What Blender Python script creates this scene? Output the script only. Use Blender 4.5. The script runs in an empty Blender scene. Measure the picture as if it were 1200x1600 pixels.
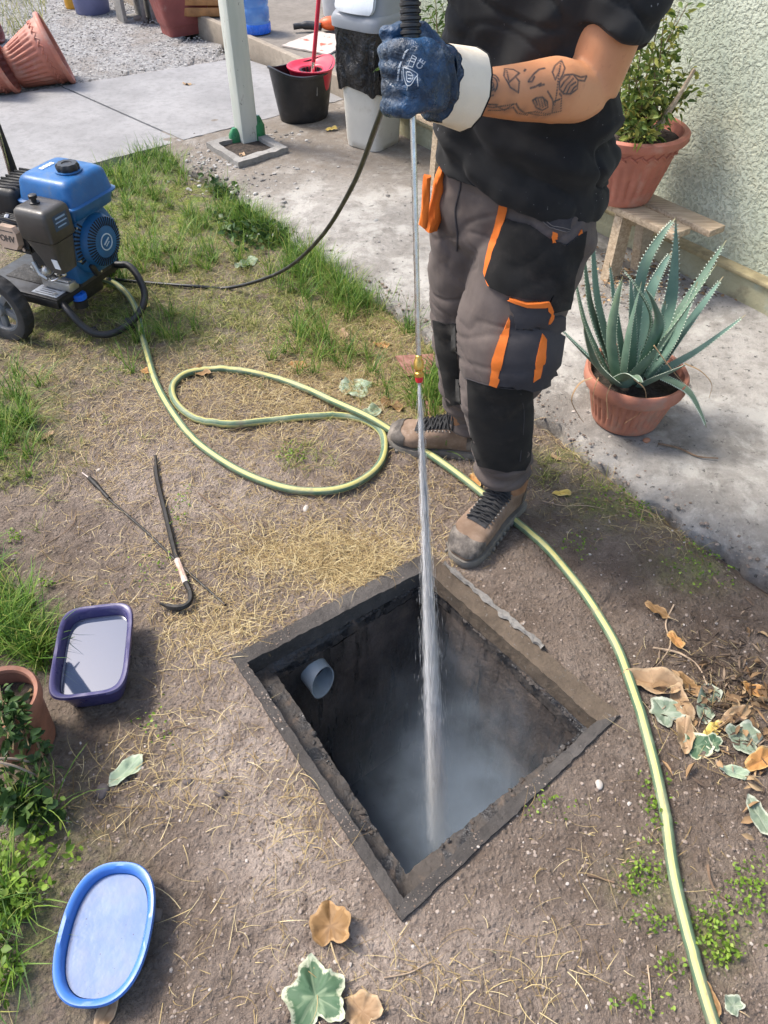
import bpy, bmesh, math, random
import numpy as np
from mathutils import Vector, Matrix, noise
from mathutils.bvhtree import BVHTree

random.seed(7)
rng = np.random.default_rng(11)
PI = math.pi
scene = bpy.context.scene
col = scene.collection

# ------------------------------------------------------------------ camera
CAM_H, FPX, PITCH = 1.55, 1180.0, math.radians(45.0)
cam_data = bpy.data.cameras.new('camera')
cam_data.sensor_fit = 'VERTICAL'
cam_data.sensor_height = 24.0
cam_data.lens = 24.0 * FPX / 1600.0
cam_data.clip_start = 0.02
cam_data.clip_end = 500.0
cam = bpy.data.objects.new('camera', cam_data)
cam.location = (0, 0, CAM_H)
cam.rotation_euler = (PI / 2 - PITCH, 0, 0)
col.objects.link(cam)
scene.camera = cam

# ------------------------------------------------------------------ sky and sun
SUN_AZ = Vector((-0.93, 0.37)).normalized()      # towards the sun, on the ground
SUN_EL = math.radians(55)
world = bpy.data.worlds.new('World')
scene.world = world
world.use_nodes = True
wn = world.node_tree
sky = wn.nodes.new('ShaderNodeTexSky')
sky.sky_type = 'NISHITA'
sky.sun_disc = False
sky.sun_elevation = SUN_EL
sky.sun_rotation = math.atan2(SUN_AZ.x, SUN_AZ.y)
sky.air_density = 1.0
sky.dust_density = 3.0
bg = wn.nodes['Background']
bg.inputs['Strength'].default_value = 0.15
wn.links.new(sky.outputs[0], bg.inputs['Color'])
sd = bpy.data.lights.new('sun', 'SUN')
sd.energy = 2.2
sd.angle = math.radians(14.0)
sd.color = (1.0, 0.945, 0.86)
sun = bpy.data.objects.new('sun', sd)
to_sun = Vector((SUN_AZ.x * math.cos(SUN_EL), SUN_AZ.y * math.cos(SUN_EL), math.sin(SUN_EL)))
sun.rotation_euler = to_sun.to_track_quat('Z', 'Y').to_euler()
sun.location = to_sun * 20
col.objects.link(sun)

scene.view_settings.view_transform = 'Standard'
scene.view_settings.look = 'None'
scene.view_settings.gamma = 1.0
scene.view_settings.use_curve_mapping = False
scene.view_settings.exposure = 1.14
scene.cycles.volume_bounces = 1
scene.cycles.max_bounces = 6
scene.cycles.diffuse_bounces = 3
scene.cycles.glossy_bounces = 3
scene.cycles.transmission_bounces = 4
scene.cycles.transparent_max_bounces = 16
scene.cycles.volume_step_rate = 1.0

# ------------------------------------------------------------------ pixel -> place helpers
CT, ST = math.cos(PITCH), math.sin(PITCH)


def ray(px, py):
    x, y = (px - 600) / FPX, (py - 800) / FPX
    return Vector((x, CT - y * ST, -ST - y * CT))


def G(px, py, z=0.0):
    d = ray(px, py)
    t = (z - CAM_H) / d.z
    return Vector((d.x * t, d.y * t, z))


def AT(px, py, Y):
    d = ray(px, py)
    t = Y / d.y
    return Vector((d.x * t, Y, CAM_H + d.z * t))


def Gnp(px, py, z=0.0):
    x, y = (px - 600) / FPX, (py - 800) / FPX
    dz = -ST - y * CT
    t = (z - CAM_H) / dz
    return x * t, (CT - y * ST) * t


# house axes on the ground: U runs along the wall towards the camera, V into the house
U = Vector((0.574, -0.819, 0))
V = Vector((0.819, 0.574, 0))


# ------------------------------------------------------------------ numpy noise
def _h(ix, iy, s):
    n = np.sin(ix * 127.1 + iy * 311.7 + s * 74.7) * 43758.5453
    return n - np.floor(n)


def vnoise(x, y, s=0):
    ix, iy = np.floor(x), np.floor(y)
    fx, fy = x - ix, y - iy
    fx = fx * fx * (3 - 2 * fx)
    fy = fy * fy * (3 - 2 * fy)
    a = _h(ix, iy, s) * (1 - fx) + _h(ix + 1, iy, s) * fx
    b = _h(ix, iy + 1, s) * (1 - fx) + _h(ix + 1, iy + 1, s) * fx
    return a * (1 - fy) + b * fy


def fbm(x, y, o=4, s=0):
    t, a, tot = 0, 1.0, 0
    for k in range(o):
        t = t + a * (vnoise(x * 2 ** k, y * 2 ** k, s + k * 13) - 0.5)
        tot += a
        a *= 0.5
    return t / tot * 2


def sstep(a, b, x):
    t = np.clip((x - a) / (b - a), 0, 1)
    return t * t * (3 - 2 * t)


# ------------------------------------------------------------------ object helpers
WLOC = {}


def tag(o, label=None, cat=None, group=None, kind=None):
    if label: o['label'] = label
    if cat: o['category'] = cat
    if group: o['group'] = group
    if kind: o['kind'] = kind
    return o


def thing(name, loc, label, cat, group=None):
    o = bpy.data.objects.new(name, None)
    o.empty_display_size = 0.05
    o.location = loc
    col.objects.link(o)
    WLOC[o.name] = Vector(loc)
    return tag(o, label, cat, group)


def link_mesh(name, me, parent=None, loc=None):
    o = bpy.data.objects.new(name, me)
    col.objects.link(o)
    if parent is not None:
        o.parent = parent
        WLOC[o.name] = WLOC[parent.name].copy()
    else:
        o.location = loc
        WLOC[o.name] = Vector(loc)
    return o


def mesh_np(name, v, f, mat, parent=None, smooth=True, attrs=None, loc=None, kind=None, uv=None):
    """v: (n,3) array in world coordinates, f: (m,3|4) array."""
    v = np.asarray(v, dtype=np.float64)
    if parent is not None:
        off = WLOC[parent.name]
    else:
        off = Vector(loc) if loc is not None else Vector(((v[:, 0].min() + v[:, 0].max()) / 2, (v[:, 1].min() + v[:, 1].max()) / 2, v[:, 2].min()))
    me = bpy.data.meshes.new(name)
    f = np.asarray(f, dtype=np.int32)
    k = f.shape[1]
    me.vertices.add(len(v))
    me.vertices.foreach_set('co', (v - np.array(off)).astype(np.float32).ravel())
    me.loops.add(f.size)
    me.loops.foreach_set('vertex_index', f.ravel())
    me.polygons.add(len(f))
    me.polygons.foreach_set('loop_start', np.arange(0, f.size, k, dtype=np.int32))
    me.polygons.foreach_set('use_smooth', np.full(len(f), smooth, dtype=bool))
    me.update(calc_edges=True)
    me.validate()
    for an, av in (attrs or {}).items():
        a = me.attributes.new(an, 'FLOAT', 'POINT')
        a.data.foreach_set('value', np.asarray(av, dtype=np.float32))
    me.materials.append(mat)
    o = link_mesh(name, me, parent, off)
    if kind: o['kind'] = kind
    return o


def spline(pts, n=8, closed=False):
    P = [Vector(p) for p in pts]
    out = []
    m = len(P)
    rg = range(m if closed else m - 1)
    for i in rg:
        if closed:
            p0, p1, p2, p3 = P[i - 1], P[i], P[(i + 1) % m], P[(i + 2) % m]
        else:
            p1, p2 = P[i], P[i + 1]
            p0 = P[i - 1] if i > 0 else p1 * 2 - p2
            p3 = P[i + 2] if i + 2 < m else p2 * 2 - p1
        for k in range(n):
            t = k / n
            out.append(0.5 * ((2 * p1) + (p2 - p0) * t + (2 * p0 - 5 * p1 + 4 * p2 - p3) * t * t + (3 * p1 - p0 - 3 * p2 + p3) * t ** 3))
    if not closed:
        out.append(P[-1])
    return out


def lerp_list(vals, n):
    """the same sampling as spline(), for radii"""
    out = []
    for i in range(len(vals) - 1):
        for k in range(n):
            t = k / n
            out.append(vals[i] * (1 - t) + vals[i + 1] * t)
    out.append(vals[-1])
    return out


_boxcache = {}


def bev_box(size, bev, seg):
    key = (tuple(round(s, 5) for s in size), round(bev, 5), seg)
    if key in _boxcache:
        return _boxcache[key]
    bm = bmesh.new()
    bmesh.ops.create_cube(bm, size=1.0)
    for v in bm.verts:
        v.co = Vector((v.co.x * size[0], v.co.y * size[1], v.co.z * size[2]))
    if bev > 0:
        bmesh.ops.bevel(bm, geom=list(bm.edges), offset=bev, segments=seg, affect='EDGES', profile=0.5)
    bm.verts.index_update()
    r = ([tuple(v.co) for v in bm.verts], [tuple(v.index for v in f.verts) for f in bm.faces])
    bm.free()
    _boxcache[key] = r
    return r


class MB:
    def __init__(s, M=None):
        s.v, s.f, s.M, s.uv = [], [], M, []

    def add(s, verts, faces, M=None, uvs=None):
        o = len(s.v)
        MM = M if M is not None else s.M
        if M is not None and s.M is not None:
            MM = s.M @ M
        for p in verts:
            s.v.append(tuple(MM @ Vector(p)) if MM is not None else tuple(p))
        for f in faces:
            s.f.append(tuple(i + o for i in f))
        if uvs is not None:
            s.uv += uvs
        return s

    def box(s, c, size, R=None, bev=0.0, seg=2):
        v, f = bev_box(size, bev, seg)
        M = Matrix.Translation(c)
        if R is not None:
            M = M @ R.to_4x4()
        return s.add(v, f, M)

    def tube(s, pts, r, n=10, cap=True, closed=False, uv=False, flat=1.0):
        P = [Vector(p) for p in pts]
        m = len(P)
        R = r if isinstance(r, (list, tuple)) else [r] * m
        T = []
        for i in range(m):
            if closed:
                t = P[(i + 1) % m] - P[i - 1]
            else:
                t = P[min(i + 1, m - 1)] - P[max(i - 1, 0)]
            T.append(t.normalized() if t.length > 1e-9 else Vector((0, 0, 1)))
        a = Vector((0, 0, 1)) if abs(T[0].z) < 0.9 else Vector((1, 0, 0))
        nrm = T[0].cross(a).normalized()
        vs, fs, uvs = [], [], []
        L = 0.0
        for i in range(m):
            if i:
                ax = T[i - 1].cross(T[i])
                if ax.length > 1e-8:
                    nrm = Matrix.Rotation(T[i - 1].angle(T[i]), 3, ax.normalized()) @ nrm
                nrm = (nrm - T[i] * nrm.dot(T[i])).normalized()
                L += (P[i] - P[i - 1]).length
            b = T[i].cross(nrm)
            for k in range(n):
                an = 2 * PI * k / n
                vs.append(P[i] + (nrm * math.cos(an) + b * math.sin(an) * flat) * R[i])
                uvs.append((k / n, L))
        for i in range(m if closed else m - 1):
            j = (i + 1) % m
            for k in range(n):
                k2 = (k + 1) % n
                fs.append((i * n + k, i * n + k2, j * n + k2, j * n + k))
        if cap and not closed:
            fs.append(tuple(range(n - 1, -1, -1)))
            fs.append(tuple((m - 1) * n + k for k in range(n)))
        return s.add(vs, fs, None, uvs if uv else None)

    def lathe(s, prof, n=32, M=None, fn=None, closed=False):
        vs, fs = [], []
        for i, (r, z) in enumerate(prof):
            for k in range(n):
                th = 2 * PI * k / n
                rr, zz = (r, z) if fn is None else fn(th, r, z, i)
                vs.append((rr * math.cos(th), rr * math.sin(th), zz))
        m = len(prof)
        for i in range(m if closed else m - 1):
            j = (i + 1) % m
            for k in range(n):
                k2 = (k + 1) % n
                fs.append((i * n + k, i * n + k2, j * n + k2, j * n + k))
        return s.add(vs, fs, M)

    def loft(s, rings, cap0=True, cap1=True, M=None):
        n = len(rings[0])
        vs = [p for r in rings for p in r]
        fs = []
        for i in range(len(rings) - 1):
            for k in range(n):
                k2 = (k + 1) % n
                fs.append((i * n + k, i * n + k2, (i + 1) * n + k2, (i + 1) * n + k))
        if cap0: fs.append(tuple(range(n - 1, -1, -1)))
        if cap1: fs.append(tuple((len(rings) - 1) * n + k for k in range(n)))
        return s.add(vs, fs, M)

    def prism(s, outline, z0, z1, M=None, top_scale=1.0):
        """closed outline of (x, y), extruded in z"""
        n = len(outline)
        vs = [(x, y, z0) for x, y in outline] + [(x * top_scale, y * top_scale, z1) for x, y in outline]
        fs = [(k, (k + 1) % n, n + (k + 1) % n, n + k) for k in range(n)]
        fs += [tuple(range(n - 1, -1, -1)), tuple(range(n, 2 * n))]
        return s.add(vs, fs, M)

    def ellipsoid(s, c, r, n=16, m=10, R=None):
        vs, fs = [], []
        for i in range(m + 1):
            ph = PI * i / m
            for k in range(n):
                th = 2 * PI * k / n
                p = Vector((r[0] * math.sin(ph) * math.cos(th), r[1] * math.sin(ph) * math.sin(th), -r[2] * math.cos(ph)))
                vs.append(Vector(c) + (R @ p if R is not None else p))
        for i in range(m):
            for k in range(n):
                k2 = (k + 1) % n
                fs.append((i * n + k, i * n + k2, (i + 1) * n + k2, (i + 1) * n + k))
        return s.add(vs, fs)

    def build(s, name, mat, parent=None, smooth=True, ang=40, loc=None):
        xs = [p[0] for p in s.v]; ys = [p[1] for p in s.v]; zs = [p[2] for p in s.v]
        if parent is not None:
            off = WLOC[parent.name]
        else:
            off = Vector(loc) if loc is not None else Vector(((min(xs) + max(xs)) / 2, (min(ys) + max(ys)) / 2, min(zs)))
        me = bpy.data.meshes.new(name)
        me.from_pydata([(p[0] - off.x, p[1] - off.y, p[2] - off.z) for p in s.v], [], s.f)
        if s.uv and len(s.uv) == len(s.v):
            ul = me.uv_layers.new(name='UVMap')
            for p in me.polygons:
                us = [s.uv[me.loops[l].vertex_index] for l in p.loop_indices]
                wrap = max(u[0] for u in us) - min(u[0] for u in us) > 0.5 and len(us) == 4
                for l, u in zip(p.loop_indices, us):
                    ul.data[l].uv = (u[0] + 1 if wrap and u[0] < 0.5 else u[0], u[1])
        me.validate()
        bm = bmesh.new(); bm.from_mesh(me)
        bmesh.ops.recalc_face_normals(bm, faces=bm.faces)
        bm.to_mesh(me); bm.free()
        if smooth:
            for p in me.polygons: p.use_smooth = True
            me.set_sharp_from_angle(angle=math.radians(ang))
        if isinstance(mat, (list, tuple)):
            for m_ in mat: me.materials.append(m_)
        else:
            me.materials.append(mat)
        return link_mesh(name, me, parent, off)


def ring(c, a, b, ra, rb, n=28, pw=2.0):
    """super-ellipse ring round c in the plane of a and b"""
    out = []
    c = Vector(c)
    for k in range(n):
        t = 2 * PI * k / n
        ca, sa = math.cos(t), math.sin(t)
        x = math.copysign(abs(ca) ** (2 / pw), ca)
        y = math.copysign(abs(sa) ** (2 / pw), sa)
        out.append(c + a * (ra * x) + b * (rb * y))
    return out


def limb(pts, radii, n=20, sub=6, pw=2.0, aspect=1.0):
    """closed tapering tube of rings through a spline"""
    mb = MB()
    P = spline(pts, sub)
    mb.tube(P, lerp_list(list(radii), sub), n=n, flat=aspect)
    return mb.v, mb.f


def voxel_union(pieces, voxel, smooth=6, factor=0.5):
    """several closed pieces -> ONE continuous surface (mesh datablock, world coordinates)"""
    v, f = [], []
    for pv, pf in pieces:
        o = len(v)
        v += [tuple(p) for p in pv]
        f += [tuple(i + o for i in q) for q in pf]
    me = bpy.data.meshes.new('tmp')
    me.from_pydata(v, [], f)
    bm = bmesh.new(); bm.from_mesh(me)
    bmesh.ops.recalc_face_normals(bm, faces=bm.faces)
    bm.to_mesh(me); bm.free()
    o = bpy.data.objects.new('tmp', me)
    col.objects.link(o)
    r = o.modifiers.new('r', 'REMESH'); r.mode = 'VOXEL'; r.voxel_size = voxel; r.use_smooth_shade = True
    if smooth:
        sm = o.modifiers.new('s', 'SMOOTH'); sm.iterations = smooth; sm.factor = factor
    dg = bpy.context.evaluated_depsgraph_get()
    out = bpy.data.meshes.new_from_object(o.evaluated_get(dg))
    bpy.data.objects.remove(o); bpy.data.meshes.remove(me)
    for p in out.polygons: p.use_smooth = True
    return out


def displace(me, fn):
    """move every vertex along its normal by fn(co, normal)"""
    me.update()
    ns = [vn.vector.copy() for vn in me.vertex_normals]
    for v, nn in zip(me.vertices, ns):
        v.co += nn * fn(v.co, nn)
    me.update()


def put_mesh(name, me, mat, parent=None):
    off = WLOC[parent.name] if parent is not None else None
    if parent is None:
        co = np.empty(len(me.vertices) * 3, dtype=np.float32); me.vertices.foreach_get('co', co); co = co.reshape(-1, 3)
        off = Vector((float(co[:, 0].mean()), float(co[:, 1].mean()), float(co[:, 2].min())))
    me.name = name
    me.transform(Matrix.Translation(-off))
    me.materials.clear(); me.materials.append(mat)
    return link_mesh(name, me, parent, off)


def bvh_of(me, off=Vector((0, 0, 0))):
    return BVHTree.FromPolygons([v.co + off for v in me.vertices], [tuple(p.vertices) for p in me.polygons])


EYE = Vector((0, 0, CAM_H))


def hit(px, py, bvh, near=None):
    d = ray(px, py).normalized()
    loc, nrm, i, dist = bvh.ray_cast(EYE, d)
    if loc is None:
        p = EYE + d * (near or 1.6)
        loc, nrm, i, dist = bvh.find_nearest(p)
    if nrm.dot(d) > 0: nrm = -nrm
    return loc, nrm


def patch(poly, bvh, off, step=6, near=None, skirt=0.004):
    """a cloth patch lying on the surface of a mesh: outline cut on a fine grid, thickness off"""
    bm = bmesh.new()
    vs = [bm.verts.new((x, y, 0)) for x, y in poly]
    bm.faces.new(vs)
    xs = [p[0] for p in poly]; ys = [p[1] for p in poly]
    for ax, lo, hi in ((0, min(xs), max(xs)), (1, min(ys), max(ys))):
        k = lo + step
        while k < hi:
            co = Vector((k, 0, 0)) if ax == 0 else Vector((0, k, 0))
            no = Vector((1, 0, 0)) if ax == 0 else Vector((0, 1, 0))
            bmesh.ops.bisect_plane(bm, geom=list(bm.verts) + list(bm.edges) + list(bm.faces), plane_co=co, plane_no=no)
            k += step
    bm.verts.index_update()
    bnd = [e for e in bm.edges if e.is_boundary]
    data = {}
    gx_, gy_ = sum(xs) / len(xs), sum(ys) / len(ys)
    for v in bm.verts:
        x, y = v.co.x, v.co.y
        loc = None
        for k in range(40):                      # outline points past the cloth's silhouette wrap round its edge
            d = ray(x, y).normalized()
            loc, nrm, i_, ds = bvh.ray_cast(EYE, d)
            if loc is not None: break
            x += (gx_ - x) * 0.04; y += (gy_ - y) * 0.04
        if loc is None:
            loc, nrm, i_, ds = bvh.find_nearest(EYE + ray(v.co.x, v.co.y).normalized() * (near or 1.6))
        elif k:
            dep = (loc - EYE).length
            q = EYE + ray(v.co.x, v.co.y).normalized() * (dep + 0.012)
            loc = loc.lerp(q, 0.75)
            nrm = Vector((0, 0, 0))
        elif nrm.dot(d) > 0: nrm = -nrm
        data[v.index] = (loc, nrm)
    n = len(bm.verts)
    verts = [data[i][0] + data[i][1] * off for i in range(n)]
    faces = [tuple(v.index for v in f.verts) for f in bm.faces]
    low = {}
    for e in bnd:
        a, b = e.verts[0].index, e.verts[1].index
        for i in (a, b):
            if i not in low:
                low[i] = len(verts)
                verts.append(data[i][0] - data[i][1] * skirt)
        faces.append((a, b, low[b], low[a]))
    bm.free()
    return verts, faces


def line_on(pts, bvh, r=0.0015, off=0.001, near=None, sub=5):
    P = []
    S = spline([Vector((x, y, 0)) for x, y in pts], sub)
    for p in S:
        loc, nn = hit(p.x, p.y, bvh, near)
        P.append(loc + nn * off)
    mb = MB(); mb.tube(P, r, n=6)
    return mb


# ------------------------------------------------------------------ materials
def srgb(h, k=1.0):
    h = h.lstrip('#')
    c = [int(h[i:i + 2], 16) / 255 for i in (0, 2, 4)]
    return tuple((x / 12.92 if x <= 0.04045 else ((x + 0.055) / 1.055) ** 2.4) * k for x in c)


class NT:
    def __init__(s, name):
        s.m = bpy.data.materials.new(name)
        s.m.use_nodes = True
        s.t = s.m.node_tree
        s.n = s.t.nodes
        s.b = s.n['Principled BSDF']
        s.out = s.n['Material Output']
        s._tc = None

    def node(s, kind, **kw):
        n = s.n.new(kind)
        for k, v in kw.items():
            setattr(n, k, v)
        return n

    def set(s, sock, val):
        if hasattr(val, 'is_output'):
            s.t.links.new(val, sock)
        elif isinstance(val, tuple) and len(val) == 3 and sock.type == 'RGBA':
            sock.default_value = (*val, 1)
        else:
            sock.default_value = val

    def coord(s, kind='Object'):
        if s._tc is None:
            s._tc = s.node('ShaderNodeTexCoord')
        return s._tc.outputs[kind]

    def mapping(s, scale=(1, 1, 1), rot=(0, 0, 0), loc=(0, 0, 0), vec=None):
        n = s.node('ShaderNodeMapping')
        s.set(n.inputs['Vector'], vec if vec is not None else s.coord())
        n.inputs['Scale'].default_value = scale
        n.inputs['Rotation'].default_value = rot
        n.inputs['Location'].default_value = loc
        return n.outputs[0]

    def noise(s, scale, detail=4, rough=0.55, dist=0.0, vec=None, color=False):
        n = s.node('ShaderNodeTexNoise')
        s.set(n.inputs['Vector'], vec if vec is not None else s.coord())
        n.inputs['Scale'].default_value = scale
        n.inputs['Detail'].default_value = detail
        n.inputs['Roughness'].default_value = rough
        n.inputs['Distortion'].default_value = dist
        return n.outputs['Color' if color else 'Fac']

    def voronoi(s, scale, feature='F1', vec=None, out='Distance', rnd=1.0):
        n = s.node('ShaderNodeTexVoronoi', feature=feature)
        s.set(n.inputs['Vector'], vec if vec is not None else s.coord())
        n.inputs['Scale'].default_value = scale
        n.inputs['Randomness'].default_value = rnd
        return n.outputs[out]

    def wave(s, scale, dist=0.0, dscale=1.0, vec=None, kind='BANDS', axis='X', detail=2):
        n = s.node('ShaderNodeTexWave', wave_type=kind)
        if kind == 'BANDS': n.bands_direction = axis
        s.set(n.inputs['Vector'], vec if vec is not None else s.coord())
        n.inputs['Scale'].default_value = scale
        n.inputs['Distortion'].default_value = dist
        n.inputs['Detail'].default_value = detail
        n.inputs['Detail Scale'].default_value = dscale
        return n.outputs['Fac']

    def ramp(s, fac, stops, mode='LINEAR'):
        n = s.node('ShaderNodeValToRGB')
        s.set(n.inputs[0], fac)
        e = n.color_ramp.elements
        n.color_ramp.interpolation = mode
        while len(e) < len(stops): e.new(0.5)
        for el, (p, c) in zip(e, stops):
            el.position = p
            el.color = (*c, 1) if isinstance(c, tuple) else (c, c, c, 1)
        return n.outputs[0]

    def rng(s, fac, a, b, c=0.0, d=1.0, smooth=True):
        n = s.node('ShaderNodeMapRange')
        if smooth: n.interpolation_type = 'SMOOTHSTEP'
        s.set(n.inputs[0], fac)
        for i, v in enumerate((a, b, c, d)):
            s.set(n.inputs[i + 1], v)
        return n.outputs[0]

    def math(s, op, a, b=0.0, clamp=False):
        n = s.node('ShaderNodeMath', operation=op)
        n.use_clamp = clamp
        s.set(n.inputs[0], a); s.set(n.inputs[1], b)
        return n.outputs[0]

    def mix(s, fac, a, b, blend='MIX'):
        n = s.node('ShaderNodeMix', data_type='RGBA', blend_type=blend)
        s.set(n.inputs[0], fac)
        s.set(n.inputs[6], a); s.set(n.inputs[7], b)
        return n.outputs[2]

    def attr(s, name):
        n = s.node('ShaderNodeAttribute', attribute_name=name)
        return n.outputs['Fac']

    def bump(s, h, strength=0.3, dist=0.01, nrm=None):
        n = s.node('ShaderNodeBump')
        n.inputs['Strength'].default_value = strength
        n.inputs['Distance'].default_value = dist
        s.set(n.inputs['Height'], h)
        if nrm is not None: s.set(n.inputs['Normal'], nrm)
        return n.outputs[0]

    def done(s, color=None, rough=None, metal=None, normal=None, spec=None, **kw):
        b = s.b.inputs
        if color is not None: s.set(b['Base Color'], color)
        if rough is not None: s.set(b['Roughness'], rough)
        if metal is not None: s.set(b['Metallic'], metal)
        if normal is not None: s.set(b['Normal'], normal)
        if spec is not None: s.set(b['Specular IOR Level'], spec)
        for k, v in kw.items(): s.set(b[k.replace('_', ' ')], v)
        return s.m


def sc(c, k): return tuple(min(1.0, x * k) for x in c)


def plain(name, c, rough=0.5, var=0.18, scale=12, metal=0.0, bump=0.12, bscale=140, dirt=None, dirt_amt=0.5, dirt_scale=9, spec=0.5, bdist=0.002, **kw):
    """a painted / moulded / worn surface with tone variation, grime and fine relief"""
    m = NT(name)
    n1 = m.noise(scale, 5, 0.6)
    c_ = m.mix(m.rng(n1, 0.3, 0.7), sc(c, 1 - var), sc(c, 1 + var))
    r_ = m.rng(m.noise(scale * 3, 4, 0.6), 0.3, 0.7, max(0.02, rough - 0.1), min(1, rough + 0.12))
    if dirt is not None:
        d = m.rng(m.noise(dirt_scale, 8, 0.7, 0.4), 0.62 - 0.25 * dirt_amt, 0.80 - 0.2 * dirt_amt)
        d = m.math('MULTIPLY', d, min(1.0, 0.35 + dirt_amt * 0.6))
        c_ = m.mix(d, c_, dirt)
    nrm = m.bump(m.noise(bscale, 5, 0.65), bump, bdist) if bump else None
    return m.done(c_, r_, metal, nrm, spec, **kw)


def ramp_mat(name, stops, rough=0.7, attr='rnd', trans=0.0, bump=0.0):
    """colour by a per-piece random number"""
    m = NT(name)
    c_ = m.ramp(m.attr(attr), stops)
    c_ = m.mix(m.rng(m.noise(35, 3), 0.3, 0.7, 0.0, 0.35), c_, m.mix(1.0, c_, (0.55, 0.5, 0.4), 'MULTIPLY'))
    m.done(c_, rough, spec=0.3)
    if trans:
        tr = m.node('ShaderNodeBsdfTranslucent')
        m.t.links.new(c_, tr.inputs['Color'])
        mx = m.node('ShaderNodeMixShader')
        mx.inputs[0].default_value = trans
        m.t.links.new(m.b.outputs[0], mx.inputs[1])
        m.t.links.new(tr.outputs[0], mx.inputs[2])
        m.t.links.new(mx.outputs[0], m.out.inputs['Surface'])
    return m.m
# ================================================================== SETTING
V2 = lambda p: np.array((p.x, p.y))
HOLE = [G(362, 1030), G(628, 1442), G(967, 1122), G(668, 866)]          # outer corners of the chamber frame
EDGE0 = Vector((-0.81, 3.83, 0))                                        # a point on the walkway's soil-side edge
EDIR = Vector((0.582, -0.813, 0)).normalized()
ENRM = Vector((0.813, 0.582, 0)).normalized()
SLAB0 = Vector((-1.93, 3.83, 0)); SDIR = Vector((0.775, 0.632, 0)).normalized(); SNRM = Vector((-0.632, 0.775, 0)).normalized()
SLABW = 1.40


def slab_w(x, y):
    s = (x - SLAB0.x) * SDIR.x + (y - SLAB0.y) * SDIR.y
    return 1.45 - 0.14 * (s - 0.512)


PORCH0 = Vector((-0.81, 5.99, 0)); PDIR = Vector((0.585, -0.811, 0)).normalized(); PNRM = Vector((0.811, 0.585, 0)).normalized()


def walk_d(x, y):
    """signed distance right of the walkway edge (positive = on concrete)"""
    return (x - EDGE0.x) * ENRM.x + (y - EDGE0.y) * ENRM.y


def slab_d(x, y):
    return (x - SLAB0.x) * SNRM.x + (y - SLAB0.y) * SNRM.y


def porch_d(x, y):
    return (x - PORCH0.x) * PNRM.x + (y - PORCH0.y) * PNRM.y


def edge_wob(x, y):
    return 0.075 * fbm(x * 4 + 9, y * 4, 4, 5) + 0.03 * fbm(x * 18, y * 18, 3, 8)


def in_hole(x, y, grow=0.0):
    c = sum((V2(p) for p in HOLE), np.zeros(2)) / 4
    ins = np.ones_like(x, dtype=bool)
    for i in range(4):
        a = c + (V2(HOLE[i]) - c) * (1 + grow); b = c + (V2(HOLE[(i + 1) % 4]) - c) * (1 + grow)
        cr = (b[0] - a[0]) * (y - a[1]) - (b[1] - a[1]) * (x - a[0])
        ins &= cr > 0
    return ins


def hole_dist(x, y):
    d = np.full_like(x, -1e9)
    for i in range(4):
        a = V2(HOLE[i]); b = V2(HOLE[(i + 1) % 4])
        e = (b - a) / np.linalg.norm(b - a)
        d = np.maximum(d, -(e[0] * (y - a[1]) - e[1] * (x - a[0])))
    return d


def ground_z(x, y):
    x = np.asarray(x, dtype=float); y = np.asarray(y, dtype=float)
    z = 0.016 * fbm(x * 1.7, y * 1.7, 3, 1) + 0.010 * fbm(x * 7, y * 7, 3, 21) + 0.010 * np.abs(fbm(x * 22, y * 22, 3, 33)) + 0.005 * fbm(x * 52, y * 52, 2, 44)
    hd = hole_dist(x, y)
    z = z * sstep(-0.02, 0.16, hd) + 0.006 * (1 - sstep(0.0, 0.1, hd))
    on = sstep(-0.06, 0.03, np.maximum(walk_d(x, y), slab_d(x, y)))
    far = slab_d(x, y) > slab_w(x, y) - 0.03
    z = np.where(far & (porch_d(x, y) < 0.0), 0.010 + 0.004 * fbm(x * 20, y * 20, 2, 3), z * (1 - on) - 0.05 * on)
    # footprints: shallow ridged treads pressed in the damp soil on the right
    for (fx, fy, ang) in ((0.74, 1.10, 0.5), (0.62, 1.21, 0.9)):
        dx, dy = x - fx, y - fy
        a = dx * math.cos(ang) + dy * math.sin(ang); b = -dx * math.sin(ang) + dy * math.cos(ang)
        m = np.clip(1 - (a / 0.13) ** 2 - (b / 0.05) ** 2, 0, 1)
        z = z - 0.006 * np.sqrt(m) - 0.004 * (m > 0.02) * (np.sin(a * 230 + 14 * np.abs(b)) > 0.2)
    return z


def gz(x, y):
    return float(ground_z(np.array([x]), np.array([y]))[0])


def on_ground(px, py, dz=0.0):
    p = G(px, py)
    if walk_d(p.x, p.y) > 0 and slab_d(p.x, p.y) < 0: z = 0.025
    elif 0 < slab_d(p.x, p.y) < SLABW: z = 0.025
    else: z = gz(p.x, p.y)
    p = G(px, py, z + dz)
    return p


# --- ground sheet: fine in view, stretching out to the horizon
def axis_pts(lo, hi, step, far, ratio=1.25):
    core = list(np.arange(lo, hi, step))
    a, s = hi, step
    while a < far:
        core.append(a); s *= ratio; a += s
    core.append(far)
    b, s = lo, step
    pre = []
    while b > -far:
        s *= ratio; b -= s; pre.append(max(b, -far))
    return np.array(sorted(set(pre)) + core)


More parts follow.
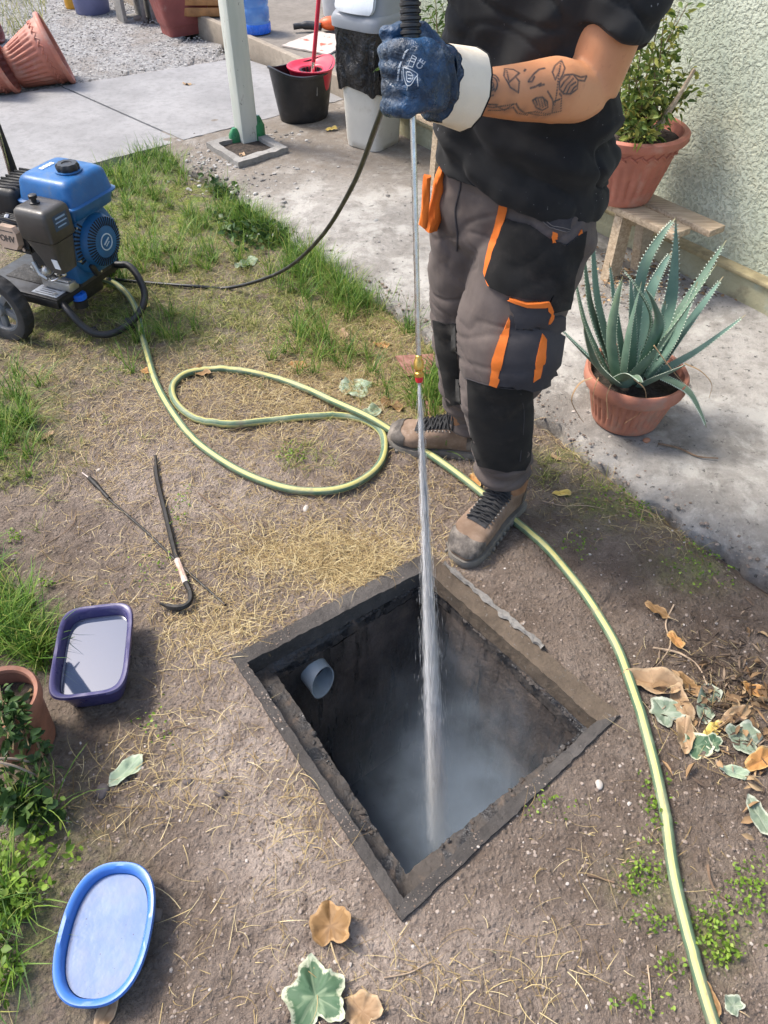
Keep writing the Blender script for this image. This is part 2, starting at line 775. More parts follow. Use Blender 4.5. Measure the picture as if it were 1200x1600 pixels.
gx = axis_pts(-2.15, 1.55, 0.0105, 120)
gy = axis_pts(0.12, 4.75, 0.0105, 120)
XX, YY = np.meshgrid(gx, gy)
ZZ = ground_z(XX, YY)
nx, ny = len(gx), len(gy)
idx = np.arange(nx * ny).reshape(ny, nx)
quads = np.stack([idx[:-1, :-1], idx[:-1, 1:], idx[1:, 1:], idx[1:, :-1]], -1).reshape(-1, 4)
cx = (XX[:-1, :-1] + XX[1:, 1:]).ravel() / 2; cy = (YY[:-1, :-1] + YY[1:, 1:]).ravel() / 2
quads = quads[~in_hole(cx, cy, -0.045)]

# what grows or lies where (real differences of the soil): moss-green ground, dry pale soil, damp dark soil
PXx = 600 + FPX * XX / np.maximum(0.05, YY * CT + CAM_H * ST)
PXy = 800 - FPX * (YY * ST - CAM_H * CT) / np.maximum(0.05, YY * CT + CAM_H * ST)


def blobs(px, py, L):
    m = np.zeros_like(px)
    for (a, b, ra, rb, w) in L:
        m = np.maximum(m, w * np.exp(-(((px - a) / ra) ** 2 + ((py - b) / rb) ** 2) * 1.2))
    return m


MOSS = [(250, 330, 230, 110, 1.0), (130, 480, 200, 90, 0.85), (300, 500, 150, 60, 0.7), (450, 470, 120, 70, 0.5), (20, 640, 90, 90, 0.6),
        (1010, 1380, 60, 50, 0.35), (1110, 1460, 60, 70, 0.45), (60, 1400, 120, 200, 0.45), (40, 990, 90, 80, 0.4), (960, 790, 90, 40, 0.5), (1090, 880, 70, 40, 0.45), (870, 720, 60, 30, 0.4)]
PALE = [(360, 1180, 110, 120, 1.0), (570, 1500, 160, 80, 1.0), (430, 1330, 110, 110, 1.0), (480, 1420, 100, 70, 0.9), (300, 760, 200, 90, 0.7), (600, 640, 160, 60, 0.5), (520, 860, 150, 60, 0.7), (330, 1020, 80, 60, 0.4), (760, 1470, 150, 90, 0.4)]
DARK = [(1000, 1250, 220, 180, 0.5), (930, 850, 130, 60, 0.7), (190, 480, 110, 60, 0.8), (60, 520, 120, 60, 0.7), (200, 1130, 110, 70, 0.6), (150, 1250, 120, 60, 0.6), (1040, 900, 160, 90, 0.75), (1130, 1010, 120, 120, 0.8), (900, 1330, 220, 120, 0.35), (860, 960, 90, 60, 0.5), (230, 1290, 160, 90, 0.45), (120, 830, 90, 60, 0.45), (230, 1420, 90, 120, 0.5)]
gr = ((slab_d(XX, YY) > slab_w(XX, YY) - 0.02) | (YY > 6.2)).astype(float)
attrs = dict(moss=blobs(PXx, PXy, MOSS).ravel(), pale=blobs(PXx, PXy, PALE).ravel(), damp=blobs(PXx, PXy, DARK).ravel(), gravel=gr.ravel())

m = NT('soil')
big = m.noise(3.2, 5, 0.6)
mid = m.noise(17, 6, 0.65)
fine = m.noise(110, 5, 0.7)
cell = m.voronoi(75)
c = m.mix(m.rng(big, 0.32, 0.68), (0.165, 0.122, 0.094), (0.255, 0.197, 0.157))
c = m.mix(m.rng(mid, 0.35, 0.70, 0.0, 0.75), c, (0.325, 0.260, 0.213))
pale = m.math('MULTIPLY', m.attr('pale'), m.rng(m.noise(11, 6, 0.7), 0.32, 0.55))
c = m.mix(m.math('MULTIPLY', pale, 0.95), c, (0.54, 0.44, 0.37))
damp = m.math('MULTIPLY', m.attr('damp'), m.rng(m.noise(8, 5, 0.6), 0.30, 0.62))
c = m.mix(m.math('MULTIPLY', damp, 0.9), c, (0.118, 0.083, 0.062))
mossf = m.math('MULTIPLY', m.attr('moss'), m.rng(m.noise(13, 6, 0.7, 0.3), 0.36, 0.60))
c = m.mix(m.math('MULTIPLY', mossf, 0.95), c, m.mix(m.rng(m.noise(50, 4), 0.35, 0.65), (0.12, 0.165, 0.022), (0.31, 0.39, 0.065)))
grey = m.ramp(m.voronoi(58, out='Color'), [(0.0, (0.24, 0.235, 0.23)), (0.55, (0.42, 0.41, 0.40)), (1.0, (0.60, 0.585, 0.57))])
grey = m.mix(m.rng(m.noise(4, 4), 0.45, 0.7, 0.0, 0.6), grey, (0.30, 0.26, 0.22))
c = m.mix(m.attr('gravel'), c, grey)
clod = m.noise(48, 5, 0.72, 0.4)
c = m.mix(m.rng(clod, 0.34, 0.46, 0.50, 0.0), c, (0.100, 0.075, 0.060))
c = m.mix(m.rng(clod, 0.56, 0.70, 0.0, 0.40), c, (0.39, 0.325, 0.275))
c = m.mix(m.rng(fine, 0.30, 0.46, 0.5, 0.0), c, (0.085, 0.064, 0.051))
c = m.mix(m.rng(m.noise(160, 3, 0.8), 0.66, 0.76, 0, 0.7), c, (0.46, 0.41, 0.36))
hgt = m.math('ADD', m.math('MULTIPLY', fine, 1.0), m.math('MULTIPLY', mid, 1.2))
hgt = m.math('ADD', hgt, m.math('MULTIPLY', m.rng(cell, 0.0, 0.5), -0.55))
hgt = m.math('ADD', hgt, m.math('MULTIPLY', m.noise(330, 3, 0.7), 0.45))
hgt = m.math('ADD', hgt, m.math('MULTIPLY', clod, 1.6))
soil = m.done(c, 0.93, normal=m.bump(hgt, 1.0, 0.014), spec=0.25)
ground = mesh_np('ground', np.stack([XX, YY, ZZ], -1).reshape(-1, 3), quads, soil, attrs=attrs, loc=(0, 0, 0), kind='structure')

# --- concrete materials
def concrete(name, c0, c1, spots, spot_c, pit=0.5, bumpk=0.4, dust=None, dust_amt=0.5, soil_y=None):
    m = NT(name)
    n = m.noise(2.6, 7, 0.65, 0.2)
    c = m.mix(m.rng(n, 0.33, 0.68), c0, c1)
    c = m.mix(m.rng(m.noise(24, 6, 0.7), 0.42, 0.72, 0, 0.55), c, sc(c0, 0.72))
    if dust is not None:
        c = m.mix(m.math('MULTIPLY', m.rng(m.noise(3.7, 8, 0.72, 0.3), 0.47, 0.62), dust_amt), c, dust)
    if soil_y is not None:                        # earth trodden over the far part
        sy_ = m.node('ShaderNodeSeparateXYZ'); m.t.links.new(m.coord(), sy_.inputs[0])
        far_ = m.rng(m.math('ADD', sy_.outputs[1], m.math('MULTIPLY', m.noise(5, 6, 0.7), 1.1)), soil_y, soil_y + 0.75)
        c = m.mix(m.math('MULTIPLY', far_, m.rng(m.noise(16, 6, 0.7), 0.28, 0.6, 0.45, 1.0)), c, (0.185, 0.155, 0.125))
    sp = m.rng(m.noise(spots, 4, 0.75), 0.60, 0.70)
    c = m.mix(m.math('MULTIPLY', sp, pit), c, spot_c)
    c = m.mix(m.rng(m.noise(spots * 3.2, 3, 0.7), 0.60, 0.72, 0, 0.5), c, sc(c1, 1.25))
    h = m.math('ADD', m.noise(60, 8, 0.75), m.math('MULTIPLY', sp, -0.35))
    return m.done(c, 0.88, normal=m.bump(h, bumpk, 0.008), spec=0.3)


WALKM = concrete('rough_walkway_concrete', (0.20, 0.183, 0.163), (0.36, 0.340, 0.315), 38, (0.075, 0.072, 0.069), 1.0, 1.0, (0.47, 0.450, 0.415), 0.75, 0.25)
SLABM = concrete('smooth_path_concrete', (0.225, 0.220, 0.218), (0.300, 0.293, 0.290), 70, (0.19, 0.187, 0.185), 0.5, 0.3)
PORCHM = concrete('porch_concrete', (0.165, 0.145, 0.122), (0.235, 0.207, 0.178), 60, (0.17, 0.15, 0.13), 0.5, 0.3)
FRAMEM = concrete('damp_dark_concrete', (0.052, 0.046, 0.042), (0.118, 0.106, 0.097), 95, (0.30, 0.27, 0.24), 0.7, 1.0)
KERBM = concrete('old_kerb_concrete', (0.20, 0.188, 0.172), (0.33, 0.315, 0.295), 40, (0.11, 0.10, 0.095), 0.8, 0.8)


# --- rough walkway along the house wall
def strip_sheet(name, mat, o, du, dv, s0, s1, t0f, t1f, ztop, step, relief, kind='structure'):
    ss = np.arange(s0, s1 + step, step)
    nt = 60
    vs = []
    for s in ss:
        a, b = t0f(s), t1f(s)
        w = np.linspace(0, 1, nt) ** 1.3
        for k in range(nt):
            t = a + (b - a) * w[k]
            vs.append((o.x + du.x * s + dv.x * t, o.y + du.y * s + dv.y * t))
    vs = np.array(vs)
    z = ztop + relief * (fbm(vs[:, 0] * 5, vs[:, 1] * 5, 3, 2) + 0.6 * fbm(vs[:, 0] * 26, vs[:, 1] * 26, 3, 4))
    ns = len(ss)
    first = np.arange(ns) * nt
    for k_, dz_ in ((0, 0.020), (1, 0.016), (2, 0.012), (3, 0.008), (4, 0.005), (5, 0.002)):
        z[first + k_] -= dz_
    top = np.column_stack([vs, z])
    low = top[first].copy(); low[:, 2] = -0.06
    allv = np.vstack([top, low])
    i = np.arange(ns * nt).reshape(ns, nt)
    f = np.stack([i[:-1, :-1], i[1:, :-1], i[1:, 1:], i[:-1, 1:]], -1).reshape(-1, 4)
    L = ns * nt + np.arange(ns)
    g = np.stack([L[:-1], L[1:], first[1:], first[:-1]], -1)
    return mesh_np(name, allv, np.vstack([f, g]), mat, loc=(o.x, o.y, 0), kind=kind)


def w_edge(s):
    p = EDGE0 + EDIR * s
    return float(edge_wob(np.array([p.x * 1.0]), np.array([p.y]))[0])


walk = strip_sheet('walkway', WALKM, EDGE0, EDIR, ENRM, -0.92, 5.5, w_edge, lambda s: 1.85 + w_edge(s) * 0, 0.024, 0.012, 0.006)

# --- smooth path slabs crossing the yard, with open joints
path_root = thing('path', SLAB0, None, None); tag(path_root, 'smooth grey concrete path of cast slabs', None, kind='structure')
JOINT = 0.012
s_j = (Vector((-1.19, 4.55, 0)) - SLAB0).dot(SDIR)
for k, (a, b) in enumerate(((s_j - 3.6, s_j - 1.8), (s_j - 1.8, s_j), (s_j, s_j + 1.25))):
    mb = MB()
    xa, xb = a + JOINT / 2, b - JOINT / 2
    pts = []
    n = 40
    for j in range(n + 1): pts.append((xa + (xb - xa) * j / n, 0.012 * noise.noise((j * 0.6, k, 0)) + 0.005 * noise.noise((j * 2.1, k, 3))))
    for j in range(n + 1): pts.append((xb - (xb - xa) * j / n, 1.45 - 0.14 * (xb - (xb - xa) * j / n - 0.512) + 0.015 * noise.noise((j * 0.5, k, 7))))
    sh = 0.10
    M = Matrix(((SDIR.x, SNRM.x, 0, SLAB0.x), (SDIR.y, SNRM.y, 0, SLAB0.y), (0, 0, 1, 0), (0, 0, 0, 1)))
    pts = [(x - sh * y, y) for x, y in pts]
    mb.prism(pts, -0.07, 0.022 + 0.003 * k, M)
    mb.build('slab', SLABM, path_root, ang=30)

# --- porch step of the house
porch = thing('porch', PORCH0, None, None); tag(porch, 'low brown concrete porch step of the house', None, kind='structure')
Mp = Matrix(((PDIR.x, PNRM.x, 0, PORCH0.x), (PDIR.y, PNRM.y, 0, PORCH0.y), (0, 0, 1, 0), (0, 0, 0, 1)))
mb = MB(Mp); mb.box((-1.3, 1.62, 0.03), (5.0, 3.2, 0.2), bev=0.012); mb.build('slab', PORCHM, porch)
mb = MB(Mp); mb.box((-1.3, 0.012, 0.035), (5.02, 0.05, 0.213), bev=0.008); mb.build('nosing', concrete('beige_step_concrete', (0.27, 0.225, 0.175), (0.37, 0.315, 0.25), 60, (0.16, 0.13, 0.1), 0.6, 0.5), porch)

# --- stucco wall of the house with its projecting base course
WB = Vector((0.20, 4.40, 0)) - V * 0.0
m = NT('green_stucco')
n1 = m.noise(2.2, 6, 0.65)
c = m.mix(m.rng(n1, 0.35, 0.65), (0.46, 0.50, 0.39), (0.57, 0.60, 0.48))
yel = m.rng(m.noise(1.9, 6, 0.7), 0.48, 0.66, 0, 0.55)
c = m.mix(yel, c, (0.60, 0.575, 0.41))
pits = m.noise(78, 4, 0.58, 0.0)
c = m.mix(m.rng(pits, 0.28, 0.44, 0.40, 0.0), c, (0.26, 0.29, 0.23))
h = m.math('ADD', m.rng(pits, 0.30, 0.56), m.math('MULTIPLY', m.noise(190, 3, 0.6), 0.3))
STUCCO = m.done(c, 0.9, normal=m.bump(h, 0.8, 0.010), spec=0.2)
m = NT('stained_plinth_render')
c = m.mix(m.rng(m.noise(4, 6, 0.65), 0.35, 0.65), (0.33, 0.31, 0.20), (0.43, 0.415, 0.30))
c = m.mix(m.rng(m.noise(9, 7, 0.7), 0.52, 0.7, 0, 0.8), c, (0.20, 0.165, 0.11))
c = m.mix(m.rng(m.noise(6, 5, 0.6), 0.55, 0.7, 0, 0.5), c, (0.28, 0.35, 0.31))
PLINTH = m.done(c, 0.9, normal=m.bump(m.noise(50, 7, 0.7), 0.7, 0.008), spec=0.2)
Mw = Matrix(((U.x, V.x, 0, WB.x), (U.y, V.y, 0, WB.y), (0, 0, 1, 0), (0, 0, 0, 1)))
wall = thing('house_wall', WB, 'pale green rough stucco house wall along the walkway', 'wall')
mb = MB(Mw); mb.box((2.35, 0.17, 1.52), (6.1, 0.24, 2.76), bev=0.004, seg=1); mb.build('stucco', STUCCO, wall)
mb = MB(Mw); mb.box((2.35, 0.15, 0.055), (6.1, 0.28, 0.15), bev=0.006, seg=2); mb.build('base_course', PLINTH, wall)
mb = MB(Mw); mb.box((2.35, 0.045, 0.135), (6.1, 0.10, 0.018), bev=0.006, seg=2); mb.build('ledge', plain('stained_ledge', (0.30, 0.25, 0.14), 0.85, 0.3, 14, dirt=(0.12, 0.09, 0.05), bump=0.6, bscale=60), wall)
pws = AT(1186, 8, 2.42)
mb = MB(Mw); 
lw = (Mw.inverted() @ pws)
mb.box((lw.x + 0.75, 0.03, lw.z + 0.03), (1.5, 0.12, 0.05), bev=0.006); mb.build('window_sill', plain('dark_sill', (0.10, 0.10, 0.10), 0.7), wall)

# ================================================================== INSPECTION CHAMBER
cc = sum(HOLE, Vector()) / 4
chamber = thing('inspection_chamber', (cc.x, cc.y, -0.9), 'open square concrete inspection chamber full of mist in the soil', 'manhole')
R0 = [Vector((p.x, p.y, 0.014)) for p in HOLE]
R1 = [G(386, 1035, 0.014), G(631, 1404, 0.014), G(933, 1126, 0.014), G(665, 890, 0.014)]
R1b = [Vector((p.x, p.y, -0.040)) for p in R1]
R2 = [G(430, 1050, -0.052), G(634, 1366, -0.052), G(908, 1143, -0.052), G(664, 908, -0.052)]
R3 = [Vector((p.x, p.y, -0.95)) for p in R2]
R0b = [Vector((p.x, p.y, -0.09)) for p in R0]


def side_strip(name, profs, mat, amp, i, n=110, sub=3, seed=0.0):
    """one side of the square: rows of the profile between corner i and corner i+1"""
    j = (i + 1) % 4
    rows = []
    for a, b in zip(profs[:-1], profs[1:]):
        for k in range(sub):
            t = k / sub
            rows.append((a[i].lerp(b[i], t), a[j].lerp(b[j], t)))
    rows.append((profs[-1][i], profs[-1][j]))
    vs, fs = [], []
    for a, b in rows:
        for k in range(n + 1):
            p = a.lerp(b, k / n)
            e = min(1.0, min(k, n - k) / 2.0) * 0.85 + 0.15
            q = p * 9
            d = Vector((noise.noise(q + Vector((seed, 0, 0))), noise.noise(q + Vector((7, seed, 3))), noise.noise(q + Vector((2, 5, seed)))))
            q = p * 38
            d2 = Vector((noise.noise(q), noise.noise(q + Vector((9, 1, 3))), noise.noise(q + Vector((4, 6, 1)))))
            q = p * 120
            d3 = Vector((noise.noise(q), noise.noise(q + Vector((3, 1, 8))), noise.noise(q + Vector((4, 2, 1)))))
            vs.append(p + (d * amp * 0.45 + d2 * amp * 0.6 + d3 * amp * 0.5) * e)
    m_ = n + 1
    for r in range(len(rows) - 1):
        for k in range(n):
            fs.append((r * m_ + k, r * m_ + k + 1, (r + 1) * m_ + k + 1, (r + 1) * m_ + k))
    mb = MB(); mb.add(vs, fs)
    return mb.build(name, mat, chamber, ang=60)


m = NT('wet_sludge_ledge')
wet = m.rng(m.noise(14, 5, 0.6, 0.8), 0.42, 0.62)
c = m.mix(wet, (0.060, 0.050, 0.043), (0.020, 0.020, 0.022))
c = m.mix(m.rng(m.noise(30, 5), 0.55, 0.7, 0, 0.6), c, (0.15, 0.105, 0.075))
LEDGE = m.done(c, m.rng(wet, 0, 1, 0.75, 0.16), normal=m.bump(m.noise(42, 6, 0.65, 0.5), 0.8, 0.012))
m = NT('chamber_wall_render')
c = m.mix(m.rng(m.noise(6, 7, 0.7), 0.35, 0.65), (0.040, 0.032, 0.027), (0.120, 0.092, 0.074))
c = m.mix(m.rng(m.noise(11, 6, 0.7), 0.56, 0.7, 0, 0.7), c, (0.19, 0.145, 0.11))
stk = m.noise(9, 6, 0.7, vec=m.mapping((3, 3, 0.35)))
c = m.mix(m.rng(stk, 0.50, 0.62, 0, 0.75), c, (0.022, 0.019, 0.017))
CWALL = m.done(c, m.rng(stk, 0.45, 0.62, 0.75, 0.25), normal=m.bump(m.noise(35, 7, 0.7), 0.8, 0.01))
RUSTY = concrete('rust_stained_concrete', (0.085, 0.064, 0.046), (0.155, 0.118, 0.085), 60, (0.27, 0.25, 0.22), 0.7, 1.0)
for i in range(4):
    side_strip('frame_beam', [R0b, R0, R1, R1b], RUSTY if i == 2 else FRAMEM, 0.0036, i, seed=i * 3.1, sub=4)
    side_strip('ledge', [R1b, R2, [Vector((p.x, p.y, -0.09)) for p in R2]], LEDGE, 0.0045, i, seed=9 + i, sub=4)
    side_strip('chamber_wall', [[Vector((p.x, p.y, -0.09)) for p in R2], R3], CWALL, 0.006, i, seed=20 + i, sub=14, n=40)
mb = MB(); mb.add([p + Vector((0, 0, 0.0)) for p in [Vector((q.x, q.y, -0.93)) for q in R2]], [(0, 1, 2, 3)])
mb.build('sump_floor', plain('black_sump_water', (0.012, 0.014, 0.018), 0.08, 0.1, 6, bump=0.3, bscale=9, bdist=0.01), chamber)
# old mortar strip on the right-hand frame side
mb = MB()
side = [R0[2].lerp(R0[3], t) for t in (0.36, 0.90)]
out = (R0[2] - R0[1]).normalized()
pts = [side[0].lerp(side[1], k / 90) for k in range(91)]
rings = []
for k, p in enumerate(pts):
    w = 0.004 + 0.016 * max(0.0, noise.noise((k * 0.11, 3, 1)) + 0.15)
    rings.append([p + out * (-w) + Vector((0, 0, 0.005)), p + out * (-w * 0.5) + Vector((0, 0, 0.012)), p + out * w * 0.8 + Vector((0, 0, 0.011)), p + out * (w + 0.012) + Vector((0, 0, -0.02))])
vs = [q for r in rings for q in r]
mb.add(vs, [(r * 4 + k, r * 4 + k + 1, (r + 1) * 4 + k + 1, (r + 1) * 4 + k) for r in range(90) for k in range(3)])
mb.v = [tuple(Vector(v) + Vector((noise.noise(Vector(v) * 60), noise.noise(Vector(v) * 61 + Vector((3, 0, 0))), 0.6 * noise.noise(Vector(v) * 70))) * 0.006) for v in mb.v]
mb.build('mortar_strip', concrete('crumbling_mortar', (0.17, 0.155, 0.14), (0.30, 0.285, 0.26), 60, (0.10, 0.09, 0.08), 0.7, 1.0), chamber)
# grey drain pipe stub
wdir = (R2[3] - R2[0]).normalized()
inward = Vector((wdir.y, -wdir.x, 0)).normalized()
pm = G(507, 1068, -0.145)
t = (pm - R2[0]).dot(wdir)
pc = R2[0] + wdir * t; pc.z = -0.145
ax = (inward + Vector((0, 0, -0.10))).normalized()
zq = ax.to_track_quat('Z', 'Y').to_matrix().to_4x4()
mb = MB(Matrix.Translation(pc - ax * 0.06) @ zq)
mb.lathe([(0.037, 0), (0.037, 0.110), (0.040, 0.111), (0.040, 0.0), (0.037, 0)], 40, fn=lambda th, r, z, i: (r, z + (0.018 * math.sin(th + 0.6 + PI) - 0.008 if z > 0.05 else 0)))
mb.build('drain_pipe', plain('grey_pvc', (0.27, 0.31, 0.33), 0.45, 0.12, 10, dirt=(0.10, 0.10, 0.10), dirt_amt=0.3), chamber)
# ================================================================== SMALL THINGS OF THE YARD
TERRA = plain('terracotta_plastic', (0.40, 0.135, 0.088), 0.5, 0.16, 7, dirt=(0.45, 0.30, 0.24), dirt_amt=0.45, dirt_scale=6, bump=0.15, bscale=90)
TERRA_OLD = plain('faded_terracotta', (0.42, 0.165, 0.105), 0.65, 0.18, 9, dirt=(0.30, 0.20, 0.15), dirt_amt=0.6, dirt_scale=10, bump=0.25, bscale=80)
MAROON = plain('maroon_plastic', (0.25, 0.065, 0.055), 0.5, 0.14, 7, dirt=(0.34, 0.22, 0.18), dirt_amt=0.35)
BROWNPOT = plain('brown_clay', (0.23, 0.10, 0.062), 0.75, 0.25, 14, dirt=(0.12, 0.075, 0.05), dirt_amt=0.6, bump=0.3, bscale=70)
POTSOIL = plain('dark_potting_soil', (0.045, 0.033, 0.025), 0.95, 0.5, 40, bump=1.0, bscale=90, bdist=0.012)
BLACKP = plain('black_plastic', (0.018, 0.018, 0.020), 0.42, 0.25, 10, dirt=(0.07, 0.065, 0.06), dirt_amt=0.3)
BLACKM = plain('black_paint', (0.012, 0.012, 0.013), 0.5, 0.3, 10, dirt=(0.08, 0.07, 0.06), dirt_amt=0.2)
RUBBER = plain('tyre_rubber', (0.020, 0.020, 0.021), 0.8, 0.3, 12, dirt=(0.10, 0.085, 0.07), dirt_amt=0.45, bump=0.5, bscale=120)
STEEL = plain('brushed_steel', (0.62, 0.60, 0.57), 0.28, 0.1, 30, metal=1.0, bump=0.05)
ALU = plain('cast_aluminium', (0.52, 0.50, 0.47), 0.45, 0.15, 18, metal=0.85, dirt=(0.15, 0.13, 0.11), dirt_amt=0.35, bump=0.3, bscale=90)
BLUE = plain('blue_paint', (0.010, 0.105, 0.300), 0.38, 0.18, 9, dirt=(0.12, 0.15, 0.18), dirt_amt=0.45, bump=0.06)
BLUED = plain('blue_engine_paint', (0.008, 0.095, 0.245), 0.4, 0.16, 12, dirt=(0.03, 0.05, 0.07), dirt_amt=0.3, bump=0.1)
DARKGREY = plain('charcoal_plastic', (0.060, 0.055, 0.050), 0.42, 0.2, 10, dirt=(0.17, 0.14, 0.12), dirt_amt=0.3)
WHITEP = plain('white_print', (0.75, 0.76, 0.78), 0.6, 0.06, 20)


def flute(nf, depth, z0, z1):
    def fn(th, r, z, i):
        k = sstep(z0, z0 + 0.02, z) * (1 - sstep(z1 - 0.02, z1, z))
        return r * (1 - depth * float(k) * (0.5 + 0.5 * math.cos(nf * th)) ** 2), z
    return fn


def make_pot(M, rb, rt, h, mat, parent, flutes=28, garland=False, soil_z=None, rim_h=0.035, rim_w=0.012, dep=0.045):
    """plastic flower pot: fluted body, rolled rim, optional leaf garland, soil"""
    zs = [h * k / 22 for k in range(23)]
    prof = [(0.0, 0.0), (rb * 0.94, 0.0)] + [(rb + (rt - rb) * (z / h) ** 0.92, max(z, 0.004)) for z in zs]
    inner = [(rt - 0.006, h), (rb + (rt - rb) * 0.55, h * 0.5), (rb * 0.85, 0.012), (0, 0.012)]
    mb = MB(M); mb.lathe(prof + inner, 144 if flutes else 56, fn=flute(flutes, dep, h * 0.10, h * (0.68 if garland else 0.80)) if flutes else None)
    body = mb.build('pot_body', mat, parent, ang=50)
    mb = MB(M)
    mb.lathe([(rt - 0.008, h - rim_h * 0.1), (rt - 0.006, h + 0.006), (rt + rim_w * 0.4, h + 0.010), (rt + rim_w, h + 0.002), (rt + rim_w, h - rim_h * 0.7), (rt + rim_w * 0.7, h - rim_h), (rt - 0.004, h - rim_h)], 72)
    mb.build('rim', mat, parent, ang=50)
    if garland:
        mb = MB(M)
        rg = rb + (rt - rb) * 0.80
        n = 26
        for k in range(n):
            for s in (-1, 1):
                th = 2 * PI * (k + 0.25 * s) / n
                c = Vector((rg * 1.0 * math.cos(th), rg * math.sin(th), h * 0.80 + s * h * 0.018))
                R = Matrix.Rotation(th, 3, 'Z') @ Matrix.Rotation(s * 0.6, 3, 'X')
                mb.ellipsoid(c, (0.007, rg * 0.13, h * 0.020), 8, 5, R)
        mb.build('garland', mat, parent)
    if soil_z:
        rs = rb + (rt - rb) * (soil_z / h) - 0.004
        mb = MB(M)
        pr = [(rs * k / 6, soil_z + 0.006 * math.sin(k * 1.3)) for k in range(7)]
        mb.lathe(pr, 30, fn=lambda th, r, z, i: (r, z + 0.008 * noise.noise((r * 30 * math.cos(th), r * 30 * math.sin(th), 1))))
        mb.build('potting_soil', POTSOIL, parent)
    return body


# ---------------------------------------------------------------- timber post in its concrete surround
pb = Vector((-0.765, 4.47, 0.0))
post = thing('timber_post', (pb.x, pb.y, 0.0), 'weathered white painted square timber post standing in concrete square', 'post')
m = NT('peeling_white_paint')
c = m.mix(m.rng(m.noise(3, 5, vec=m.mapping((3, 3, 0.5))), 0.35, 0.65), (0.50, 0.52, 0.46), (0.62, 0.62, 0.56))
c = m.mix(m.rng(m.noise(8, 7, 0.75, 0.5, vec=m.mapping((4, 4, 0.8))), 0.60, 0.68), c, (0.24, 0.21, 0.16))
c = m.mix(m.rng(m.noise(60, 3, 0.6, vec=m.mapping((1, 1, 0.6))), 0.70, 0.74), c, (0.05, 0.045, 0.04))
POSTM = m.done(c, 0.65, normal=m.bump(m.noise(40, 6, 0.7, vec=m.mapping((4, 4, 0.4))), 0.4, 0.004))
Rz = Matrix(((U.x, V.x, 0), (U.y, V.y, 0), (0, 0, 1)))
mb = MB(); mb.box((pb.x, pb.y, 1.25), (0.098, 0.098, 2.56), Rz, 0.006, 2); mb.build('post_shaft', POSTM, post)
mb = MB(); mb.box((pb.x, pb.y, 2.60), (0.12, 2.2, 0.14), Rz, 0.006); mb.build('cross_beam', POSTM, post)
GREENP = plain('green_plastic', (0.018, 0.16, 0.055), 0.35, 0.3, 12, dirt=(0.05, 0.10, 0.05))
for (du_, dv_, h_, r_) in ((0.028, 0.062, 0.155, 0.030), (-0.02, -0.066, 0.10, 0.034)):
    c_ = pb + U * du_ + V * dv_
    mb = MB(Matrix.Translation((c_.x, c_.y, 0.0)))
    mb.lathe([(0, 0.0), (r_, 0.0), (r_ * 1.05, h_ * 0.3), (r_, h_ * 0.7), (r_ * 0.6, h_ * 0.9), (r_ * 0.35, h_), (0, h_)], 20, fn=lambda th, r, z, i: (r * (1 + 0.12 * math.cos(3 * th)), z))
    mb.build('green_sleeve', GREENP, post)
sur = thing('concrete_surround', (pb.x, pb.y, 0.0), 'square concrete surround cast on the ground round the timber post foot', 'kerb')
Q = [G(322, 222, 0.055), G(372, 254, 0.055), G(450, 230, 0.055), G(398, 201, 0.055)]
qc = sum(Q, Vector()) / 4
for i in range(4):
    a, b = Q[i], Q[(i + 1) % 4]
    ia, ib = a.lerp(qc, 0.30), b.lerp(qc, 0.30)
    mb = MB()
    lo = [Vector((p.x, p.y, -0.02)) for p in (a, b, ib, ia)]
    hi = [a, b, ib, ia]
    n = 8
    rings = []
    for k in range(n + 1):
        t = k / n
        rings.append([lo[0].lerp(lo[1], t), hi[0].lerp(hi[1], t), hi[3].lerp(hi[2], t), lo[3].lerp(lo[2], t)])
    for r_ in rings:
        for q in (1, 2):
            r_[q] = r_[q] + Vector((noise.noise(r_[q] * 30), noise.noise(r_[q] * 31), noise.noise(r_[q] * 29))) * 0.005
    mb.loft(rings)
    mb.build('kerb_side', KERBM, sur, ang=30)
mb = MB(); mb.add([p.lerp(qc, 0.2) * 1.0 - Vector((0, 0, 0.022)) for p in Q], [(0, 1, 2, 3)]); mb.build('dirt_fill', POTSOIL, sur)

# ---------------------------------------------------------------- litter bin
bc = Vector((-0.06, 4.44, 0.02))
BU = Vector((0.79, -0.61, 0)); BV = Vector((0.61, 0.79, 0))
bin_ = thing('waste_bin', bc, 'tall cream plastic swing lid bin with black bag folded over its rim', 'bin')
CREAM = plain('cream_bin_plastic', (0.56, 0.53, 0.47), 0.5, 0.06, 5, dirt=(0.34, 0.29, 0.22), dirt_amt=0.25, bump=0.05)
LIDG = plain('grey_lid_plastic', (0.25, 0.26, 0.28), 0.4, 0.08, 6, bump=0.05)
LIDW = plain('white_flap_plastic', (0.72, 0.74, 0.76), 0.3, 0.04, 6, dirt=(0.40, 0.42, 0.45), dirt_amt=0.2, bump=0.04)


def sq_ring(c, half, z, n=48, pw=5.0, ex=1.0):
    return ring(Vector((c.x, c.y, z)), BU * 1.0, BV * 1.0, half, half * ex, n, pw)


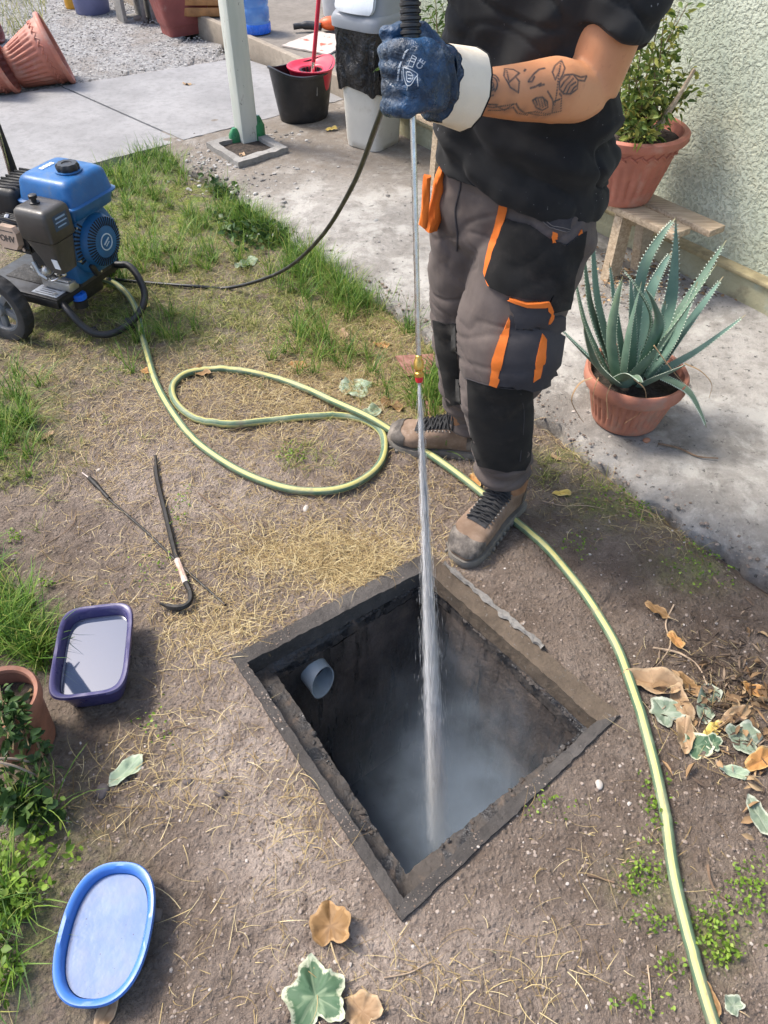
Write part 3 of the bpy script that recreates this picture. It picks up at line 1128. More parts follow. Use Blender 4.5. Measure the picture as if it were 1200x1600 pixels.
mb = MB(); mb.loft([sq_ring(bc, 0.098, 0.02), sq_ring(bc, 0.113, 0.026), sq_ring(bc, 0.118, 0.06), sq_ring(bc, 0.142, 0.60)])
mb.build('bin_body', CREAM, bin_, ang=60)
m = NT('black_bin_bag')
w = m.noise(16, 5, 0.6, 1.2, vec=m.mapping((1, 1, 0.55)))
BAG = m.done((0.010, 0.010, 0.012), m.rng(w, 0.3, 0.7, 0.10, 0.28), normal=m.bump(w, 1.0, 0.04))
rings = []
N = 96
for j in range(16):
    t = j / 15
    z = 0.315 + 0.31 * t
    r_ = sq_ring(bc, 0.119 + 0.024 * (z - 0.06) / 0.54 + 0.010, z, N)
    out = []
    for k, p in enumerate(r_):
        d = (p - Vector((bc.x, bc.y, p.z))).normalized()
        wv = 0.006 + noise.noise((k * 0.35, t * 2.2, 4)) * 0.022 + noise.noise((k * 0.9, t * 6, 9)) * 0.012
        zz = p.z + (1 - t) * (0.035 * noise.noise((k * 0.12, 0, 2)))
        out.append(Vector((p.x, p.y, zz)) + d * max(-0.006, wv * (0.4 + 0.8 * (1 - abs(2 * t - 0.8)))))
    rings.append(out)
mb = MB(); mb.loft(rings, False, False); mb.build('bag', BAG, bin_, ang=70)
mb = MB(); mb.loft([sq_ring(bc, 0.150, 0.592), sq_ring(bc, 0.166, 0.598), sq_ring(bc, 0.168, 0.632), sq_ring(bc, 0.160, 0.648), sq_ring(bc, 0.150, 0.66)], True, True)
mb.build('lid_rim', LIDG, bin_, ang=50)
# sloping hood with the swing flap in it
rings = []
for z, h_, sh in ((0.655, 0.152, 0.0), (0.70, 0.135, 0.012), (0.755, 0.108, 0.03), (0.785, 0.085, 0.04), (0.792, 0.05, 0.04)):
    rings.append([p + BV * sh for p in sq_ring(bc, h_, z, 48, 3.6)])
mb = MB(); mb.loft(rings); mb.build('lid_hood', LIDG, bin_, ang=50)
fl = []
hood_n = 12
for i in range(hood_n + 1):
    t = i / hood_n
    zc = 0.662 + 0.132 * t
    dep = 0.170 - 0.085 * t ** 1.6
    half = (0.128 - 0.035 * t) * (1 - 0.30 * (abs(2 * t - 0.9)) ** 4)
    fl.append([Vector((bc.x, bc.y, zc)) - BV * (dep - 0.018 * (k / 10 - 0.5) ** 2 * 4) + BU * half * (k / 5 - 1) + Vector((0, 0, 0.006)) for k in range(11)])
vs = [p for r_ in fl for p in r_]
mb = MB(); mb.add(vs + [p + BV * 0.02 for p in vs], [(i * 11 + k, i * 11 + k + 1, (i + 1) * 11 + k + 1, (i + 1) * 11 + k) for i in range(hood_n) for k in range(10)] + [(i * 11 + k + 143, (i + 1) * 11 + k + 143, (i + 1) * 11 + k + 1 + 143, i * 11 + k + 1 + 143) for i in range(hood_n) for k in range(10)])
mb.build('swing_flap', LIDW, bin_, ang=70)

# ---------------------------------------------------------------- mop bucket and mop
kc = Vector((-0.475, 4.86, 0.02))
buck = thing('mop_bucket', kc, 'black oval mop bucket with red wringer insert beside the bin', 'bucket')


def oval(a, b, z, n=56, bz=None):
    out = []
    for k in range(n):
        t = 2 * PI * k / n
        p = kc + V * (a * math.cos(t)) + U * (b * math.sin(t))
        out.append(Vector((p.x, p.y, z + (bz(t) if bz else 0))))
    return out


rimw = lambda t: 0.045 * abs(math.cos(t)) ** 3
outer = [oval(0.135, 0.098, 0.02), oval(0.150, 0.108, 0.03)] + [oval(0.150 + 0.045 * k / 8, 0.108 + 0.034 * k / 8, 0.03 + 0.235 * k / 8, bz=(lambda t, k=k: rimw(t) * (k / 8) ** 2)) for k in range(1, 9)]
outer += [oval(0.203, 0.150, 0.268, bz=rimw), oval(0.203, 0.150, 0.280, bz=rimw), oval(0.192, 0.139, 0.281, bz=rimw)]
outer += [oval(0.16, 0.112, 0.10), oval(0.14, 0.10, 0.04)]
mb = MB(); mb.loft(outer); mb.build('bucket_body', BLACKP, buck, ang=45)
RED = plain('red_plastic', (0.52, 0.020, 0.050), 0.38, 0.1, 8, bump=0.05)
wc = kc + V * 0.065
rings = []
for a, b, z in ((0.100, 0.115, 0.20), (0.128, 0.137, 0.300), (0.137, 0.147, 0.307), (0.137, 0.147, 0.313), (0.128, 0.137, 0.313), (0.115, 0.120, 0.299), (0.080, 0.080, 0.296), (0.072, 0.072, 0.294), (0.066, 0.066, 0.284), (0.045, 0.045, 0.19), (0.02, 0.02, 0.185)):
    rings.append([Vector((wc.x, wc.y, z - 0.020 + 0.035 * max(0, math.cos(2 * PI * k / 40)) ** 3 * (1 if a > 0.09 else 0.3))) + V * (a * math.cos(2 * PI * k / 40)) + U * (b * math.sin(2 * PI * k / 40)) for k in range(40)])
mb = MB(); mb.loft(rings, False, True); wr = mb.build('wringer', RED, buck, ang=50)
mb = MB()
for k in range(18):
    t = 2 * PI * k / 18
    a = Vector((wc.x, wc.y, 0)) + V * math.cos(t) * 0.060 + U * math.sin(t) * 0.060
    b = Vector((wc.x, wc.y, 0)) + V * math.cos(t) * 0.047 + U * math.sin(t) * 0.047
    mb.tube([(a.x * 1.0, a.y, 0.272), (b.x, b.y, 0.18)], 0.0065, 6)
mb.build('basket_rib', BLACKP, wr)
mtop = AT(503, -60, 4.80); mbot = AT(489, 106, 4.80); 
mop = thing('mop', (mbot.x, mbot.y, 0.2), 'mop with bright red handle standing in the wringer of the bucket', 'mop')
mdir = (mtop - mbot).normalized()
mb = MB(); mb.tube([mbot + mdir * 0.03, mbot + mdir * 1.15], 0.0115, 12); mb.build('handle', RED, mop)
mb = MB(); mb.tube([mbot - mdir * 0.04, mbot + mdir * 0.05], 0.0105, 12); mb.build('socket', STEEL, mop)
mb = MB()
for k in range(26):
    t = 2 * PI * k / 26; q = 0.030 + 0.012 * random.random()
    p0 = mbot - mdir * 0.035
    mb.tube(spline([p0, p0 + Vector((math.cos(t) * q, math.sin(t) * q, -0.03)), p0 + Vector((math.cos(t) * q, math.sin(t) * q, -0.10))], 4), 0.004, 5)
mb.build('mop_head', plain('grey_mop_cotton', (0.22, 0.21, 0.20), 0.95, 0.3, 30), mop)

# ---------------------------------------------------------------- things on the porch
wb_ = G(400, 50, 0.135)
jug = thing('water_jug', wb_, 'large translucent blue water jug standing on the porch behind the post', 'jug')
m = NT('blue_jug_plastic')
c = m.mix(m.rng(m.noise(6, 3), 0.4, 0.6), (0.10, 0.26, 0.62), (0.18, 0.36, 0.70))
JUG = m.done(c, 0.18, Transmission_Weight=0.35)
mb = MB(Matrix.Translation(wb_))
mb.lathe([(0, 0), (0.095, 0), (0.108, 0.012), (0.108, 0.06), (0.101, 0.075), (0.108, 0.09), (0.108, 0.15), (0.101, 0.165), (0.108, 0.18), (0.108, 0.25), (0.09, 0.29), (0.05, 0.32), (0.03, 0.335), (0.03, 0.37), (0, 0.37)], 40)
mb.build('jug_body', JUG, jug)
mb = MB(Matrix.Translation(wb_)); mb.lathe([(0, 0.365), (0.034, 0.365), (0.034, 0.395), (0, 0.397)], 24); mb.build('cap', WHITEP, jug)
mb = MB(Matrix.Translation(wb_)); mb.lathe([(0.0001, 0.003), (0.1085, 0.003), (0.1115, 0.014), (0.1115, 0.058), (0.1085, 0.064)], 40); mb.build('foot_band', plain('strong_blue_plastic', (0.02, 0.13, 0.60), 0.25), jug)

mp = [G(440, 72, 0.137), G(512, 86, 0.137), G(560, 62, 0.137), G(497, 50, 0.137)]
m = NT('pale_mat_weave')
c = m.mix(m.rng(m.noise(9, 4), 0.58, 0.64), (0.50, 0.43, 0.38), (0.45, 0.10, 0.06))
MATM = m.done(c, 0.95, normal=m.bump(m.wave(60, 1), 0.4, 0.003))
mb = MB()
n = 10
top = [[mp[0].lerp(mp[1], a / n).lerp(mp[3].lerp(mp[2], a / n), b / n) + Vector((0, 0, 0.006 + 0.005 * noise.noise((a * 0.7, b * 0.7, 2)))) for a in range(n + 1)] for b in range(n + 1)]
vs = [p for r_ in top for p in r_]; k_ = len(vs)
vs += [p - Vector((0, 0, 0.009)) for p in vs]
fs = [(b * 11 + a, b * 11 + a + 1, (b + 1) * 11 + a + 1, (b + 1) * 11 + a) for a in range(n) for b in range(n)]
per = [(0, a) for a in range(11)] + [(b, 10) for b in range(1, 11)] + [(10, a) for a in range(9, -1, -1)] + [(b, 0) for b in range(9, 0, -1)]
pi_ = [b * 11 + a for b, a in per]
fs += [(pi_[i], pi_[(i + 1) % len(pi_)], pi_[(i + 1) % len(pi_)] + k_, pi_[i] + k_) for i in range(len(pi_))]
mb.add(vs, fs)
tag(mb.build('door_mat', MATM, ang=30), 'pale patterned mat lying on the porch behind the mop bucket', 'mat')

cr = G(318, 20, 0.14)
crate = thing('wooden_crate', cr, 'small orange brown wooden crate on the porch behind the maroon planter', 'crate')
WOODO = plain('orange_wood', (0.33, 0.15, 0.05), 0.6, 0.3, 12)
for j in range(3):
    for s in (-1, 1):
        mb = MB(); mb.box((cr.x, cr.y + s * 0.12, 0.17 + j * 0.07), (0.34, 0.014, 0.055), bev=0.003); mb.build('slat', WOODO, crate)
        mb = MB(); mb.box((cr.x + s * 0.163, cr.y, 0.17 + j * 0.07), (0.014, 0.226, 0.055), bev=0.003); mb.build('slat', WOODO, crate)
mb = MB(); mb.box((cr.x, cr.y, 0.142), (0.31, 0.226, 0.012), bev=0.002); mb.build('crate_floor', WOODO, crate)

tl = AT(478, 8, 6.35)
tl.z = 0.138
tool = thing('power_tool', tl, 'small black and orange power tool lying on the porch by the mop handle', 'tool')
mb = MB(); mb.tube(spline([tl + Vector((-0.10, 0, 0.03)), tl + Vector((0, 0.02, 0.035)), tl + Vector((0.10, 0, 0.03))], 5), [0.02] * 4 + [0.028] * 4 + [0.026] * 3, 12); mb.build('tool_body', BLACKP, tool)
mb = MB(); mb.ellipsoid(tl + Vector((0.17, 0.03, 0.045)), (0.085, 0.055, 0.045)); mb.build('motor_housing', plain('orange_red_plastic', (0.62, 0.10, 0.02), 0.4), tool)
bk = G(527, 24, 0.135)
bkt = thing('white_pail', bk, 'off white plastic pail on the porch behind the bin lid', 'pail')
mb = MB(Matrix.Translation(bk)); mb.lathe([(0, 0), (0.10, 0), (0.105, 0.01), (0.125, 0.24), (0.131, 0.24), (0.131, 0.255), (0.118, 0.255), (0.10, 0.012), (0, 0.012)], 40); mb.build('pail_body', plain('offwhite_plastic', (0.55, 0.56, 0.57), 0.45, 0.08), bkt)
hd_ = [bk + Vector((0.131 * math.cos(a), 0.131 * math.sin(a), 0.23 - 0.10 * math.sin(a))) for a in [PI * k / 16 for k in range(17)]]
mb = MB(); mb.tube(hd_, 0.003, 6); mb.build('bail', STEEL, bkt)

# ---------------------------------------------------------------- gravel yard: planter, blocks, tub, toppled pots
pc_ = G(284, 58, 0.0)
pl = thing('rectangular_planter', pc_, 'maroon rectangular plastic planter with dry stems on the gravel', 'planter')
Rp = Rz.to_4x4()
Mpl = Matrix.Translation(pc_ + Vector((0, 0.10, 0.01))) @ Rp


def rect_ring(a, b, z, n=6):
    return ring(Vector((0, 0, z)), Vector((1, 0, 0)), Vector((0, 1, 0)), a, b, 48, 8)


mb = MB(Mpl); mb.loft([rect_ring(0.105, 0.15, 0), rect_ring(0.112, 0.16, 0.07), rect_ring(0.118, 0.168, 0.072), rect_ring(0.150, 0.215, 0.30), rect_ring(0.165, 0.232, 0.30), rect_ring(0.170, 0.238, 0.345), rect_ring(0.150, 0.215, 0.347), rect_ring(0.140, 0.20, 0.28)])
mb.build('planter_body', MAROON, pl, ang=35)
mb = MB(Mpl); mb.loft([rect_ring(0.143, 0.204, 0.30), rect_ring(0.08, 0.11, 0.315)], False, True); mb.build('potting_soil', POTSOIL, pl)
mb = MB(Mpl)
for k in range(60):
    x, y = random.uniform(-0.11, 0.11), random.uniform(-0.16, 0.16)
    a = random.uniform(0, 2 * PI); L = random.uniform(0.05, 0.16)
    mb.tube([(x, y, 0.305), (x + math.cos(a) * L * 0.3, y + math.sin(a) * L * 0.3, 0.305 + L * 0.7), (x + math.cos(a) * L * 0.7, y + math.sin(a) * L * 0.7, 0.305 + L)], [0.002, 0.0016, 0.0008], 4)
tag(mb.build('dry_stem', plain('dry_stem_straw', (0.36, 0.27, 0.13), 0.9, 0.4, 30), pl), kind='stuff')


def concrete_block(p, ang, label):
    """hollow block standing on end: a frame with two cells"""
    t_ = thing('concrete_block', p, label, 'block', 'concrete blocks on the gravel')
    M = Matrix.Translation(p) @ Matrix.Rotation(ang, 4, 'Z')
    mb = MB(M)
    W, D, H, w = 0.19, 0.19, 0.39, 0.032
    bm = bmesh.new()
    mb.box((0, -D / 2 + 0.0 + w / 2 - 0.0, H / 2), (0.001, 0.001, 0.001))
    mb.v, mb.f = [], []
    for x in (-W / 2 + w / 2, W / 2 - w / 2): mb.box((x, 0, H / 2), (w, D, H), bev=0.004)
    for z in (w / 2, H / 2, H - w / 2): mb.box((0, 0, z), (W - 2 * w + 0.002, D - 0.004, w), bev=0.003)
    bm.free()
    mb.build('block_shell', KERBM, t_)
    mb = MB(M); mb.ellipsoid((0.02, -D / 2, 0.035), (0.035, 0.006, 0.02), 10, 6); mb.build('mortar_blob', PORCHM, t_)


concrete_block(G(205, 38, 0.005) + Vector((-0.02, 0.12, 0)), 0.55, 'hollow concrete block on gravel, the left one of two, next to the violet tub')
concrete_block(G(243, 34, 0.005) + Vector((0.0, 0.16, 0)), 0.55, 'hollow concrete block on gravel, the right one of two, next to the maroon planter')
tb = G(146, 20, 0.005)
vt = thing('violet_tub', tb, 'greyish violet round plastic tub on the gravel beside the blocks', 'tub')
VIO = plain('violet_grey_plastic', (0.13, 0.14, 0.26), 0.5, 0.1, 8)
mb = MB(Matrix.Translation(tb)); mb.lathe([(0, 0), (0.13, 0), (0.14, 0.012), (0.155, 0.20), (0.163, 0.20), (0.163, 0.22), (0.148, 0.22), (0.13, 0.015), (0, 0.015)], 48); mb.build('tub_body', VIO, vt)
for s in (-1, 1):
    mb = MB(Matrix.Translation(tb)); mb.tube(spline([(s * 0.15, -0.05, 0.19), (s * 0.20, -0.03, 0.185), (s * 0.20, 0.03, 0.185), (s * 0.15, 0.05, 0.19)], 5), 0.008, 8); mb.build('handle', VIO, vt)
oc = G(115, 12, 0.01)
ob = thing('yellow_jug', oc, 'small yellow orange plastic jug standing left of the violet tub', 'jug')
YEL = plain('yellow_orange_plastic', (0.60, 0.30, 0.03), 0.4)
mb = MB(Matrix.Translation(oc)); mb.lathe([(0, 0), (0.06, 0), (0.065, 0.01), (0.065, 0.12), (0.04, 0.17), (0.022, 0.18), (0.022, 0.21), (0, 0.21)], 28); mb.build('jug_body', YEL, ob)
mb = MB(Matrix.Translation(oc)); mb.tube(spline([(0.05, 0, 0.15), (0.10, 0, 0.14), (0.10, 0, 0.06), (0.062, 0, 0.05)], 5), 0.008, 8); mb.build('handle', YEL, ob)


def lying_pot(px_low, rb, rt, h, azi, label, mat, garland):
    """pot fallen on its side: rests on the rim edge and on the base edge"""
    p = px_low                                   # where the rim touches the ground
    phi = math.atan2(rt + 0.012 - rb, h)
    axis = Vector((math.cos(azi) * math.cos(phi), math.sin(azi) * math.cos(phi), math.sin(phi)))
    up = Vector((-math.cos(azi) * math.sin(phi), -math.sin(azi) * math.sin(phi), math.cos(phi)))
    side = up.cross(axis)
    rim_c = p + up * (rt + 0.012)
    base = rim_c - axis * h
    M = Matrix(((side.x, up.x, axis.x, base.x), (side.y, up.y, axis.y, base.y), (side.z, up.z, axis.z, base.z), (0, 0, 0, 1)))
    t_ = thing('fallen_pot', (p.x, p.y, 0.0), label, 'flower pot', 'fallen flower pots at the gravel edge')
    make_pot(M, rb, rt, h, mat, t_, 30, garland, None, 0.02, 0.014, 0.07)
    return t_


lying_pot(G(117, 128, 0.012), 0.115, 0.20, 0.31, 0.36, 'fallen terracotta plastic pot with leaf garland lying on its side, mouth to the right', TERRA, True)
lying_pot(G(32, 143, 0.012), 0.115, 0.195, 0.30, 0.30, 'fallen terracotta plastic pot cut by the left photo edge, lying base outwards', TERRA, True)
lying_pot(G(6, 66, 0.012), 0.08, 0.13, 0.16, 0.1, 'dark maroon small pot lying behind the two fallen terracotta pots', MAROON, False)

# ---------------------------------------------------------------- plank bench
BZ = 0.315
m = NT('weathered_plank_wood')
vec = m.mapping((1.2, 14, 14), rot=(0, 0, 0.96))
g1 = m.noise(7, 6, 0.65, 0.4, vec=vec)
c = m.mix(m.rng(g1, 0.35, 0.66), (0.31, 0.23, 0.15), (0.50, 0.39, 0.27))
c = m.mix(m.rng(m.noise(5, 4, 0.6), 0.5, 0.7, 0, 0.5), c, (0.36, 0.32, 0.27))
PLANK = m.done(c, 0.8, normal=m.bump(g1, 0.5, 0.004))
be = Vector((1.065, 2.675, 0))
bench = thing('plank_bench', (be.x, be.y, 0.02), 'low weathered plank bench along the stucco wall behind the man', 'bench')
BD = Vector((-0.566, 0.824, 0)).normalized(); BW = Vector((0.824, 0.566, 0)).normalized()
Rb = Matrix(((BD.x, -BW.x, 0), (BD.y, -BW.y, 0), (0, 0, 1)))
for k, (o, L, w) in enumerate(((0.0, 1.75, 0.098), (0.125, 1.70, 0.088))):
    s = be + BW * (o + 0.045) + BD * (0.0 if k == 0 else -0.06)
    cpt = s + BD * L / 2
    mb = MB(); mb.box((cpt.x, cpt.y, BZ - 0.013), (L, w, 0.026), Rb, 0.004); mb.build('plank', PLANK, bench)
for d in (0.27, 1.45):
    for o in (0.02, 0.15):
        c_ = be + BD * d + BW * (o + 0.02)
        mb = MB()
        top = Vector((c_.x, c_.y, BZ - 0.028)); bot = top - BD * 0.02 + BW * (-0.03 if o < 0.1 else 0.02); bot.z = 0.022
        rr = []
        for q in (bot, top):
            rr.append([q + BD * a * 0.02 + BW * b * 0.035 for a, b in ((-1, -1), (1, -1), (1, 1), (-1, 1))])
        mb.loft(rr); mb.build('leg', PLANK, bench, ang=30)
    c_ = be + BD * d + BW * 0.10
    mb = MB(); mb.box((c_.x, c_.y, BZ - 0.06), (0.03, 0.20, 0.055), Rb, 0.003); mb.build('cross_rail', PLANK, bench)

# ---------------------------------------------------------------- big pot with bush on the bench
LEAFL = ramp_mat('light_green_leaf', [(0.0, (0.060, 0.105, 0.022)), (0.45, (0.15, 0.22, 0.045)), (0.8, (0.27, 0.31, 0.07)), (1.0, (0.40, 0.36, 0.09))], 0.5, trans=0.3)
LEAFD = ramp_mat('dark_green_leaf', [(0.0, (0.020, 0.050, 0.015)), (0.6, (0.055, 0.11, 0.032)), (1.0, (0.11, 0.17, 0.05))], 0.4, trans=0.2)
LEAFY = ramp_mat('fresh_weed_leaf', [(0.0, (0.05, 0.11, 0.02)), (0.6, (0.12, 0.21, 0.035)), (1.0, (0.22, 0.30, 0.06))], 0.5, trans=0.3)
STEM = plain('brown_green_stem', (0.17, 0.12, 0.06), 0.8, 0.3, 20)


def leaf_cloud(name, P, D, Ln, Wd, mat, parent, curl=0.25, kind='stuff', fold=0.25):
    """P base points, D directions, Ln lengths, Wd widths: pointed oval leaves, six faces each"""
    n = len(P)
    D = D / np.linalg.norm(D, axis=1, keepdims=True)
    a = rng.normal(size=(n, 3))
    S = np.cross(D, a); S /= np.linalg.norm(S, axis=1, keepdims=True)
    Nn = np.cross(S, D)
    flip = np.where(Nn[:, 2] < 0, -1, 1)[:, None]
    S = S * flip; Nn = Nn * flip
    rows = [(0.0, 0.10), (0.3, 0.85), (0.62, 0.8), (1.0, 0.03)]
    vs = []
    for t, w in rows:
        c_ = P + D * (Ln * t)[:, None] - np.array([0, 0, 1.0]) * (Ln * curl * t * t)[:, None]
        vs += [c_ - S * (Wd * w / 2)[:, None] + Nn * (Wd * w * fold)[:, None], c_, c_ + S * (Wd * w / 2)[:, None] + Nn * (Wd * w * fold)[:, None]]
    Vv = np.stack(vs, 1).reshape(-1, 3)
    base = (np.arange(n) * 12)[:, None]
    q = []
    for r_ in range(3):
        for s in range(2):
            q.append([r_ * 3 + s, r_ * 3 + s + 1, (r_ + 1) * 3 + s + 1, (r_ + 1) * 3 + s])
    F = (base[:, None, :] + np.array(q)[None]).reshape(-1, 4)
    rnd = np.repeat(rng.random(n), 12)
    return mesh_np(name, Vv, F, mat, parent, True, dict(rnd=rnd), kind=kind)


def bush(root, base, tips, mat, per=40, L=(0.02, 0.045), W=(0.010, 0.022), start=0.25, spread=0.035):
    mbs = MB()
    P, D = [], []
    for tip in tips:
        mid = base.lerp(tip, 0.5) + Vector((random.uniform(-1, 1), random.uniform(-1, 1), random.uniform(-0.3, 0.6))) * 0.04
        S = spline([base + Vector((random.uniform(-1, 1), random.uniform(-1, 1), 0)) * 0.05, mid, tip], 7)
        mbs.tube(S, [0.0045 * (1 - 0.75 * i / (len(S) - 1)) for i in range(len(S))], 5)
        for k in range(per):
            t = start + (1 - start) * random.random()
            i = min(len(S) - 2, int(t * (len(S) - 1)))
            p = S[i].lerp(S[i + 1], random.random())
            d = Vector((random.gauss(0, 1), random.gauss(0, 1), random.gauss(0.35, 0.7)))
            p = p + d.normalized() * random.random() * spread
            P.append(p); D.append(d)
    mbs.build('stem', STEM, root)
    n = len(P)
    leaf_cloud('leaves', np.array(P), np.array(D), rng.uniform(*L, n), rng.uniform(*W, n), mat, root)


bp = Vector((0.935, 3.0, BZ + 0.001))
bpot = thing('bench_pot', bp, 'big terracotta plastic pot with leaf garland on the bench, holding the leafy bush', 'flower pot')
make_pot(Matrix.Translation(bp), 0.112, 0.183, 0.255, TERRA, bpot, 26, True, 0.22, 0.026, 0.018, 0.05)
plant = thing('leafy_bush', bp + Vector((0, 0, 0.22)), 'straggly light green leafy bush growing in the big pot on the bench', 'plant')
bb = bp + Vector((0, 0, 0.225))
tips = []
for (px, py, dY) in ((975, 10, -.05), (1010, 5, 0), (1040, 0, .05), (1062, 15, .08), (1075, 5, .1), (985, 60, -.1), (1020, 70, -.1), (1050, 80, 0), (1080, 110, .05), (1085, 140, -.02), (990, 120, -.14), (1020, 150, -.15), (975, 170, -.16), (1000, 190, -.18), (1040, 170, -.15), (1065, 160, -.05), (985, 215, -.2), (1015, 205, -.2), (1055, 60, .1), (1005, -40, 0), (1045, -60, 0.05), (1010, 100, -.05), (1035, 120, -.08), (970, 140, -.1)):
    tips.append(AT(px, py, 3.0 + dY))
bush(plant, bb, tips, LEAFL, 62, (0.018, 0.045), (0.010, 0.020), 0.2, 0.05)
for a, b in (((1022, 215), (1085, 108)), ((1012, 218), (1060, 150))):
    mb = MB(); mb.tube([AT(*a, 2.9), AT((a[0] + b[0]) / 2 + 2, (a[1] + b[1]) / 2 - 3, 2.92), AT(*b, 2.95)], [0.010, 0.008, 0.007], 7); mb.build('dry_stake', PLANK, plant)
# second pot on the bench, mostly behind the man
bp2 = AT(703, 190, 3.80); bp2 = Vector((bp2.x + 0.02, bp2.y, BZ + 0.001))
bpot2 = thing('small_bench_pot', bp2, 'orange red pot on the bench, partly hidden behind the glove and shirt', 'flower pot')
make_pot(Matrix.Translation(bp2), 0.065, 0.10, 0.15, TERRA, bpot2, 20, False, 0.125)
plant2 = thing('bench_plant', bp2 + Vector((0, 0, 0.12)), 'green spiky leaved plant behind the glove in the orange red pot', 'plant')
tips = [AT(px, py, 3.80 + dy) for (px, py, dy) in ((670, 20, 0), (690, 5, .05), (700, 40, 0), (668, 60, -.05), (685, 75, -.05), (675, 45, .05), (662, 85, 0), (695, 65, 0), (655, 60, 0), (706, 15, 0), (603, 95, -0.05), (680, -20, 0), (600, 105, -.05))]
bush(plant2, bp2 + Vector((0, 0, 0.13)), tips, LEAFY, 34, (0.03, 0.065), (0.005, 0.010), 0.5, 0.03)

# ---------------------------------------------------------------- aloe in its pot
ap = Vector((0.785, 1.965, 0.024))
apot = thing('aloe_pot', ap, 'faded terracotta fluted pot on the walkway holding the aloe', 'flower pot')
make_pot(Matrix.Translation(ap), 0.104, 0.148, 0.175, TERRA_OLD, apot, 36, False, 0.15, 0.034, 0.010, 0.05)
aloe = thing('aloe_plant', ap + Vector((0, 0, 0.14)), 'large blue green aloe with long toothed leaves in the terracotta pot', 'plant')
m = NT('aloe_skin')
c = m.mix(m.rng(m.noise(7, 5, 0.6), 0.35, 0.65), (0.105, 0.190, 0.150), (0.185, 0.290, 0.225))
c = m.mix(m.rng(m.noise(14, 4), 0.58, 0.75, 0, 0.6), c, (0.17, 0.26, 0.23))
c = m.mix(m.rng(m.attr('tip'), 0.90, 1.0, 0, 0.8), c, (0.28, 0.19, 0.09))
c = m.mix(m.rng(m.noise(5, 3), 0.60, 0.72, 0, 0.4), c, (0.13, 0.17, 0.05))
oi = m.node('ShaderNodeObjectInfo')
c = m.mix(m.rng(oi.outputs['Random'], 0.2, 1.0, 0, 0.65, False), c, m.mix(m.rng(m.noise(20, 4), 0.4, 0.65), (0.11, 0.16, 0.085), (0.20, 0.25, 0.145)))
c = m.mix(m.rng(m.noise(45, 5, 0.7), 0.60, 0.72, 0, 0.5), c, (0.22, 0.22, 0.14))
ALOE = m.done(c, 0.55, normal=m.bump(m.noise(60, 3), 0.08, 0.003), spec=0.4)
TOOTH = plain('pale_leaf_tooth', (0.45, 0.52, 0.42), 0.6)
DRYL = plain('dry_aloe_leaf', (0.34, 0.22, 0.12), 0.85, 0.3, 20, bump=0.4)


def aloe_leaf(b, tip, w, bend, mat=ALOE, teeth=True, thick=0.30, twist=0.0):
    """succulent leaf: concave upper face, convex lower face, toothed margins"""
    mid = b.lerp(tip, 0.5) + bend
    S = spline([b, b.lerp(mid, 0.55) + bend * 0.18, mid, mid.lerp(tip, 0.55) + bend * 0.10, tip], 5)
    n = len(S)
    ctr = ap + Vector((0, 0, 0.5))
    vs, fs, tipa = [], [], []
    tv, tf = [], []
    for i, p in enumerate(S):
        t = i / (n - 1)
        T = (S[min(i + 1, n - 1)] - S[max(0, i - 1)]).normalized()
        up = (Vector((ap.x, ap.y, p.z)) - p)
        up = up + Vector((0, 0, 0.35 + 0.4 * up.length))
        Nn = (up - T * up.dot(T)).normalized()
        Sd = T.cross(Nn)
        if twist:
            Rm = Matrix.Rotation(twist * t, 3, T); Nn = Rm @ Nn; Sd = Rm @ Sd
        ww = w * (0.80 + 0.20 * min(1, t * 4)) * (1 - t ** 1.5) + 0.0012
        th = ww * thick
        prof = [(-1, 0.10), (-0.55, -0.10), (0, -0.20), (0.55, -0.10), (1, 0.10), (0.6, -0.75), (0, -1.0), (-0.6, -0.75)]
        for x, y in prof:
            vs.append(p + Sd * (ww * x) + Nn * (th * y * 1.5)); tipa.append(t)
        if teeth and 0 < i < n - 2:
            q0 = S[i]; q1 = S[i + 1]
            for s in (-1, 1):
                for k in range(2):
                    pp = q0.lerp(q1, k / 2 + 0.2)
                    o = len(tv)
                    e = pp + Sd * (ww * s) + Nn * (th * 0.15)
                    tv += [e - T * 0.0028, e + T * 0.0028, e + Sd * s * 0.0050 + T * 0.002, e + Nn * 0.002]
                    tf += [(o, o + 1, o + 2), (o, o + 2, o + 3), (o + 1, o + 3, o + 2)]
    for i in range(n - 1):
        for k in range(8):
            k2 = (k + 1) % 8
            fs.append((i * 8 + k, i * 8 + k2, (i + 1) * 8 + k2, (i + 1) * 8 + k))
    fs.append(tuple(range(7, -1, -1))); fs.append(tuple((n - 1) * 8 + k for k in range(8)))
    mb = MB(); mb.add(vs, fs)
    o = mb.build('leaf', mat, aloe, ang=75)
    a = o.data.attributes.new('tip', 'FLOAT', 'POINT')
    a.data.foreach_set('value', np.array(tipa, dtype=np.float32))
    if teeth:
        mt = MB(); mt.add(tv, tf); mt.build('tooth', TOOTH, o, smooth=False)
    return o


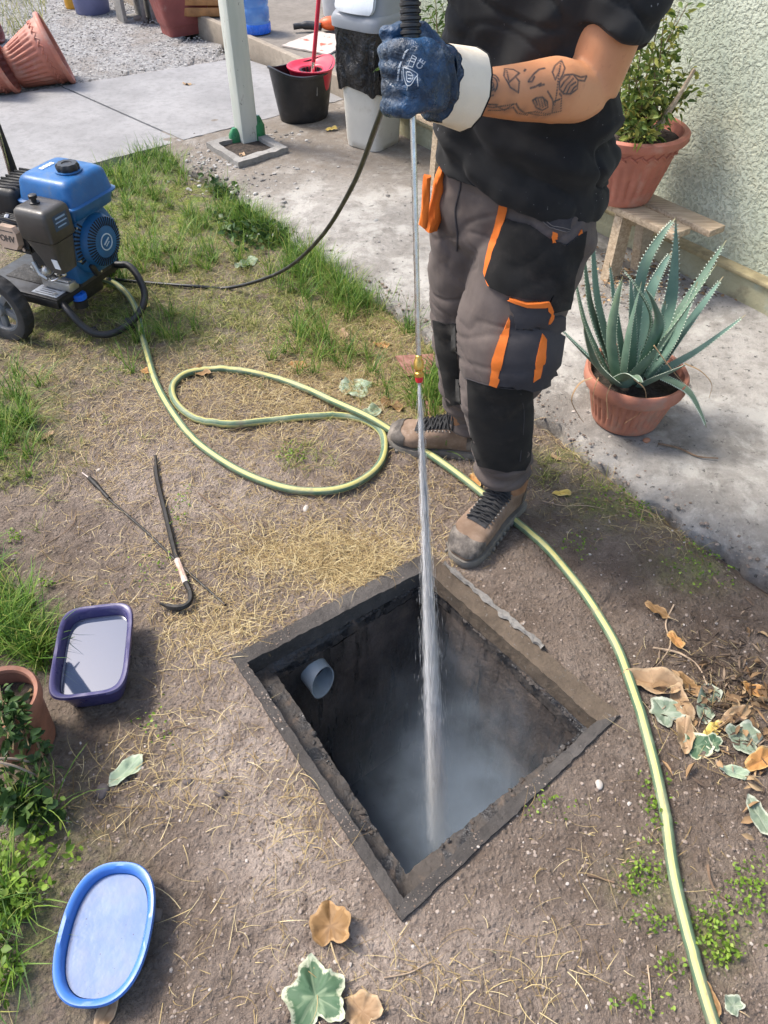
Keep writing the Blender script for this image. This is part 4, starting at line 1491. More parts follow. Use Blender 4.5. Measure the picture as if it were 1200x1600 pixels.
a0 = ap + Vector((0, 0, 0.14))
A_ = lambda px, py, Y: AT(px, py, Y)
Zb = Vector((0, 0, 1))
LV = [  # base px, base Y, tip px, tip Y, half width, bend (x, y, z)
    ((950, 600), 1.93, (897, 425), 2.02, .021, (-.03, 0, .02)),
    ((965, 600), 1.96, (912, 385), 2.10, .020, (-.035, .02, .02)),
    ((960, 590), 1.98, (925, 350), 2.15, .018, (-.03, 0, .02)),
    ((975, 600), 1.99, (952, 410), 2.08, .016, (-.01, 0, .02)),
    ((958, 604), 1.90, (973, 432), 1.90, .024, (-.030, -.01, .02)),
    ((968, 606), 1.93, (1003, 440), 1.96, .021, (-.01, 0, .03)),
    ((980, 600), 2.00, (1056, 340), 2.10, .017, (-.045, .02, .10)),
    ((1000, 605), 2.00, (1056, 338), 2.04, .020, (.035, .0, .02)),
    ((985, 600), 2.02, (1050, 392), 2.15, .019, (-.02, .02, .06)),
    ((1005, 600), 2.00, (1135, 375), 2.12, .020, (.00, .01, .01)),
    ((1010, 605), 1.97, (1130, 432), 2.00, .021, (.00, -.01, .02)),
    ((975, 612), 1.88, (1120, 412), 1.90, .027, (-.02, -.02, -.035)),
    ((960, 610), 1.87, (870, 508), 1.92, .020, (-.01, -.02, .015)),
    ((962, 612), 1.86, (912, 510), 1.78, .019, (-.02, -.01, -.01)),
    ((1020, 590), 1.96, (1165, 492), 1.95, .014, (.01, 0, -.01)),
    ((990, 606), 1.90, (1008, 450), 1.86, .017, (.045, 0, .05)),
    ((1000, 610), 1.90, (970, 418), 1.98, .015, (.05, 0, .05)),
    ((985, 600), 1.96, (985, 430), 2.05, .018, (.0, .0, .02)),
    ((1010, 600), 1.95, (1090, 440), 1.98, .020, (.02, 0, .0)),
    ((1000, 600), 1.93, (1040, 470), 1.95, .020, (.01, 0, .02)),
    ((970, 598), 1.99, (935, 470), 2.08, .018, (-.02, 0, .01)),
    ((1005, 612), 1.88, (1072, 570), 1.80, .019, (0, -.01, .012)),
    ((1045, 575), 1.90, (1104, 668), 1.80, .013, (.012, -.01, .035)),
    ((965, 588), 1.86, (1002, 598), 1.76, .017, (0, -.01, .03)),
]
for (bpx, bY, tpx, tY, w, bd) in LV:
    bpt = A_(*bpx, bY)
    bpt = a0 + Vector(((bpt.x - a0.x) * 0.8, (bpt.y - a0.y) * 0.6, max(-0.01, min(0.05, bpt.z - a0.z))))
    aloe_leaf(bpt, A_(*tpx, tY), w * 1.25, Vector(bd))
for pts in (((925, 590), (905, 600), (893, 625), (905, 650), (912, 660)), ((990, 592), (1008, 610), (1005, 640), (975, 662)), ((1070, 568), (1095, 580), (1112, 600), (1108, 622)), ((935, 590), (928, 610), (925, 640)), ((955, 600), (948, 620), (950, 650), (948, 655)), ((1022, 540), (1040, 565), (1060, 590), (1072, 600))):
    Ys = [1.84 - 0.012 * i for i in range(len(pts))]
    P = [AT(px, py, Y) for (px, py), Y in zip(pts, Ys)]
    mb = MB(); S = spline(P, 5); mb.tube(S, [0.004 * (1 - 0.7 * i / (len(S) - 1)) for i in range(len(S))], 6, flat=0.4); mb.build('dry_leaf', DRYL, aloe)

# ---------------------------------------------------------------- left edge pot with plant
lp = Vector((-0.795, 0.83, 0.0))
lpot = thing('left_pot', lp, 'tall brown clay pot at the left photo edge in front of the purple basin', 'flower pot')
make_pot(Matrix.Translation(lp), 0.062, 0.075, 0.17, BROWNPOT, lpot, 0, False, 0.125, 0.02, 0.006)
lpl = thing('succulent_plant', lp + Vector((0, 0, 0.11)), 'dark green small leaved plant spilling from the brown clay pot', 'plant')
tips = [G(px, py, z) for (px, py, z) in ((10, 1100, .2), (25, 1120, .2), (15, 1150, .21), (35, 1145, .19), (20, 1175, .2), (45, 1165, .18), (5, 1130, .23), (60, 1220, .08), (75, 1205, .08), (85, 1230, .06), (65, 1240, .05), (10, 1190, .2), (0, 1075, .2), (30, 1090, .17))]
bush(lpl, lp + Vector((0, 0, 0.13)), tips, LEAFD, 20, (0.014, 0.030), (0.010, 0.020), 0.45, 0.016)
for a, b in (((-5, 1185), (62, 1195)), ((-5, 1190), (60, 1213))):
    mb = MB(); pa, pb_ = G(*a, 0.14), G(*b, 0.07); mb.tube(spline([pa, pa.lerp(pb_, 0.5) + Vector((0, 0, 0.012)), pb_], 4), 0.0025, 6); mb.build('woody_stem', plain('pale_woody_stem', (0.33, 0.26, 0.20), 0.9), lpl)

# ---------------------------------------------------------------- purple basin with water, blue tub
m = NT('basin_water')
WATER = m.done((0.030, 0.045, 0.090), 0.02, normal=m.bump(m.noise(6, 2), 0.01, 0.01), spec=0.8, IOR=2.0)
m = NT('milky_water')
c = m.mix(m.rng(m.noise(18, 4), 0.4, 0.7), (0.13, 0.20, 0.37), (0.17, 0.24, 0.39))
c = m.mix(m.rng(m.noise(9, 6, 0.7, 0.4), 0.42, 0.65, 0, 0.6), c, (0.20, 0.23, 0.30))
c = m.mix(m.rng(m.noise(120, 3, 0.6), 0.70, 0.74, 0, 0.7), c, (0.08, 0.08, 0.08))
MILK = m.done(c, 0.10, normal=m.bump(m.noise(22, 4), 0.12, 0.01))
PURP = plain('purple_plastic', (0.040, 0.034, 0.110), 0.32, 0.12, 6, dirt=(0.19, 0.18, 0.26), dirt_amt=0.3, bump=0.05)
BLUT = plain('sky_blue_plastic', (0.045, 0.16, 0.50), 0.35, 0.1, 7, dirt=(0.22, 0.28, 0.42), dirt_amt=0.3, bump=0.05)


def basin(name, c, a, b, ang, h, wz, mat, wmat, label, cat, pw, flare, soil=None):
    t_ = thing(name, c, label, cat)
    A = Vector((math.cos(ang), math.sin(ang), 0)); B = Vector((-math.sin(ang), math.cos(ang), 0))
    rg = lambda k, z: ring(Vector((c.x, c.y, c.z + z)), A, B, a * k if k > 0 else 0, b * k, 64, pw)
    rr = lambda d, z: ring(Vector((c.x, c.y, c.z + z)), A, B, a + d, b + d, 64, pw)
    f = flare
    mb = MB()
    mb.loft([rr(-f * 1.2, 0), rr(-f, 0.004), rr(-f * 0.45, h * 0.55), rr(-0.004, h - 0.012), rr(0.004, h - 0.011), rr(0.0065, h - 0.005), rr(0.004, h), rr(-0.003, h), rr(-0.008, h - 0.006), rr(-f * 0.45 - 0.004, h * 0.5), rr(-f - 0.004, 0.006)], True, True)
    mb.build('basin_shell', mat, t_, ang=50)
    k = (wz / h)
    mb = MB(); mb.loft([rr(-f * (1 - k) * 0.95 - 0.006, wz), [q.lerp(Vector((c.x, c.y, c.z + wz)), 0.9) for q in rr(0, wz)]], False, True); mb.build('water', wmat, t_)
    return t_


basin('purple_basin', Vector((-0.680, 1.020, 0.004)), 0.082, 0.124, math.radians(99 - 90), 0.078, 0.050, PURP, WATER, 'purple rounded rectangular plastic basin full of water reflecting the sky', 'basin', 5.0, 0.016)
basin('blue_tub', Vector((-0.503, 0.430, 0.006)), 0.078, 0.114, math.radians(1), 0.050, 0.030, BLUT, MILK, 'oval sky blue plastic tub with cloudy water among weeds', 'tub', 2.5, 0.014)

# ---------------------------------------------------------------- pry bar and long rod
IRON = plain('black_iron', (0.022, 0.020, 0.018), 0.55, 0.4, 20, metal=0.3, dirt=(0.16, 0.11, 0.08), dirt_amt=0.35, bump=0.3)
P = [on_ground(px, py, 0.011) for px, py in ((243, 712), (245, 745), (258, 800), (274, 865), (288, 905), (298, 928), (297, 943), (285, 951), (268, 951), (250, 945))]
pb_ = thing('pry_bar', P[3], 'black iron pry bar with hooked claw crossing over the thin rod', 'tool')
S = spline(P, 5); rr = [0.0042] * 3 + [0.0075] * (len(S) - 13) + [0.009] * 6 + [0.006, 0.005, 0.004, 0.003]
for i in range(len(S)):
    if i > 24: S[i] = S[i] + Vector((0, 0, 0.006))
mb = MB(); mb.tube(S, rr[:len(S)], 6); mb.build('bar', IRON, pb_, ang=30)
mid = S[int(len(S) * 0.36)]; m2 = S[int(len(S) * 0.46)]
mb = MB(); mb.tube([mid + Vector((0, 0, 0.0012)), mid.lerp(m2, 0.5) + Vector((0, 0, 0.0014)), m2 + Vector((0, 0, 0.0012))], 0.0082, 8); mb.build('worn_tape', plain('peeling_pale_tape', (0.52, 0.42, 0.36), 0.8, 0.35, 60, dirt=(0.36, 0.16, 0.08)), pb_)
P = [on_ground(px, py, 0.008) for px, py in ((166, 776), (230, 832), (290, 890), (352, 945))]
rod = thing('thin_rod', P[0], 'thin dark metal rod with socket end lying under the pry bar', 'tool')
mb = MB(); mb.tube(spline(P, 6), 0.0036, 8); mb.build('shaft', IRON, rod)
mb = MB(); mb.tube([on_ground(140, 747, 0.009), on_ground(150, 757, 0.009), on_ground(151, 758, 0.009), on_ground(170, 779, 0.009)], [0.0075, 0.0085, 0.006, 0.006], 10); mb.build('socket', IRON, rod)
mb = MB(); mb.tube([on_ground(128, 738, 0.008), on_ground(141, 748, 0.008)], [0.0015, 0.003], 8); mb.build('tip', plain('worn_bright_tip', (0.55, 0.45, 0.40), 0.5), rod)

# ---------------------------------------------------------------- rusty hoe lying in the straw
m = NT('rusty_iron')
c = m.mix(m.rng(m.noise(30, 6, 0.7), 0.35, 0.65), (0.22, 0.09, 0.065), (0.36, 0.185, 0.14))
RUST = m.done(c, 0.9, normal=m.bump(m.noise(90, 5), 0.6, 0.003))
hb = [G(617, 556, 0.045), G(677, 553, 0.045), G(673, 584, 0.02), G(637, 588, 0.02)]
hoe = thing('rusty_hoe', G(655, 590, 0.0), 'rusty flat hoe blade with thin handle lying behind the spray nozzle', 'hoe')
mb = MB(); up = Vector((0, -0.003, 0.003)); mb.loft([[p - up for p in hb], [p + up for p in hb]]); mb.build('blade', RUST, hoe, ang=30)
mb = MB(); mb.tube(spline([G(658, 582, 0.028), G(663, 610, 0.020), G(673, 655, 0.018)], 5), 0.0055, 8); mb.build('handle', RUST, hoe)

# ================================================================== GARDEN HOSE
m = NT('striped_garden_hose')
uvn = m.node('ShaderNodeUVMap', uv_map='UVMap')
sp = m.node('ShaderNodeSeparateXYZ'); m.t.links.new(uvn.outputs[0], sp.inputs[0])
u_ = sp.outputs[0]
w3 = m.math('FRACT', m.math('MULTIPLY', u_, 3.0))
edge = m.math('ABSOLUTE', m.math('SUBTRACT', w3, 0.5))
c = m.mix(m.rng(edge, 0.20, 0.24), (0.50, 0.455, 0.155), (0.085, 0.145, 0.085))
c = m.mix(m.rng(m.math('ABSOLUTE', m.math('SUBTRACT', edge, 0.23)), 0.0, 0.035, 1, 0), c, (0.38, 0.42, 0.25))
c = m.mix(m.rng(m.noise(16, 6, 0.7), 0.40, 0.72, 0, 0.6), c, (0.27, 0.30, 0.20))
c = m.mix(m.rng(m.noise(9, 8, 0.75, 0.5), 0.52, 0.68, 0, 0.7), c, (0.20, 0.165, 0.12))
HOSE = m.done(c, 0.5, normal=m.bump(m.wave(420, 0, axis='DIAGONAL'), 0.08, 0.001), spec=0.4)
hp = [(150, 432), (185, 447), (212, 480), (224, 530), (240, 585), (262, 632), (300, 683), (350, 722), (410, 752), (470, 767), (530, 764), (575, 745), (598, 715), (598, 680), (575, 660), (535, 650), (480, 651), (420, 657), (360, 663), (310, 656), (277, 632), (270, 605), (290, 584), (335, 577), (390, 581), (450, 597), (520, 626), (575, 652), (615, 676), (675, 712), (735, 756), (800, 810), (860, 862), (915, 930), (958, 1000), (990, 1080), (1017, 1170), (1036, 1260), (1052, 1360), (1075, 1460), (1100, 1550), (1122, 1625), (1140, 1700)]
HP = []
for i, (px, py) in enumerate(hp):
    z = 0.0125
    if i in (26, 27): z = 0.028          # crosses over its own loop
    if i == 28: z = 0.020
    if i < 2: z = 0.06 - 0.02 * i
    HP.append(on_ground(px, py, z))
S = spline(HP, 10)
S = [p + Vector((0.0035 * noise.noise(p * 7), 0.0035 * noise.noise(p * 7 + Vector((5, 3, 0))), 0)) for p in S]
S = [p if i < 20 else Vector((p.x, p.y, max(p.z, gz(p.x, p.y) + 0.009))) for i, p in enumerate(S)]
mb = MB(); mb.tube(S, 0.0120, 16, uv=True)
tag(mb.build('garden_hose', HOSE), 'yellow and green striped garden hose looped across the yard', 'hose')

# ---------------------------------------------------------------- timber frame overhead, out of the picture, mirrored in the basin
def mirror_at(px, py, z):
    p = G(px, py, 0.054); d = (p - EYE); d.z = -d.z
    return p + d * ((z - p.z) / d.z)


ta, tb2, tc2 = mirror_at(101, 1043, 2.55), mirror_at(140, 1100, 2.55), mirror_at(94, 1100, 2.55)
trel = thing('overhead_frame', (ta.x, ta.y, 2.5), 'dark timber bars overhead, visible only mirrored in the water of the purple basin', 'frame')
DARKW = plain('dark_timber', (0.05, 0.045, 0.038), 0.8, 0.3, 14)
mb = MB(); mb.tube([ta, tb2 + (tb2 - ta) * 0.3], 0.045, 10); mb.build('bar', DARKW, trel)
mb = MB(); mb.tube([ta, tc2 + (tc2 - ta) * 0.3], 0.016, 8); mb.build('bar', DARKW, trel)
tw = mirror_at(124, 1035, 2.55)
mb = MB(); mb.tube([ta + (ta - tw) * 0.3 + Vector((0, 0, 0.1)), tw], [0.012, 0.004], 6); mb.build('twig', DARKW, trel)
# ================================================================== PRESSURE WASHER
def text_geo(s, size, extrude=0.0006, bold=0.0):
    cu = bpy.data.curves.new('t', 'FONT'); cu.body = s; cu.size = size; cu.extrude = extrude; cu.offset = bold
    cu.align_x = 'CENTER'; cu.align_y = 'CENTER'; cu.resolution_u = 3
    o = bpy.data.objects.new('t', cu); col.objects.link(o)
    dg = bpy.context.evaluated_depsgraph_get()
    me = bpy.data.meshes.new_from_object(o.evaluated_get(dg))
    v = [tuple(x.co) for x in me.vertices]; f = [tuple(p.vertices) for p in me.polygons]
    bpy.data.objects.remove(o); bpy.data.curves.remove(cu); bpy.data.meshes.remove(me)
    return v, f


FV = Vector((0.917, -0.40, 0)).normalized(); TV = Vector((0.40, 0.917, 0)).normalized()
W0 = Vector((-1.178, 2.46, 0.0))
Mwz = Matrix(((FV.x, TV.x, 0, W0.x), (FV.y, TV.y, 0, W0.y), (0, 0, 1, 0), (0, 0, 0, 1)))
wash = thing('pressure_washer', W0, 'blue petrol engine pressure washer on black wheeled frame on the grass', 'pressure washer')
L = lambda a, b, z: Mwz @ Vector((a, b, z))
axis_f = Matrix(((0, 0, 1, 0), (1, 0, 0, 0), (0, 1, 0, 0), (0, 0, 0, 1)))       # lathe z -> local a
axis_t = Matrix(((1, 0, 0, 0), (0, 0, 1, 0), (0, -1, 0, 0), (0, 0, 0, 1)))      # lathe z -> local b

mb = MB(Mwz); mb.box((-0.18, 0.17, 0.160), (0.36, 0.34, 0.012), bev=0.003)
mb.box((-0.18, 0.003, 0.143), (0.36, 0.008, 0.030), bev=0.002); mb.box((-0.18, 0.337, 0.143), (0.36, 0.008, 0.030), bev=0.002); mb.box((-0.003, 0.17, 0.143), (0.008, 0.325, 0.030), bev=0.002)
base = mb.build('base_plate', BLACKM, wash, ang=30)
mb = MB(Mwz); mb.box((-0.070, 0.046, 0.1672), (0.115, 0.066, 0.0012)); lab = mb.build('rating_label', plain('pale_sticker', (0.42, 0.44, 0.46), 0.5, 0.1, 30), base)
mb = MB(Mwz)
for k in range(5): mb.box((-0.075 + 0.006 * (k % 2), 0.022 + 0.012 * k, 0.1682), (0.085 - 0.012 * (k % 3), 0.0028, 0.0006))
mb.build('label_line', DARKGREY, lab)
# tubular front bumper / foot
bpts = [L(-0.30, 0.012, 0.15), L(-0.10, 0.012, 0.150), G(88, 466, 0.15), G(108, 487, 0.125), G(131, 511, 0.075), G(152, 522, 0.048), G(178, 520, 0.040), G(205, 503, 0.045), G(221, 483, 0.062), G(226, 460, 0.085), G(216, 433, 0.125), G(200, 415, 0.150), L(-0.02, 0.33, 0.150), L(-0.30, 0.33, 0.15)]
mb = MB(); mb.tube(spline(bpts, 7), 0.0135, 14); mb.build('frame_tube', BLACKM, wash)
for px, py in ((203, 513), (150, 527)):
    p = G(px, py, 0.0)
    mb = MB(Matrix.Translation((p.x, p.y, 0.0))); mb.lathe([(0, 0.002), (0.020, 0.002), (0.022, 0.010), (0.014, 0.03), (0.012, 0.04), (0, 0.04)], 18); mb.build('rubber_foot', RUBBER, wash)
# wheels
def make_wheel(b):
    M = Mwz @ Matrix.Translation((-0.205, b, 0.133)) @ axis_t
    R_, w = 0.133, 0.026
    prof = [(R_ - 0.045, -w * 0.75), (R_ - 0.030, -w), (R_ - 0.010, -w * 0.95), (R_ - 0.002, -w * 0.65), (R_, -w * 0.25), (R_, w * 0.25), (R_ - 0.002, w * 0.65), (R_ - 0.010, w * 0.95), (R_ - 0.030, w), (R_ - 0.045, w * 0.75)]
    mb = MB(M)
    mb.lathe(prof, 96, fn=lambda th, r, z, i: (r - (0.0035 if (r > 0.129 and int(th / (2 * PI) * 48 + (0.5 if z > 0 else 0)) % 2) else 0), z), closed=True)
    ty = mb.build('wheel', RUBBER, wash, ang=30)
    tag(ty)
    mb = MB(M)
    mb.lathe([(R_ - 0.044, -w * 0.7), (R_ - 0.052, -w * 0.72), (R_ - 0.056, -w * 0.3), (R_ - 0.056, w * 0.3), (R_ - 0.052, w * 0.72), (R_ - 0.044, w * 0.7)], 48, closed=True)
    mb.lathe([(0, -w * 0.9), (0.024, -w * 0.9), (0.028, -w * 0.7), (0.028, w * 0.7), (0.024, w * 0.9), (0, w * 0.9)], 28)
    for k in range(5):
        an = 2 * PI * k / 5 + 0.4
        c_ = Vector((math.cos(an) * 0.052, math.sin(an) * 0.052, 0))
        mb.box(c_, (0.062, 0.026, 0.018), Matrix.Rotation(an, 3, 'Z'), 0.005)
    mb.build('wheel_rim', plain('grey_wheel_plastic', (0.16, 0.165, 0.17), 0.5, 0.15, 10, dirt=(0.10, 0.085, 0.07)), ty, ang=40)


make_wheel(-0.075); make_wheel(0.415)
mb = MB(); mb.tube([L(-0.205, -0.08, 0.133), L(-0.205, 0.42, 0.133)], 0.009, 12); mb.build('axle', STEEL, wash)
# handle
hpts = [L(-0.35, 0.012, 0.15), L(-0.37, 0.012, 0.22), L(-0.385, 0.012, 0.60), L(-0.43, 0.012, 0.88), L(-0.45, 0.05, 0.94), L(-0.45, 0.17, 0.945), L(-0.45, 0.29, 0.94), L(-0.43, 0.33, 0.88), L(-0.385, 0.33, 0.60), L(-0.37, 0.33, 0.22), L(-0.35, 0.33, 0.15)]
mb = MB(); mb.tube(spline(hpts, 6), 0.0145, 14); mb.build('handle_tube', BLACKM, wash)
mb = MB(); mb.box(L(-0.41, 0.17, 0.62), (0.02, 0.31, 0.16), Matrix(((FV.x, TV.x, 0), (FV.y, TV.y, 0), (0, 0, 1))), 0.006); mb.build('tool_panel', plain('grey_panel', (0.20, 0.21, 0.22), 0.5), wash)
mb = MB(); mb.tube([L(-0.385, 0.315, 0.44), L(-0.35, 0.30, 0.62)], 0.006, 8); mb.build('spare_lance', STEEL, wash)
mb = MB(); mb.tube([L(-0.388, 0.335, 0.415), L(-0.388, 0.335, 0.435)], 0.0175, 14); mb.build('yellow_clip', YEL, wash)
# crankcase and mounts
mb = MB(Mwz); mb.box((-0.085, 0.20, 0.265), (0.20, 0.19, 0.17), bev=0.02, seg=3); mb.box((-0.085, 0.20, 0.185), (0.22, 0.17, 0.04), bev=0.006)
mb.build('crankcase', plain('black_cast_iron', (0.03, 0.03, 0.031), 0.5, 0.3, 14, dirt=(0.13, 0.10, 0.08)), wash)
mb = MB(Mwz); mb.box((-0.045, 0.082, 0.187), (0.13, 0.05, 0.034), bev=0.006); mb.tube([(-0.10, 0.075, 0.20), (0.01, 0.075, 0.20)], 0.010, 10)
mb.build('mounting_foot', ALU, wash)
# cylinder head with the valve cover
Rt = Matrix.Rotation(-0.12, 4, 'X')
Mh = Mwz @ Matrix.Translation((-0.135, 0.06, 0.368)) @ Rt
mb = MB(Mh)
for k in range(7): mb.box((0, -0.03 + k * 0.014, 0), (0.125, 0.006, 0.115), bev=0.003, seg=1)
mb.box((0, 0.01, 0), (0.10, 0.10, 0.095), bev=0.01)
head_ = mb.build('cylinder_head', BLACKM, wash)
oct_ = [(0.047, 0.022), (0.047, -0.022), (0.032, -0.041), (-0.032, -0.041), (-0.047, -0.022), (-0.047, 0.022), (-0.032, 0.041), (0.032, 0.041)]
mb = MB(Mh); mb.prism(oct_, 0.030, 0.058, Matrix.Translation((0, -0.002, 0.0)) @ Matrix.Rotation(PI / 2, 4, 'X'), 0.92)
vc = mb.build('valve_cover', plain('tan_alloy_cover', (0.50, 0.37, 0.28), 0.45, 0.1, 20, metal=0.2), wash, ang=30)
tv, tf = text_geo('OHV', 0.030, 0.0008, 0.0006)
mb = MB(Mh); mb.add(tv, tf, Matrix.Translation((0, -0.0605, -0.004)) @ Matrix.Rotation(PI / 2, 4, 'X')); mb.box((0, -0.0605, 0.023), (0.062, 0.001, 0.003)); mb.build('cover_lettering', DARKGREY, vc, smooth=False)
mb = MB(Mh)
for x, z in ((0.05, 0.035), (-0.05, 0.035), (0.05, -0.037), (-0.05, -0.037)):
    mb.tube([(x, -0.030, z), (x, -0.048, z)], 0.007, 6)
mb.build('bolt', STEEL, wash, smooth=False)
# muffler with heat shield slots
mb = MB(Mwz); mb.box((-0.205, 0.185, 0.435), (0.13, 0.20, 0.13), bev=0.022, seg=3)
muf = mb.build('muffler', BLACKM, wash)
for k in range(8):
    mb = MB(Mwz); mb.box((-0.205, 0.105 + 0.0225 * k, 0.499), (0.115, 0.008, 0.012), Matrix.Rotation(0.12, 3, 'Z'), 0.003, 1); mb.build('shield_rib', BLACKM, muf)
mb = MB(); mb.tube([L(-0.16, 0.055, 0.425), L(-0.155, 0.04, 0.42)], 0.010, 8); mb.tube([L(-0.165, 0.06, 0.405), L(-0.165, 0.035, 0.40)], 0.007, 8); mb.build('spark_plug_cap', STEEL, wash)
# air filter box
def rrect(a, b, z, pw=6, da=0.0, db=0.0):
    return ring(Vector((da, db, z)), Vector((1, 0, 0)), Vector((0, 1, 0)), a, b, 40, pw)


Mf = Mwz @ Matrix.Translation((0.022, 0.040, 0.045))
mb = MB(Mf); mb.loft([rrect(0.066, 0.058, 0.352, 9), rrect(0.070, 0.062, 0.356, 9), rrect(0.070, 0.062, 0.436, 9), rrect(0.067, 0.059, 0.449, 9), rrect(0.060, 0.053, 0.457, 9), rrect(0.045, 0.038, 0.459, 9)])
filt = mb.build('air_filter_box', DARKGREY, wash, ang=50)
mb = MB(Mf); mb.loft([rrect(0.030, 0.040, 0.235, da=0.02), rrect(0.045, 0.048, 0.29, da=0.012), rrect(0.064, 0.056, 0.345), rrect(0.066, 0.058, 0.350)]); mb.build('filter_lower', DARKGREY, filt, ang=50)
mb = MB(Mf); mb.lathe([(0, 0.455), (0.017, 0.455), (0.017, 0.463), (0.009, 0.466), (0.009, 0.474), (0.014, 0.476), (0.014, 0.486), (0.010, 0.488), (0, 0.488)], 20, Matrix.Translation((-0.018, 0.0, 0))); mb.build('filter_knob', BLACKP, filt)
mb = MB(Mf); mb.box((0.0695, 0.004, 0.412), (0.0016, 0.066, 0.050)); fl_ = mb.build('filter_label', plain('dark_blue_sticker', (0.02, 0.045, 0.09), 0.35), filt)
mb = MB(Mf)
for k, (w_, m_) in enumerate(((0.046, 0.004), (0.052, 0.003), (0.040, 0.003))): mb.box((0.0708, 0.004, 0.426 - 0.014 * k), (0.0008, w_, m_ * 1.4))
mb.build('label_print', plain('pale_blue_print', (0.22, 0.32, 0.48), 0.5), fl_, smooth=False)
mb = MB(Mf); mb.box((0.042, -0.048, 0.275), (0.024, 0.002, 0.036), Matrix.Rotation(0.15, 3, 'X')); mb.build('warning_tag', WHITEP, filt)
# carburettor bits
mb = MB(Mwz); mb.tube([(-0.075, 0.02, 0.29), (-0.055, 0.015, 0.25), (-0.03, 0.02, 0.235)], 0.011, 10); mb.tube([(-0.10, 0.03, 0.262), (-0.05, 0.02, 0.262)], 0.007, 8); mb.ellipsoid((-0.035, 0.03, 0.255), (0.018, 0.018, 0.024)); mb.tube([(0.0, 0.03, 0.262), (0.028, 0.02, 0.262)], 0.006, 8); mb.tube([(-0.12, 0.06, 0.235), (-0.06, 0.055, 0.228)], 0.014, 10)
mb.build('carburettor', ALU, wash)
# fuel tank
Mt = Mwz @ Matrix.Translation((-0.022, 0.215, 0.022))
mb = MB(Mt)
mb.loft([rrect(0.085, 0.085, 0.385, 7), rrect(0.110, 0.108, 0.402, 8), rrect(0.116, 0.113, 0.436, 8), rrect(0.128, 0.124, 0.440, 8), rrect(0.129, 0.125, 0.446, 8), rrect(0.119, 0.115, 0.450, 8), rrect(0.110, 0.106, 0.508, 8), rrect(0.104, 0.100, 0.519, 8), rrect(0.094, 0.090, 0.526, 8), rrect(0.086, 0.080, 0.528, 8), rrect(0.05, 0.050, 0.530, 5)])
tank = mb.build('fuel_tank', BLUE, wash, ang=50)
Mc = Mt @ Matrix.Translation((0.042, -0.005, 0))
mb = MB(Mc); mb.lathe([(0, 0.530), (0.036, 0.530), (0.038, 0.540), (0.038, 0.549), (0.033, 0.556), (0.018, 0.556), (0.016, 0.553), (0, 0.553)], 60, fn=lambda th, r, z, i: (r * (1 + (0.05 * math.cos(10 * th) if r > 0.03 else 0)), z)); mb.build('fuel_cap', BLACKP, tank)
mb = MB(Mc); mb.lathe([(0.028, 0.531), (0.045, 0.531), (0.045, 0.5345), (0.028, 0.536)], 40); mb.build('filler_neck', BLUE, tank)
mb = MB(Mt)
for k, w_ in enumerate((0.009, 0.007, 0.010, 0.008)):
    mb.box((-0.054, -0.028 + 0.0165 * k, 0.5305), (0.018, 0.012, 0.003)); mb.box((-0.054, -0.028 + 0.0165 * k, 0.5322), (0.006, 0.006, 0.001))
mb.build('tank_lettering', WHITEP, tank, smooth=False)
# recoil starter shroud
Ms = Mwz @ Matrix.Translation((0.045, 0.205, 0.318)) @ axis_f
mb = MB(Ms)
octf = lambda th, r, z, i: (r * (1 + 0.035 * math.cos(6 * th)), z)
mb.lathe([(0, -0.06), (0.112, -0.06), (0.118, -0.05), (0.118, 0.012), (0.110, 0.022), (0.094, 0.026), (0.090, 0.040), (0.082, 0.054), (0.058, 0.061), (0.030, 0.063), (0, 0.063)], 72, fn=lambda th, r, z, i: (r * (1 + (0.035 * math.cos(6 * th) if r > 0.1 else 0)), z))
shr = mb.build('starter_shroud', BLUED, wash, ang=40)
DARKSLOT = plain('dark_slot', (0.004, 0.006, 0.010), 0.8, 0.1, 10, bump=0)
for k in range(44):
    th = 2 * PI * k / 44
    mb = MB(Ms); rr_ = 0.070
    mb.box((rr_ * math.cos(th), rr_ * math.sin(th), 0.0575), (0.030, 0.0042, 0.004), Matrix.Rotation(th, 3, 'Z') @ Matrix.Rotation(0.28, 3, 'Y')); mb.build('vent_slot', DARKSLOT, shr, smooth=False)
for k in range(11):
    th = PI * 0.72 + 0.13 * k
    mb = MB(Ms); mb.box((0.103 * math.cos(th), 0.103 * math.sin(th), 0.0235), (0.020, 0.0060, 0.006), Matrix.Rotation(th, 3, 'Z') @ Matrix.Rotation(0.32, 3, 'Y')); mb.build('side_slot', DARKSLOT, shr, smooth=False)
mb = MB(Ms); mb.lathe([(0.026, 0.0632), (0.030, 0.0632), (0.030, 0.0650), (0.026, 0.0650)], 36, closed=True); mb.box((0.0, 0.003, 0.0645), (0.034, 0.006, 0.0012), Matrix.Rotation(0.5, 3, 'Z')); mb.box((0.003, -0.008, 0.0645), (0.022, 0.004, 0.0012), Matrix.Rotation(0.5, 3, 'Z')); mb.build('starter_badge', plain('pale_badge', (0.45, 0.55, 0.65), 0.5), shr, smooth=False)
mb = MB(Ms); mb.box((-0.062, -0.085, 0.030), (0.020, 0.052, 0.016), Matrix.Rotation(0.35, 3, 'Z'), 0.005); mb.build('pull_handle', BLACKP, shr)
mb = MB(Ms)
for k in range(6):
    th = 2 * PI * k / 6 + 0.3; mb.tube([(0.112 * math.cos(th), 0.112 * math.sin(th), 0.012), (0.112 * math.cos(th), 0.112 * math.sin(th), 0.026)], 0.0045, 6)
mb.build('bolt', STEEL, shr, smooth=False)
mb = MB(Mwz); mb.box((-0.005, 0.205, 0.225), (0.09, 0.22, 0.08), bev=0.012); mb.build('shroud_base', BLUED, wash)
